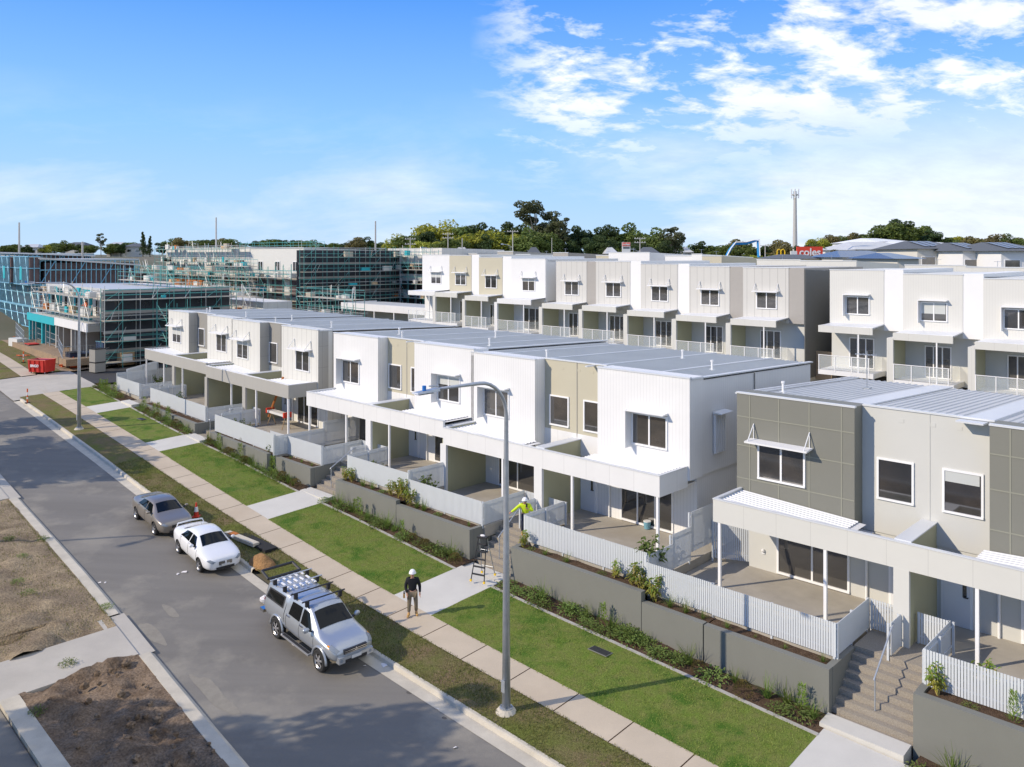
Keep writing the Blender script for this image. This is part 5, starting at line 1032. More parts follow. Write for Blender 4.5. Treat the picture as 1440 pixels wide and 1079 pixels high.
    # shop wall sign
    p0 = at(1121, 378, 195); p1 = at(1157, 347, 195); w, h = p1.x-p0.x, p1.z-p0.z; e = empty('shop_sign', tuple(p0), 0, 'large red shop sign with white letters, partly behind a small tree', 'sign'); q = MB(); q.box(0, w, 0, .5, 0, h, 'sign_red'); q.build('sign_board', e)
    q = MB(); q.box(-1.5, 0, .02, .5, -2, h*.8, 'white_paint'); q.build('side_board', e)
    t = text_mesh('coles', 2.5, 'white_frame'); t.parent = e; t.location = (w*.5, -.06, h*.74); t.rotation_euler = (R(90), 0, 0)
    q = MB(); q.box(w*.22, w*.4, -.05, 0, h*.28, h*.36, 'white_frame'); q.box(w*.22, w*.5, -.05, 0, h*.42, h*.46, 'white_frame'); q.build('small_print', e)
    e = tree('round', at(1147, 378, 188).x, 188, 8.9, 4.6, 'in front of the red shop sign', .9)
    for i, x in enumerate((1165, 1176, 1192, 1206)): tree('brown', at(x, 378, 175).x, 175, 9.3, 4.0+i % 2, 'along the plain white shop wall', .9)
    for i, x in enumerate((868, 888, 1008, 1022, 1088, 1062)): tree('yellow', at(x, 378, 170).x, 170, 8.8, 4.6+.5*(i % 2), 'low behind the back row roofs', 1.0)
    # arches sign
    p = at(1098, 356.6, 160); e = empty('arches_sign', (p.x, 160, hill(p.x, 160)), 0, 'small red sign with yellow arches on a post', 'sign'); H = p.z-hill(p.x, 160); q = MB()
    for cx in (-.38, .38): q.tube([(cx+.38*math.cos(t), -.12, H+.25+.55*math.sin(t)) for t in [math.pi*i/12 for i in range(13)]], .10, 6, 'sign_yellow'); 
    q.tube([(-.76, -.12, H+.27), (-.76, -.12, H-.3)], .10, 6, 'sign_yellow'); q.tube([(.76, -.12, H+.27), (.76, -.12, H-.3)], .10, 6, 'sign_yellow'); q.tube([(0, -.12, H+.27), (0, -.12, H-.25)], .10, 6, 'sign_yellow'); q.build('arches', e)
    q = MB(); q.box(-1.0, 1.0, 0, .25, H-.62, H-.22, 'sign_red'); q.build('sign_board', e); q = MB(); q.cyl((0, .1), .12, 0, H-.8, 8, 'pole_grey'); q.build('post', e)
    # pylon sign
    p0 = at(875, 357, 180); p1 = at(886.5, 341, 180); w = p1.x-p0.x; zt = p1.z; zb = hill(p0.x, 180); e = empty('pylon_sign', (p0.x, 180, zb), 0, 'tall pylon sign with a red top panel and white panels below', 'sign'); H = zt-zb; q = MB(); q.box(0, w, 0, .5, 0, H, 'white_paint'); q.build('sign_body', e)
    q = MB(); q.box(.05, w-.05, -.04, 0, H-.85, H-.05, 'sign_red'); q.build('top_panel', e); q = MB(); q.box(.2, w-.2, -.04, 0, H-1.4, H-1.0, 'tile_grey'); q.box(.05, w-.05, -.04, 0, H-2.8, H-2.4, 'sign_red'); q.build('lower_panels', e)
    t = text_mesh('coles', .72, 'white_frame'); t.parent = e; t.location = (w/2, -.07, H-.42); t.rotation_euler = (R(90), 0, 0)
    # concrete pump boom
    Y = 120; pts = [at(x, y, Y) for x, y in ((1019, 366), (1026, 352), (1033, 343), (1048, 342.5), (1058, 340), (1066, 339), (1067, 362))]; q = MB(); q.tube(pts, .22, 6, 'pump_blue'); o = q.build('pump_boom'); tag(o, 'blue folded concrete pump boom against the trees', 'crane boom'); q = MB(); q.tube([p+Vector((.1, -.25, .22)) for p in pts], .09, 5, 'white_frame'); q.build('delivery_pipe', o)
    q = MB(); zb = hill(pts[0].x, Y); q.tube([tuple(pts[0]), (pts[0].x-1, Y, zb)], .3, 6, 'pump_blue'); q.build('mast_section', o)
background()
# ---------------------------------------------------------------- vehicles (local x = forward, y = left)
def car_surface(st):
    """st: list of (x, w, zb, zmid, zsh, wtop, ztop); returns S(x, t) on the left half, t in 0..8"""
    def sec(i):
        x, w, zb, zm, zs, wt, zt = st[i]; cab = zt-zs > .25
        if cab: P = [(0, zb), (w*.8, zb), (w*.96, zb+.10), (w, zm), (w*.985, zs-.07), (w*.93, zs), (wt*1.0, zt-.075), (wt*.82, zt-.012), (0, zt+.02)]
        else: P = [(0, zb), (w*.8, zb), (w*.96, zb+.10), (w, zm), (w*.985, zs-.07), (w*.94, zs), (wt, (zs+zt)/2+.35*(zt-zs)), (wt*.7, zt), (0, zt+.015)]
        return [(x, a, b) for a, b in P]
    SE = [sec(i) for i in range(len(st))]; xs = [s[0] for s in st]
    def S_(x, t):
        x = min(max(x, xs[0]), xs[-1]); i = max(k for k in range(len(xs)-1) if xs[k] <= x+1e-9); f = (x-xs[i])/(xs[i+1]-xs[i]); j = min(7, int(t)); g = t-j
        a = [SE[i][j][k]*(1-g)+SE[i][j+1][k]*g for k in range(3)]; b = [SE[i+1][j][k]*(1-g)+SE[i+1][j+1][k]*g for k in range(3)]
        return Vector([a[k]*(1-f)+b[k]*f for k in range(3)])
    return S_, SE, xs
def car_body(st, paint, axles, r, name, parent, w):
    S_, SE, xs = car_surface(st); vs = []; fs = []; n = 16
    for sec in SE:
        ring = [sec[k] for k in range(9)]+[(sec[k][0], -sec[k][1], sec[k][2]) for k in range(7, 0, -1)]; vs += ring
    for i in range(len(SE)-1):
        for j in range(n): fs.append((i*n+j, (i+1)*n+j, (i+1)*n+(j+1) % n, i*n+(j+1) % n))
    fs += [tuple(range(n)), tuple(reversed(range((len(SE)-1)*n, len(SE)*n)))]
    me = bpy.data.meshes.new(name); me.from_pydata(vs, [], fs); me.materials.append(MAT[paint]); me.materials.append(MAT['black_plastic'])
    bm = bmesh.new(); bm.from_mesh(me); bmesh.ops.recalc_face_normals(bm, faces=bm.faces); bm.to_mesh(me); bm.free()
    o = bpy.data.objects.new('tmp', me); COL.objects.link(o); cut = []
    sb = o.modifiers.new('s', 'SUBSURF'); sb.levels = 1; sb.render_levels = 1
    for ax in axles:
        for sd_ in (1, -1):
            q = MB(); N_ = 20; vsx = []
            for y in (sd_*(w-.34), sd_*(w+.3)): vsx += [(ax+(r+.065)*math.cos(2*math.pi*k/N_), y, r+(r+.065)*math.sin(2*math.pi*k/N_)) for k in range(N_)]
            q.add(vsx, [tuple(range(N_)), tuple(reversed(range(N_, 2*N_)))]+[(k, N_+k, N_+(k+1) % N_, (k+1) % N_) for k in range(N_)], 'black_plastic')
            c = q.build('cut'); c.data.materials.clear(); c.data.materials.append(MAT[paint]); c.data.materials.append(MAT['black_plastic']); c.data.polygons.foreach_set('material_index', [1]*len(c.data.polygons))
            b2 = bmesh.new(); b2.from_mesh(c.data); bmesh.ops.recalc_face_normals(b2, faces=b2.faces); b2.to_mesh(c.data); b2.free()
            m = o.modifiers.new('b', 'BOOLEAN'); m.object = c; m.operation = 'DIFFERENCE'; m.solver = 'EXACT'; cut.append(c)
    dg = bpy.context.evaluated_depsgraph_get(); me2 = bpy.data.meshes.new_from_object(o.evaluated_get(dg)); me2.name = name
    for c in cut: bpy.data.objects.remove(c)
    bpy.data.objects.remove(o); me2.polygons.foreach_set('use_smooth', [True]*len(me2.polygons))
    try: me2.set_sharp_from_angle(angle=R(38))
    except Exception: pass
    b = bpy.data.objects.new(name, me2); COL.objects.link(b); b.parent = parent
    from mathutils.bvhtree import BVHTree
    bv = BVHTree.FromPolygons([v.co for v in me2.vertices], [tuple(p.vertices) for p in me2.polygons])
    def S2(x, t):      # the same point, drawn onto the smoothed body
        p = S_(x, t); c = Vector((x*.93, 0, .45)); d = p-c; d.normalize(); h = bv.ray_cast(p+d*.3, -d, .6); return h[0] if h[0] is not None else (bv.find_nearest(p)[0] or p)
    return b, S2
def patch(S_, name, poly, m, parent, off=.012, side=1, both=False, n=5):
    """poly: 4 corners in (x, t); bilinear patch lying just proud of the body"""
    a, b, c, d = poly; vs = []
    for i in range(n+1):
        for j in range(n+1):
            f, g = i/n, j/n; x = (a[0]*(1-f)+b[0]*f)*(1-g)+(d[0]*(1-f)+c[0]*f)*g; t = (a[1]*(1-f)+b[1]*f)*(1-g)+(d[1]*(1-f)+c[1]*f)*g
            sg = side; tt = t
            if t > 8: tt = 16-t; sg = -side
            p = S_(x, tt); e = .02; px = S_(x+e, tt)-S_(x-e, tt); pt = S_(x, min(8, tt+e))-S_(x, max(0, tt-e)); nn = px.cross(pt)
            if nn.length < 1e-9: nn = Vector((0, 0, 1))
            nn.normalize()
            if nn.dot(p-Vector((p.x, 0, .6))) < 0: nn = -nn
            p = p+nn*off; vs.append((p.x, p.y*sg, p.z))
    k = n+1; q = MB(); q.add(vs, [(i*k+j, i*k+j+1, (i+1)*k+j+1, (i+1)*k+j) for i in range(n) for j in range(n)], m); return q.build(name, parent, smooth=True)
def wheel(parent, x, y, r, wd=.2, spokes=5, rim='alloy'):
    sg = 1 if y > 0 else -1; q = MB(); pr = [(.62, -.5), (.9, -.5), (1, -.36), (1, .36), (.9, .5), (.62, .5)]; n = 28; vs = []
    for a, b in pr: vs += [(x+r*a*math.cos(2*math.pi*k/n), y+b*wd, r+r*a*math.sin(2*math.pi*k/n)) for k in range(n)]
    m = len(pr); q.add(vs, [(i*n+k, i*n+(k+1) % n, ((i+1) % m)*n+(k+1) % n, ((i+1) % m)*n+k) for i in range(m) for k in range(n)], 'rubber'); w = q.build('wheel', parent, smooth=False)
    q = MB(); yo = y+sg*wd*.40; q.tube([(x, y+sg*wd*.05, r), (x, y+sg*wd*.12, r)], r*.64, n, 'black_plastic'); q.build('brake_disc', w)
    q = MB(); q.tube([(x, yo-.02*sg, r), (x, yo+.03*sg, r)], r*.14, 12, rim)
    for k in range(n): a0, a1 = 2*math.pi*k/n, 2*math.pi*(k+1)/n; q.add([(x+r*s*math.cos(a), yo+dy, r+r*s*math.sin(a)) for a in (a0, a1) for s, dy in ((.66, .03*sg), (.57, .0))], [(0, 1, 3, 2)], rim)
    for k in range(spokes):
        a = 2*math.pi*k/spokes+.3; d = Vector((math.cos(a), 0, math.sin(a))); s = Vector((-math.sin(a), 0, math.cos(a))); c = Vector((x, yo, r)); h = Vector((0, .02*sg, 0))
        q.add([c+d*r*.1-s*r*.075+h, c+d*r*.62-s*r*.11, c+d*r*.62+s*r*.11, c+d*r*.1+s*r*.075+h], [(0, 1, 2, 3)], rim)
    q.build('rim', w); return w
def mirrors(S_, parent, x, m, s=1.0):
    for sg in (1, -1):
        p = S_(x, 5.15); q = MB(); y = p.y*sg; q.hexa([(x-.05, y, p.z-.03), (x+.05, y, p.z-.03), (x+.05, y+sg*.1, p.z+.0), (x-.03, y+sg*.1, p.z+.0), (x-.05, y, p.z+.01), (x+.05, y, p.z+.01), (x+.05, y+sg*.1, p.z+.04), (x-.03, y+sg*.1, p.z+.04)], 'black_plastic')
        q.ball((x+.01, y+sg*.17*s, p.z+.07), .10*s, 10, m, .62, 1.05, .75); q.build('side_mirror', parent, smooth=True)
def body_line(S_, parent, pts, m='black_plastic', w=.012, both=True, name='door_gap'):
    for sg in (1, -1):
        q = MB(); P = [];
        for (a, b) in zip(pts, pts[1:]):
            for k in range(6): f = k/6; P.append(S_(a[0]*(1-f)+b[0]*f, a[1]*(1-f)+b[1]*f))
        P.append(S_(*pts[-1])); P = [(p.x, p.y*sg+.002*sg, p.z) for p in P]; q.tube(P, w*.6, 4, m); q.build(name, parent)
def place(e, u, v, du=0, turn=0, dz=-.13):
    p = Vector(G(u, v, dz)); e.location = p
    sl = math.atan2(gz(u+2, v)-gz(u-2, v), 4); e.rotation_mode = 'XYZ'; e.rotation_euler = (0, sl, B3.rz+R(turn))
def sedan(name, label, st, paint, ax, w, r, u, v, turn, scale=1, spoiler=False, roofdark=False, plate='plate', grille='slats'):
    e = empty(name, label=label, cat='car', group='parked vehicles'); b, S_ = car_body(st, paint, ax, r, 'body', e, w); xs = {k: s for k, s in zip('abcdefghijklmn', st)}
    cowl, rf, rr, rb = [s for s in st if s[6] < 1.08 and s[0] > .3][0][0], [s[0] for s in st if s[6] > 1.3][-1], [s[0] for s in st if s[6] > 1.3][0], [s for s in st if s[6] < 1.15 and s[0] < -.5][-1][0]
    patch(S_, 'windscreen', [(cowl-.06, 6.35), (rf+.07, 6.55), (rf+.07, 9.45), (cowl-.06, 9.65)], 'car_glass', e, n=8)
    patch(S_, 'rear_window', [(rb+.07, 6.4), (rr-.07, 6.6), (rr-.07, 9.4), (rb+.07, 9.6)], 'car_glass', e, n=8)
    mid = (ax[0]+ax[1])/2-.02
    for sg in (1, -1):
        patch(S_, 'side_window', [(cowl-.28, 5.06), (mid+.05, 5.06), (mid+.05, 5.86), (rf+.02, 5.86)], 'car_glass', e, side=sg)
        patch(S_, 'side_window', [(mid-.03, 5.06), (rb+.32, 5.08), (rr+.02, 5.84), (mid-.03, 5.86)], 'car_glass', e, side=sg)
        fx = st[-1][0]; lx = st[-3][0]
        patch(S_, 'headlight', [(st[-3][0]+.02, 4.3), (st[-2][0]+.02, 4.3), (st[-2][0]+.06, 5.6), (st[-3][0]+.1, 5.4)], 'lamp_clear', e, side=sg, off=.015)
        patch(S_, 'headlight', [(st[-2][0]+.0, 4.35), (st[-1][0]-.01, 4.45), (st[-1][0]-.01, 5.6), (st[-2][0]+.0, 5.5)], 'lamp_clear', e, side=sg, off=.016)
        patch(S_, 'tail_light', [(st[0][0]+.01, 4.3), (st[2][0]-.25, 4.3), (st[2][0]-.3, 5.1), (st[0][0]+.01, 5.5)], 'lamp_red', e, side=sg, off=.012)
    for a in ax:
        for sg in (1, -1): wheel(e, a, sg*(w-.115), r, .2)
    x = st[-1][0]; zt = st[-1][6]; w1 = st[-1][1]; q = MB(); q.box(x-.02, x+.03, -w1*.5, w1*.5, zt-.17, zt-.03, 'black_plastic'); gr = q.build('grille', e)
    for k in range(3): q = MB(); q.box(x+.03, x+.04, -w1*.48, w1*.48, zt-.155+k*.05, zt-.14+k*.05, 'chrome'); q.build('grille_bar', gr)
    if grille == 'split': q = MB(); q.box(x+.03, x+.055, -.03, .03, zt-.18, zt-.02, paint); q.build('grille_divider', gr)
    q = MB(); q.box(x-.03, x+.025, -w1*.7, w1*.7, st[-1][2]+.0, st[-1][2]+.1, 'black_plastic'); q.build('lower_intake', e)
    q = MB(); q.box(x-.0, x+.045, -.19, .19, st[-1][2]+.13, st[-1][2]+.23, plate); q.build('number_plate', e)
    mirrors(S_, e, cowl-.42, paint)
    for px in (mid, cowl-.12, rb+.42): body_line(S_, e, [(px, 2.2), (px, 5.0)])
    for sg in (1, -1):
        for px in (mid+.1, mid-.95): p = S_(px, 4.7); q = MB(); q.box(px-.09, px+.09, (p.y+.0)*sg, (p.y+.03)*sg, p.z-.015, p.z+.015, paint); q.build('door_handle', e)
    if spoiler:
        q = MB(); xb, zb = st[1][0]+.12, st[1][6]; q.tube([(xb, -.62, zb-.02), (xb-.02, -.56, zb+.12), (xb-.03, 0, zb+.15), (xb-.02, .56, zb+.12), (xb, .62, zb-.02)], .035, 6, paint); q.build('spoiler', e, smooth=True)
    q = MB(); q.tube([(rr+.1, 0, 1.36), (rr-.2, 0, 1.62)], .006, 4, 'black_plastic'); q.build('aerial', e)
    e.scale = (scale,)*3; place(e, u, v, turn=turn); return e
def vehicles():
    stw = [(-2.24, .60, .42, .6, .78, .5, .86), (-2.16, .76, .32, .62, .88, .62, .98), (-1.8, .83, .25, .62, .92, .66, 1.02), (-1.38, .85, .22, .6, .93, .63, 1.05), (-.72, .85, .2, .6, .93, .56, 1.34), (-.4, .855, .2, .6, .93, .565, 1.39), (.1, .855, .2, .6, .92, .565, 1.40), (.38, .855, .2, .6, .91, .55, 1.36), (1.08, .85, .2, .58, .87, .64, .95), (1.5, .84, .2, .56, .83, .62, .88), (1.92, .80, .22, .52, .75, .57, .80), (2.10, .68, .25, .48, .66, .48, .72), (2.16, .56, .28, .46, .60, .40, .64)]
    sedan('sedan_car', 'white sedan with boot spoiler, parked nose to nose gap behind the silver ute', stw, 'car_white', (1.27, -1.27), .85, .30, 18.55, -10.42, -4.5, .955, spoiler=True, grille='split')
    stc = [(-2.40, .64, .44, .62, .82, .54, .92), (-2.30, .80, .34, .66, .94, .66, 1.04), (-1.9, .88, .26, .66, .97, .70, 1.07), (-1.45, .90, .23, .64, .98, .67, 1.10), (-.80, .90, .22, .64, .97, .60, 1.39), (-.4, .905, .22, .64, .97, .61, 1.45), (.15, .905, .22, .64, .96, .61, 1.46), (.48, .905, .22, .62, .95, .59, 1.42), (1.25, .90, .22, .60, .92, .70, 1.00), (1.7, .89, .22, .58, .87, .68, .93), (2.10, .84, .24, .55, .80, .62, .86), (2.28, .72, .27, .50, .72, .54, .78), (2.35, .60, .30, .48, .66, .46, .70)]
    sedan('sedan_car', 'bronze beige sedan parked behind the white sedan', stc, 'car_beige', (1.4, -1.38), .90, .325, 23.75, -10.18, -3.4, .90)
    # dual cab ute with canopy
    st = [(-2.72, .70, .58, .82, 1.05, .60, 1.56), (-2.66, .84, .52, .84, 1.12, .66, 1.68), (-2.3, .88, .48, .86, 1.14, .69, 1.75), (-1.05, .89, .45, .86, 1.14, .70, 1.77), (-.98, .885, .45, .86, 1.14, .67, 1.72), (-.9, .89, .45, .84, 1.12, .67, 1.75), (-.3, .89, .42, .82, 1.10, .67, 1.79), (.3, .89, .42, .80, 1.09, .66, 1.77), (.52, .89, .42, .80, 1.08, .64, 1.73), (1.18, .885, .42, .80, 1.05, .70, 1.15), (1.6, .875, .44, .80, 1.02, .68, 1.10), (2.05, .84, .48, .78, .95, .62, 1.02), (2.25, .74, .50, .74, .86, .54, .93), (2.33, .60, .52, .70, .78, .46, .84)]
    e = empty('pickup_truck', label='silver dual cab ute with a canopy and roof racks, its rear canopy window lifted', cat='ute', group='parked vehicles')
    b, S_ = car_body(st, 'car_silver', (1.5, -1.5), .375, 'body', e, .89)
    patch(S_, 'windscreen', [(1.12, 6.35), (.58, 6.5), (.58, 9.5), (1.12, 9.65)], 'car_glass', e, n=8)
    for sg in (1, -1):
        patch(S_, 'side_window', [(.90, 5.06), (.12, 5.06), (.12, 5.86), (.46, 5.86)], 'car_glass', e, side=sg); patch(S_, 'side_window', [(.02, 5.06), (-.74, 5.06), (-.66, 5.84), (.02, 5.86)], 'car_glass', e, side=sg)
        patch(S_, 'window_seal', [(-1.16, 5.08), (-2.52, 5.08), (-2.38, 5.82), (-1.16, 5.86)], 'black_plastic', e, side=sg, off=.008); patch(S_, 'canopy_window', [(-1.24, 5.18), (-2.40, 5.18), (-2.30, 5.72), (-1.24, 5.76)], 'car_glass', e, side=sg, off=.016)
        patch(S_, 'headlight', [(1.98, 4.3), (2.26, 4.4), (2.26, 5.7), (1.92, 5.7)], 'lamp_clear', e, side=sg, off=.014); patch(S_, 'indicator', [(1.86, 4.35), (1.99, 4.3), (1.93, 5.3), (1.84, 5.2)], 'lamp_amber', e, side=sg, off=.016)
        patch(S_, 'tail_light', [(-2.70, 4.0), (-2.56, 4.0), (-2.58, 5.0), (-2.70, 5.0)], 'lamp_red', e, side=sg, off=.016)
        q = MB(); q.box(-.95, .98, sg*.86, sg*1.02, .36, .41, 'alloy'); q.box(-.9, .92, sg*.88, sg*.99, .405, .415, 'black_plastic'); q.build('side_step', e)
        for a in (1.5, -1.5): q = MB(); q.tube([(a+.45*math.cos(t), sg*.885, .375+.45*math.sin(t)) for t in [math.pi*(k/14)*1.0 for k in range(15)]], .045, 6, 'car_silver'); q.build('wheel_arch_flare', e, smooth=True); wheel(e, a, sg*.80, .375, .25, 6)
    for px in (.07, 1.05, -.86): body_line(S_, e, [(px, 2.2), (px, 5.0)])
    body_line(S_, e, [(-1.02, 2.2), (-1.02, 7.9)], w=.02)
    for sg in (1, -1):
        for px in (.2, -.72): p = S_(px, 4.6); q = MB(); q.box(px-.1, px+.1, p.y*sg, (p.y+.035)*sg, p.z-.02, p.z+.02, 'chrome'); q.build('door_handle', e)
    mirrors(S_, e, .82, 'car_silver', 1.25)
    q = MB(); q.box(2.26, 2.355, -.44, .44, .76, .90, 'black_plastic'); g = q.build('grille', e)
    for k in (0, 1): q = MB(); q.box(2.355, 2.37, -.43, .43, .785+k*.06, .805+k*.06, 'chrome'); q.build('grille_bar', g)
    q = MB()
    for t in (90, 210, 330):
        c = Vector((0, math.cos(R(t))*.042, math.sin(R(t))*.042)); d = c.normalized()*.042; s = Vector((0, -d.z, d.y))*.55; o_ = Vector((2.385, 0, .835)); q.add([o_+c-d, o_+c+s, o_+c+d, o_+c-s], [(0, 1, 2, 3)], 'chrome')
    q.build('emblem', g)
    q = MB(); q.box(2.20, 2.40, -.66, .66, .50, .70, 'car_silver'); bp = q.build('bumper', e); q = MB(); q.box(2.40, 2.41, -.42, .42, .50, .60, 'black_plastic'); q.build('intake', bp); q = MB(); q.box(2.41, 2.425, -.19, .19, .58, .68, 'plate'); q.build('number_plate', bp)
    for sg in (1, -1): q = MB(); q.tube([(2.38, sg*.56, .60), (2.41, sg*.56, .60)], .055, 10, 'lamp_clear'); q.build('fog_light', bp)
    q = MB(); q.box(-2.98, -2.70, -.8, .8, .48, .60, 'chrome'); q.build('rear_bumper', e)
    for x in (.25, -.55, -1.35, -2.1):   # racks
        q = MB(); q.tube([(x, -.86, 1.90), (x, .86, 1.90)], .025, 6, 'black_plastic' if x > -1 else 'alloy'); rk = q.build('roof_rack', e)
        for sg in (1, -1): q = MB(); q.box(x-.05, x+.05, sg*.60, sg*.72, 1.70, 1.90, 'black_plastic'); q.build('rack_foot', rk)
    for k in range(5):
        for x0 in (-1.15, -1.6, -2.05): q = MB(); y = -.5+k*.25; q.box(x0-.30, x0-.02, y-.035, y+.035, 1.785, 1.815, 'white_frame'); q.build('roof_rib', e)
    q = MB(); a, c = Vector((-2.66, -.66, 1.70)), Vector((-3.15, -.66, 2.05))  # lifted canopy window frame
    def bar(p, r_, w=.05): q.tube([p, r_], w, 6, 'black_plastic')
    bar((-2.62, -.66, 1.74), (-2.62, .66, 1.74)); bar((-3.2, -.64, 1.86), (-3.2, .64, 1.86)); bar((-2.62, -.66, 1.74), (-3.2, -.64, 1.86)); bar((-2.62, .66, 1.74), (-3.2, .64, 1.86)); lf = q.build('lifted_window_frame', e)
    e.scale = (.965,)*3; place(e, 8.96, -10.92, turn=-2.4)
vehicles()
# ---------------------------------------------------------------- street lamps
def lamp(u, v, H, label, arm=2.75, zdir=None, head=True, rb=.13):
    p = Vector(G(u, v, 0)); e = empty('street_lamp', p, B3.rz, label, 'street lamp', 'street lamps'); q = MB()
    # local -y is towards the road
    P = [(0, 0, .12), (0, 0, H*.5), (0, 0, H-1.15)]+[(0, -1.1*(1-math.cos(t)), H-1.15+1.1*math.sin(t)) for t in [math.pi/2*k/8 for k in range(1, 9)]]+[(0, -arm, H-.02)]
    q.tube(P, [rb, rb*.70, rb*.48]+[rb*.42]*8+[.036], 12, 'galv'); q.build('pole', e, smooth=True)
    q = MB(); q.cyl((0, 0), .36, -.06, .10, 14, 'kerb', r2=.22); q.cyl((0, 0), .2, .10, .13, 12, 'galv'); q.build('base', e)
    for k in range(4): a = k*math.pi/2+.6; q = MB(); q.cyl((.16*math.cos(a), .16*math.sin(a)), .02, .13, .18, 6, 'steel'); q.build('bolt', e)
    q = MB(); q.box(-.07, .07, -.15, -.12, .6, .95, 'galv'); q.build('access_door', e)
    q = MB(); q.hexa([(-.14, -arm-.75, H-.07), (.14, -arm-.75, H-.07), (.12, -arm+.05, H-.07), (-.12, -arm+.05, H-.07), (-.10, -arm-.72, H-.03), (.10, -arm-.72, H-.03), (.10, -arm+.05, H+.01), (-.10, -arm+.05, H+.01)], 'galv'); hd = q.build('lamp_head', e)
    q = MB(); q.box(-.1, .1, -arm-.66, -arm-.15, H-.105, H-.09, 'lamp_clear'); q.build('lens', hd); q = MB(); q.cyl((0, -arm-.42), .055, H-.01, H+.12, 10, 'blue_cap'); q.build('sensor_cap', hd)
    q = MB(); q.tube([(0, -arm+.1, H+.05), (0, -arm-.25, H+.09)], .02, 5, 'galv'); q.build('bracket', hd)
lamp(1.6, -9.18, 9.95, 'tall galvanised street lamp standing in the grass strip in the foreground')
lamp(43.4, -7.5, 9.9, 'galvanised street lamp with a curved arm near the side street')
lamp(73.5, -6.2, 9.9, 'grey street lamp pole cut by the left edge of the photo')
lamp(*B3.loc(-31.7, 33.1), 9.6, 'street lamp on the lot across the road, outside the left edge', arm=1.6)
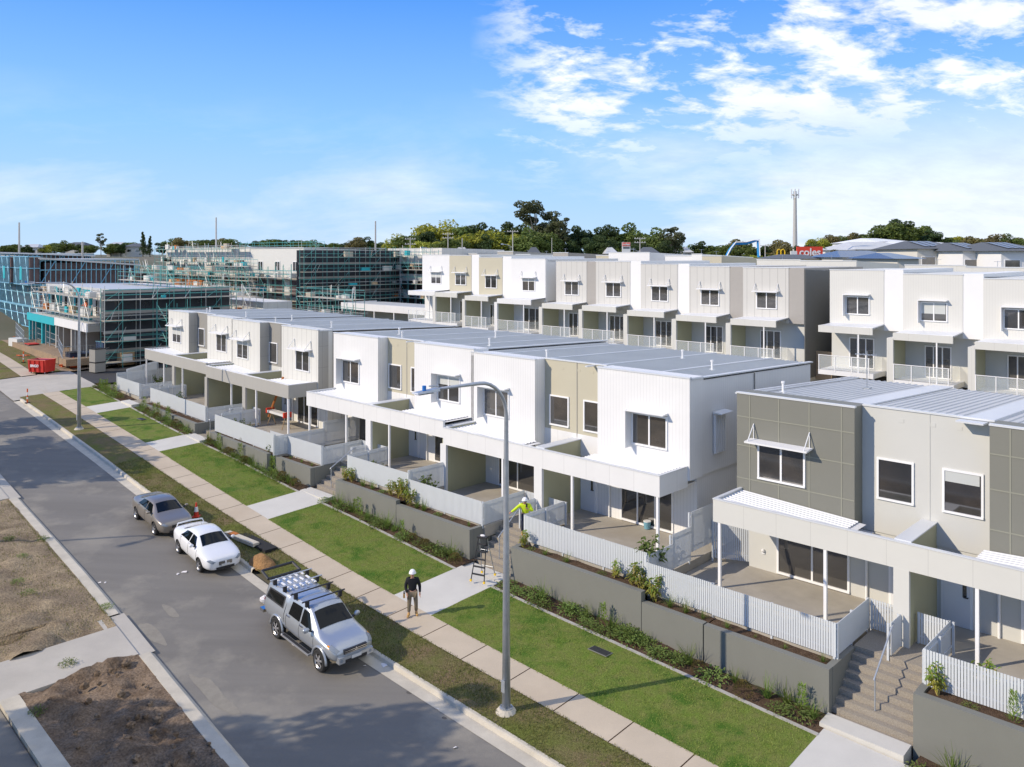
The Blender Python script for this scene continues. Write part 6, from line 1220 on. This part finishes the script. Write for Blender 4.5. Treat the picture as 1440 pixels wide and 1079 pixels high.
# ---------------------------------------------------------------- small things on the street
def bollard(x, y, h, label, name='traffic_post'):
    p = GP(x, y); q = MB(); q.cyl((0, 0), .05, .04, h, 10, 'orange_plastic'); q.cyl((0, 0), .054, h*.55, h*.75, 10, 'reflect_white'); q.cyl((0, 0), .054, h*.28, h*.42, 10, 'reflect_white'); q.cyl((0, 0), .2, 0, .05, 12, 'rubber')
    o = q.build(name); o.location = p; tag(o, label, 'traffic post', 'orange and white traffic posts')
bollard(38.5, 567, 1.1, 'orange and white traffic post at the road end of the grass strip')
bollard(33, 510, 1.1, 'orange and white traffic post on the grass left of the red skip'); bollard(103, 517, 1.0, 'orange and white traffic post right of the red skip')
def street_bits():
    p = GP(276, 727); e = empty('traffic_cone', p, 0, 'orange traffic cone with white band on the grass beside the bronze sedan', 'traffic cone'); q = MB(); q.box(-.2, .2, -.2, .2, 0, .05, 'red_plastic'); q.build('base', e); q = MB(); q.cyl((0, 0), .15, .04, .80, 14, 'red_plastic', r2=.03); q.build('cone', e, smooth=False); q = MB(); q.cyl((0, 0), .118, .30, .56, 14, 'reflect_white', r2=.078); q.build('band', e); e.scale = (.85, .85, .88)
    # broken out kerb: trench, slab, heap
    fr = B3; q = MB(); rr = random.Random(2)
    def heap(u, v, rx, ry, h, m, name, label, seed):
        q = MB(); n = 18; rings = 8; vs = [tuple(Vector((0, 0, h)))]; 
        for i in range(1, rings+1):
            for k in range(n): a = 2*math.pi*k/n; f = i/rings; z = h*(1-f**1.5)+.5*h*mnoise.noise(Vector((math.cos(a)*f*2.2+seed, math.sin(a)*f*2.2, seed)))*(1-f); g = 1+.25*mnoise.noise(Vector((math.cos(a)*2+seed, math.sin(a)*2, 1))); vs.append((math.cos(a)*rx*f*g, math.sin(a)*ry*f*g, max(z, 0) if i < rings else -.05))
        fs = [(0, 1+k, 1+(k+1) % n) for k in range(n)]+[(1+i*n+k, 1+(i+1)*n+k, 1+(i+1)*n+(k+1) % n, 1+i*n+(k+1) % n) for i in range(rings-1) for k in range(n)]
        q.add(vs, fs, m); o = q.build(name, smooth=True); o.location = G(u, v, -.02); o.rotation_euler = (0, 0, B3.rz); tag(o, label, 'soil heap'); return o
    u, v = pixg(368, 792); heap(u, v, .85, .5, .42, 'orange_dirt', 'soil_heap', 'orange clay heap on the road edge between the white sedan and the ute', 3)
    q = MB(); P0 = [pixg(330, 745), pixg(362, 796)]; (ua, va), (ub, vb) = P0
    q.box(-.9, 2.3, -.22, .38, -.3, .015, 'dark_gap'); o = q.build('trench'); o.location = G((ua+ub)/2+1.0, va-.12, .02); o.rotation_euler = (0, 0, B3.rz); tag(o, kind='structure')
    q = MB(); q.box(-1.3, 1.1, -.16, .16, 0, .14, 'kerb'); q.box(-1.0, -.55, -.17, .17, .141, .16, 'rust_orange'); o = q.build('kerb_slab'); u, v = pixg(338, 762); o.location = G(u, v+.1, .02); o.rotation_euler = (0, 0, B3.rz+.07); tag(o, 'loose concrete kerb slab with an orange stain in the shadow of the white sedan', 'kerb slab')
    q = MB(); 
    for k in range(26): d = rv(); q.ball((d.x*.18, d.y*.14, .1+d.z*.07), .09, 6, 'pink_paper')
    o = q.build('plastic_bag'); u, v = pixg(374, 843); o.location = G(u, v, -.1); tag(o, 'crumpled white plastic bag on the road behind the ute', 'bag')
    for i, (x, y, s) in enumerate([(259, 805, .12), (250, 808, .07), (413, 908, .07), (513, 937, .05), (540, 936, .16), (140, 820, .06), (148, 820, .05), (616, 998, .05), (640, 1052, .06)]):
        u, v = pixg(x, y, -.13); q = MB(); q.add([(-s, -s*.4, .0), (s, -s*.5, .01), (s*.8, s*.5, .03), (-s*.6, s*.6, .012), (-s, -s*.4, -.01), (s, -s*.5, 0), (s*.8, s*.5, .02), (-s*.6, s*.6, .0)], [(0, 1, 2, 3), (7, 6, 5, 4), (0, 4, 5, 1), (1, 5, 6, 2), (2, 6, 7, 3), (3, 7, 4, 0)], 'pink_paper'); o = q.build('paper_scrap'); o.location = G(u, v, -.115); o.rotation_euler = (0, 0, i*1.3)
        tag(o, 'small white scrap lying on the asphalt, '+ORD[i]+' listed from the white sedan onwards', 'litter', 'scraps on the road')
    for x, y, l in ((844, 917, 'black pit lid set in the lawn right of the lamp post'), (199, 590, 'dark pit lid set in the far lawn')):
        u, v = pixg(x, y); q = MB(); q.box(-.36, .36, -.16, .16, 0, .03, 'black_plastic'); q.box(-.39, .39, -.19, .19, 0, .02, 'retaining'); o = q.build('pit_lid'); o.location = G(u, v, .02); o.rotation_euler = (R(-2.6), 0, B3.rz); tag(o, l, 'pit lid', 'pit lids')
    for i, (x, y, a, b, m) in enumerate([(212, 890, 1.1, .22, 'road_pale'), (240, 860, .7, .15, 'road_pale'), (300, 975, 1.5, .25, 'road_pale'), (575, 974, .10, .08, 'road_stain'), (625, 1010, .08, .06, 'road_stain')]):
        u, v = pixg(x, y, -.13); q = MB(); n = 22; vs = []
        for k in range(n): t = 2*math.pi*k/n; g = 1+.45*mnoise.noise(Vector((math.cos(t)*1.3+i*3, math.sin(t)*1.3, i))); uu = u+math.cos(t)*a*g; vv = v+math.sin(t)*b*g; vs.append(G(uu, vv, -.125+.0005*i))
        q.add(vs, [tuple(range(n))], m); tag(q.build('road_patch'), kind='structure')
    # stones and clods in the near bare soil
    rr = random.Random(11)
    for i in range(46):
        u = rr.uniform(5.5, 12); v = rr.uniform(-19, -16.2); s = rr.uniform(.05, .16); q = MB(); q.ball((0, 0, 0), s, 7, 'brown_soil', 1, rr.uniform(.6, 1), .7)
        for k in range(len(q.v)): a = Vector(q.v[k]); q.v[k] = tuple(a*(1+.5*mnoise.noise(a*14+Vector((i, 0, 0)))))
        o = q.build('soil_clod', smooth=False); o.location = G(u, v, .06); o.rotation_euler = (0, 0, i); tag(o, 'brown clod on the bare soil at the bottom left', 'clod', 'clods on the near bare soil')
    for x, y in ((40, 835), (150, 855), (54, 1003), (25, 820), (30, 785), (12, 760), (60, 760), (95, 935)):
        u, v = pixg(x, y); plant('low', G(u, v, 0), .7, 'on the bare soil left of the road', 'on the bare soil left of the road')
    # step ladder on the path
    u, v = pixg(675, 824); e = empty('step_ladder', G(8.25, -3.75, .1), B3.rz+R(18), 'black folding step ladder with yellow feet at the foot of the stairs', 'ladder')
    H = 1.62
    for sx in (-1, 1):
        q = MB(); q.tube([(sx*.30, -.45, 0), (sx*.18, -.03, H)], .022, 6, 'black_plastic'); q.build('front_rail', e); q = MB(); q.tube([(sx*.30, .5, 0), (sx*.18, .05, H)], .018, 6, 'steel'); q.build('rear_leg', e)
        for yy in (-.45, .5): q = MB(); q.box(sx*.30-.035, sx*.30+.035, yy-.035, yy+.035, -.01, .07, 'sign_yellow'); q.build('foot', e)
    for k in range(1, 6): z = k*.28; f = z/H; q = MB(); w = .30-.12*f; y = -.45+.42*f; q.box(-w, w, y-.05, y+.05, z-.015, z+.015, 'black_plastic'); q.build('tread', e)
    for k in (1, 3): z = k*.36; f = z/H; q = MB(); w = .30-.12*f; y = .5-.45*f; q.tube([(-w, y, z), (w, y, z)], .012, 5, 'steel'); q.build('brace', e)
    q = MB(); q.box(-.2, .2, -.12, .14, H, H+.07, 'black_plastic'); q.build('top_cap', e); q = MB(); q.ball((0, 0, H+.1), .09, 8, 'pink_paper', 1.3, .8, .5); q.build('rag', e)
    # bucket in the open door
    p = B2.P(2.35, 3.0-.45, 1.27); q = MB(); q.cyl((0, 0), .13, 0, .3, 14, 'frame_blue', r2=.16); q.cyl((0, 0), .165, .3, .33, 14, 'white_frame'); o = q.build('bucket'); o.location = p; tag(o, 'blue grey bucket with white lid on the white block patio by the glass door', 'bucket')
    # trestle with red boom on the cream block patio
    p = B1.P(3.2, 1.0, 1.8); e = empty('trestle_table', p, B1.rz, 'pale trestle with red and white sheets on the cream block patio', 'trestle'); q = MB(); q.box(-1.2, 1.2, -.25, .25, .85, 1.0, 'board_white'); q.build('board', e)
    for sx in (-1, 1):
        for sy in (-1, 1): q = MB(); q.tube([(sx*.9, 0, .85), (sx*1.0, sy*.3, 0)], .03, 5, 'wood'); q.build('leg', e)
    for sx in (-1.25, 1.1): q = MB(); q.box(sx, sx+.15, -.28, .28, .8, 1.12, 'red_plastic'); q.build('end_clamp', e)
    q = MB(); q.tube([(0, 0, 0), (.3, .9, 2.6)], .08, 6, 'rust_orange'); o = q.build('red_prop'); o.location = B1.P(4.4, .9, 2.3); o.rotation_euler = (0, 0, B1.rz); tag(o, 'rust red prop leaning on the olive wall of the cream block', 'prop')
    # red skip
    u, v = pixg(62, 523); e = empty('skip_bin', G(67.3, -2.95, .02), B3.rz+R(32), 'red skip bin with a white lettered band at the side street', 'skip bin'); L, W_, Hh = 2.9, 1.7, 1.55; bt = .28
    def frus(x0, x1, y0, y1, z0, xa, xb, ya, yb, z1): return [(x0, y0, z0), (x1, y0, z0), (x1, y1, z0), (x0, y1, z0), (xa, ya, z1), (xb, ya, z1), (xb, yb, z1), (xa, yb, z1)]
    q = MB(); q.add(frus(-L/2+.15, L/2-.15, -W_/2+.06, W_/2-.06, .15, -L/2, L/2, -W_/2, W_/2, Hh), [(0, 3, 2, 1), (0, 1, 5, 4), (1, 2, 6, 5), (2, 3, 7, 6), (3, 0, 4, 7)], 'skip_red'); q.build('bin_body', e)
    q = MB(); q.add(frus(-L/2+.22, L/2-.22, -W_/2+.12, W_/2-.12, .9, -L/2+.05, L/2-.05, -W_/2+.05, W_/2-.05, Hh), [(0, 1, 2, 3), (0, 1, 5, 4), (1, 2, 6, 5), (2, 3, 7, 6), (3, 0, 4, 7)], 'skip_inside'); q.build('inner_lining', e)
    q = MB(); 
    for a, b in (((-1, -1), (1, -1)), ((1, -1), (1, 1)), ((1, 1), (-1, 1)), ((-1, 1), (-1, -1))): q.tube([(a[0]*L/2, a[1]*W_/2, Hh), (b[0]*L/2, b[1]*W_/2, Hh)], .05, 6, 'red_plastic')
    q.build('rim', e)
    for i in range(4): x = -1.1+i*.73; q = MB(); q.box(x-.04, x+.04, -W_/2-.07, -W_/2+.02, .2, Hh-.05, 'skip_red'); q.build('side_rib', e)
    t = text_mesh('BINGO', .42, 'reflect_white'); t.parent = e; t.location = (-.25, -W_/2-.09, .88); t.rotation_euler = (R(88), 0, 0)
    for sx in (-1, 1):
        for sy in (-1, 1): q = MB(); q.box(sx*1.1-.06, sx*1.1+.06, sy*.6-.06, sy*.6+.06, 0, .17, 'steel'); q.build('foot', e)
    e.scale = (.66, .74, .78)
street_bits()
def yard():
    rr = random.Random(6)
    def bx(name, label, cat, x, y, w, d, h, m, rz=0, dz=.02, group=None, m2=None):
        u, v = pixg(x, y); q = MB(); q.box(-w/2, w/2, -d/2, d/2, 0, h, m)
        if m2: q.box(-w/2-.03, w/2+.03, -d/2-.03, d/2+.03, h, h+.06, m2); q.box(-w/2-.02, w/2+.02, -d/2-.02, d/2+.02, h*.4, h*.45, m2)
        o = q.build(name); o.location = G(u, v, dz); o.rotation_euler = (0, 0, B3.rz+rz); return tag(o, label, cat, group)
    for i, (x, y, w, d, h, m, m2, nm, cat, l) in enumerate([(137, 523, 1.0, 1.0, 2.1, 'grey_recess', 'black_plastic', 'equipment_cabinet', 'cabinet', 'grey equipment cabinet beside the black mesh'), (147, 512, 1.3, 1.0, 2.2, 'solar', 'frame_blue', 'portable_toilet', 'cabinet', 'dark blue portable cabin beside the black mesh'), (103, 515, 1.4, 1.0, 1.3, 'navy', 'black_plastic', 'tool_box', 'tool box', 'dark blue tool box behind the traffic post'), (118, 512, 2.2, 1.1, 1.1, 'black_plastic', 'solar', 'tool_box', 'tool box', 'long black tool box behind the far lamp post'), (126, 514, .5, .4, .8, 'reflect_white', 'red_plastic', 'drum', 'drum', 'white drum with red stripe before the black tool box'), (26, 487, 2.4, 1.2, .9, 'board_white', None, 'sheet_stack', 'stack', 'pale stack of sheets on the site at the left'), (45, 493, 1.6, 1.0, .7, 'black_plastic', 'red_plastic', 'machine', 'machine', 'small black machine with red trim on the site dirt'), (168, 512, 3.0, 1.4, 1.2, 'wood', 'plywood', 'timber_stack', 'timber stack', 'stack of timber at the foot of the black mesh'), (140, 492, 1.2, .8, .9, 'board_white', None, 'sheet_stack', 'stack', 'white stack of boards at the foot of the scaffold corner')]):
        bx(nm, l, cat, x, y, w, d, h, m, rr.uniform(-.3, .3), m2=m2)
    for i, (x0, y0, x1, y1) in enumerate([(22, 475, 34, 492), (34, 492, 48, 486), (50, 483, 82, 500), (82, 500, 88, 518), (88, 516, 142, 512), (142, 521, 160, 512)]):
        a = GP(x0, y0); b = GP(x1, y1); d = b-a; L = d.length; e = empty('site_fence', a, math.atan2(d.y, d.x), 'wire mesh site fence panel, '+ORD[i]+' from the left edge', 'fence', 'temporary site fences'); q = MB(); n = int(L/.3)
        for k in range(n+1): q.tube([(L*k/n, 0, .1), (L*k/n, 0, 1.9)], .008, 3, 'scaf_galv')
        for z in (.1, .7, 1.3, 1.9): q.tube([(0, 0, z), (L, 0, z)], .02, 4, 'scaf_galv')
        q.build('mesh_panel', e); q = MB(); [q.box(x-.12, x+.12, -.3, .3, 0, .15, 'orange_plastic') for x in (0, L)]; q.build('block_foot', e)
    for i, (x, y) in enumerate([(105, 518), (30, 502), (60, 492)]):
        u, v = pixg(x, y); q = MB(); [q.tube([(rr.uniform(-.8, .8), rr.uniform(-.4, .4), .1), (rr.uniform(-.8, .8), rr.uniform(-.4, .4), .15)], .05, 5, 'orange_plastic') for _ in range(6)]; o = q.build('orange_netting'); o.location = G(u, v, .02); tag(o, 'tangle of orange safety netting on the site, '+ORD[i]+' of three', 'netting', 'orange netting on the site')
    for i, (x, y, s) in enumerate([(82, 508, 1.4), (92, 505, 1.1), (72, 498, 1.2)]):
        u, v = pixg(x, y); q = MB(); n = 12; q.tube([(0, 0, -.1), (0, 0, .3), (0, 0, .55)], [s, s*.6, .1], n, 'site_dirt'); 
        for k in range(len(q.v)): a = Vector(q.v[k]); q.v[k] = tuple(a*(1+.3*mnoise.noise(a*2+Vector((i*5, 0, 0)))))
        o = q.build('soil_heap', smooth=True); o.location = G(u, v, 0); tag(o, 'small brown soil heap beside the red skip, '+ORD[i]+' of three', 'soil heap', 'soil heaps on the site')
    # trees beyond the left edge of the photo whose shadows reach the road
    for X, Y, h, k, i in ((-43.5, 47, 13.5, 'gum', 0), (-40, 43.5, 12, 'round', 0), (-47, 52, 13, 'gum', 1), (-21, 18.3, 13.5, 'gum', 1), (-19.5, 15.4, 13, 'dark', 1), (-17.5, 13.2, 13, 'round', 1), (-24.5, 15.0, 14, 'gum', 2), (-27, 15.2, 13, 'round', 0)):
        u, v = B3.loc(X, Y); tree(k, X, Y, gz(u, v)-.3, h, 'across the road, left of the photo', .9, i)
yard()
# ---------------------------------------------------------------- people
def skinned(name, V, E, Rr, m, parent=None, lv=2, smooth=True):
    me = bpy.data.meshes.new(name); me.from_pydata(V, E, []); o = bpy.data.objects.new('tmp', me); COL.objects.link(o); mo = o.modifiers.new('k', 'SKIN'); mo.use_smooth_shade = True
    for i, r in enumerate(Rr): d = me.skin_vertices[0].data[i]; d.radius = r if isinstance(r, tuple) else (r, r); d.use_root = (i == 0)
    sb = o.modifiers.new('s', 'SUBSURF'); sb.levels = lv; sb.render_levels = lv
    dg = bpy.context.evaluated_depsgraph_get(); m2 = bpy.data.meshes.new_from_object(o.evaluated_get(dg)); bpy.data.objects.remove(o); m2.name = name; m2.materials.clear(); m2.materials.append(MAT[m]); m2.polygons.foreach_set('use_smooth', [True]*len(m2.polygons))
    r = bpy.data.objects.new(name, m2); COL.objects.link(r); r.parent = parent; return r
def chain(name, pts, rs, m, parent, lv=2): return skinned(name, pts, [(i, i+1) for i in range(len(pts)-1)], rs, m, parent, lv)
def person(loc, rz, label, J, top, legs, boots, helmet='helmet', glasses=False, cuffs=True):
    """J: joints in metres, local +y forward.  One continuous body, clothes as close fitting shells"""
    e = empty('person', loc, rz, label, 'person'); g = J.get
    pel, chest, neck, head = [Vector(J[k]) for k in ('pelvis', 'chest', 'neck', 'head')]; V = [pel, (pel+chest)/2, chest, neck, head-Vector((0, 0, .06)), head+Vector((0, 0, .07))]; Rr = [(.14, .11), (.13, .10), (.16, .11), .055, .075, .085]; E = [(0, 1), (1, 2), (2, 3), (3, 4), (4, 5)]
    def add(a, p, r): V.append(Vector(p)); Rr.append(r); E.append((a, len(V)-1)); return len(V)-1
    for s in ('l', 'r'):
        k = add(2, J['sh'+s], .062); k = add(k, J['el'+s], .045); k = add(k, J['wr'+s], .030)
        h = Vector(J['wr'+s]); d = (h-Vector(J['el'+s])).normalized(); hd = add(k, h+d*.05, (.036, .02)); pl = add(hd, h+d*.09, (.040, .018)); sx = -1 if s == 'r' else 1
        side = Vector(J.get('palm'+s, (0, 1, 0))); side = (side-d*side.dot(d)).normalized(); curl = d.cross(side)*(-sx)
        for f, (off, L) in enumerate(((-.030, .066), (-.010, .078), (.011, .074), (.031, .058))):
            a = h+d*.095+side*off; q = add(pl, a, .0095); q = add(q, a+d*L*.5+curl*.012, .0085); q = add(q, a+d*L*.8+curl*.035, .0075)
        a = h+d*.03+side*.035; q = add(hd, a, .012); q = add(q, a+side*.022+d*.035+curl*.012, .0095)
        k = add(0, J['hip'+s], .095); k = add(k, J['kn'+s], .060); k = add(k, J['an'+s], .040); fo = Vector(J['an'+s]); fd = Vector(J.get('toe'+s, (0, 1, 0))); k = add(k, fo+fd*.07-Vector((0, 0, .05)), (.042, .035)); k = add(k, fo+fd*.17-Vector((0, 0, .06)), (.04, .025))
    skinned('body', V, E, Rr, 'skin', e, 2)
    # face
    f = Vector(J.get('face', (0, 1, 0))).normalized(); rt = f.cross(Vector((0, 0, 1))).normalized(); up = rt.cross(f); hc = head
    q = MB(); q.ball(hc+f*.088-up*.008, .018, 8, 'skin', .8, .8, 1.3); q.build('nose', e, smooth=True)
    for sg in (-1, 1): q = MB(); q.ball(hc+f*.076+rt*sg*.03+up*.018, .013, 8, 'hair' if not glasses else 'black_plastic', 1.2, 1.0, .8); q.build('eye', e, smooth=True); q = MB(); q.ball(hc+rt*sg*.082-up*.0, .024, 8, 'skin', .4, .8, 1.2); q.build('ear', e, smooth=True)
    q = MB(); q.ball(hc+f*.078-up*.045, .02, 8, 'lips', 1.2, .5, .4); q.build('mouth', e, smooth=True); q = MB(); q.ball(hc-f*.02+up*.02, .094, 12, 'hair', .95, .98, 1.0); q.build('hair', e, smooth=True)
    if glasses: q = MB(); q.tube([hc+f*.085+rt*.05+up*.018, hc+f*.085-rt*.05+up*.018], .014, 6, 'black_plastic'); q.build('sunglasses', e)
    q = MB(); q.ball(tuple(hc+up*.045), .125, 16, helmet, .98, 1.1, 1.02, h=True); q.cyl((hc.x+f.x*.035, hc.y+f.y*.035), .135, hc.z+.035, hc.z+.05, 16, helmet); hm = q.build('hard_hat', e, smooth=True)
    # clothes
    V2 = [pel+Vector((0, 0, .03)), (pel+chest)/2, chest, neck-Vector((0, 0, .04))]; R2 = [(.165, .13), (.16, .125), (.185, .135), .085]; E2 = [(0, 1), (1, 2), (2, 3)]
    for s in ('l', 'r'):
        n = len(V2); V2 += [Vector(J['sh'+s]), Vector(J['el'+s]), Vector(J['wr'+s])-(Vector(J['wr'+s])-Vector(J['el'+s])).normalized()*.015]; R2 += [.082, .062, .046]; E2 += [(2, n), (n, n+1), (n+1, n+2)]
    skinned('jacket', V2, E2, R2, top, e, 2)
    V3 = [pel]; R3 = [(.155, .125)]; E3 = []
    for s in ('l', 'r'):
        n = len(V3); V3 += [Vector(J['hip'+s]), Vector(J['kn'+s]), Vector(J['an'+s])+Vector((0, 0, .05))]; R3 += [.108, .078, .066]; E3 += [(0, n), (n, n+1), (n+1, n+2)]
    skinned('trousers', V3, E3, R3, legs, e, 2)
    for s in ('l', 'r'): fo = Vector(J['an'+s]); fd = Vector(J.get('toe'+s, (0, 1, 0))); chain('boot', [fo+Vector((0, 0, .07)), fo-Vector((0, 0, .02)), fo+fd*.08-Vector((0, 0, .045)), fo+fd*.18-Vector((0, 0, .05))], [.055, .056, (.05, .045), (.048, .038)], boots, e, 1)
    return e
def people():
    u, v = pixg(580, 866); p = Vector(G(u, v, .015)); ang = math.atan2(-p.y, -p.x)-math.pi/2
    J = dict(pelvis=(0, 0, .86), chest=(0, .0, 1.22), neck=(0, .03, 1.42), head=(0.0, .06, 1.555), face=(-.1, 1, -.12),
             shl=(-.19, 0, 1.34), ell=(-.27, -.02, 1.06), wrl=(-.27, .10, .85), shr=(.19, 0, 1.34), elr=(.25, .0, 1.07), wrr=(.20, .12, .86),
             hipl=(-.10, 0, .82), knl=(-.13, .08, .46), anl=(-.14, -.04, .09), hipr=(.10, 0, .82), knr=(.12, .03, .45), anr=(.13, .06, .09), toel=(-.25, .95, 0), toer=(.3, .95, 0), palml=(0, 1, 0), palmr=(0, 1, 0))
    e = person(p, ang, 'man in a black jumper, camouflage work trousers and white hard hat walking on the footpath', J, 'black_cloth', 'khaki', 'boot_tan', glasses=True)
    q = MB(); q.box(.27, .34, .02, .12, .70, .84, 'boot_tan'); q.box(.28, .33, .03, .10, .84, .92, 'black_plastic'); q.build('tool_pouch', e)
    p = Vector(B2.P(5.95, -1.25, 1.08)); ang = math.atan2(-p.y, -p.x)-math.pi/2
    J = dict(pelvis=(0, -.06, .84), chest=(.03, .03, 1.17), neck=(.04, .10, 1.36), head=(.03, .16, 1.48), face=(.35, 1, -.45),
             shr=(.23, .05, 1.28), elr=(.44, .16, 1.14), wrr=(.63, .24, 1.02), shl=(-.16, .04, 1.28), ell=(-.30, .10, 1.04), wrl=(-.09, .24, 1.17),
             hipl=(-.10, -.05, .80), knl=(-.12, .04, .44), anl=(-.12, -.02, .09), hipr=(.10, -.05, .80), knr=(.13, .06, .44), anr=(.14, .0, .09), palml=(0, 0, 1), palmr=(0, 0, 1))
    e = person(p, ang, 'man in a bright yellow jacket and white hard hat leaning over the stair rail', J, 'hi_vis', 'navy', 'boot_tan')
    q = MB(); q.box(-.08, .0, .30, .32, 1.26, 1.42, 'black_plastic'); o = q.build('phone', e)
    # workers on the site scaffold
    p = Vector(C1.P(3.6, .95, 8.45)); J = dict(pelvis=(0, 0, .86), chest=(0, 0, 1.22), neck=(0, .02, 1.42), head=(0, .05, 1.55), shl=(-.19, 0, 1.34), ell=(-.3, .05, 1.1), wrl=(-.25, .2, .95), shr=(.19, 0, 1.34), elr=(.28, .1, 1.12), wrr=(.2, .3, 1.1), hipl=(-.1, 0, .82), knl=(-.12, 0, .46), anl=(-.12, 0, .09), hipr=(.1, 0, .82), knr=(.12, 0, .46), anr=(.12, 0, .09))
    p.z = 6.95; person(p, 2.5, 'worker in an orange vest and dark trousers on the front scaffold', J, 'orange_plastic', 'navy', 'boot_tan')
people()
# ---------------------------------------------------------------- every label singles out one thing
def unique_labels():
    from collections import defaultdict
    short = [('lower bed below the olive block', 'bed below the olive block'), ('lower bed between the lamp post and its shadow', 'bed behind the lamp post'), ('lower bed above the man in the black top', 'bed beyond the man in black'), ('lower bed across from the two sedans', 'bed across from the sedans'), ('lower bed behind the far lamp post', 'bed behind the far lamp'), ('lower bed at the side street corner', 'bed at the side street corner'), ('lower bed at the bottom right edge', 'bed at bottom right'), ('raised bed before the ', 'raised bed by the '), (' on yellow stems', ''), ('inside the fence', 'within the fence')]
    num = ORD+['twenty '+w for w in ORD[:9]]+['thirtieth']+['thirty '+w for w in ORD[:9]]+['fortieth']+['forty '+w for w in ORD[:9]]+['fiftieth']+['fifty '+w for w in ORD[:9]]
    num = [w.replace(' ', '-') for w in num]; bpy.context.view_layer.update(); d = defaultdict(list)
    for o in COL.objects:
        if o.parent is None and 'label' in o:
            l = o['label']
            for a, b in short: l = l.replace(a, b)
            o['label'] = l; d[l].append(o)
    for l, os in d.items():
        if len(os) < 2: continue
        os.sort(key=lambda o: o.location.x/max(1, o.location.y))
        for i, o in enumerate(os): o['label'] = l+', '+num[i]+' from left'
    for o in COL.objects:
        if o.parent is None and 'label' in o:
            w = o['label'].split()
            if len(w) > 16: print('LONG', len(w), o['label'])
unique_labels()
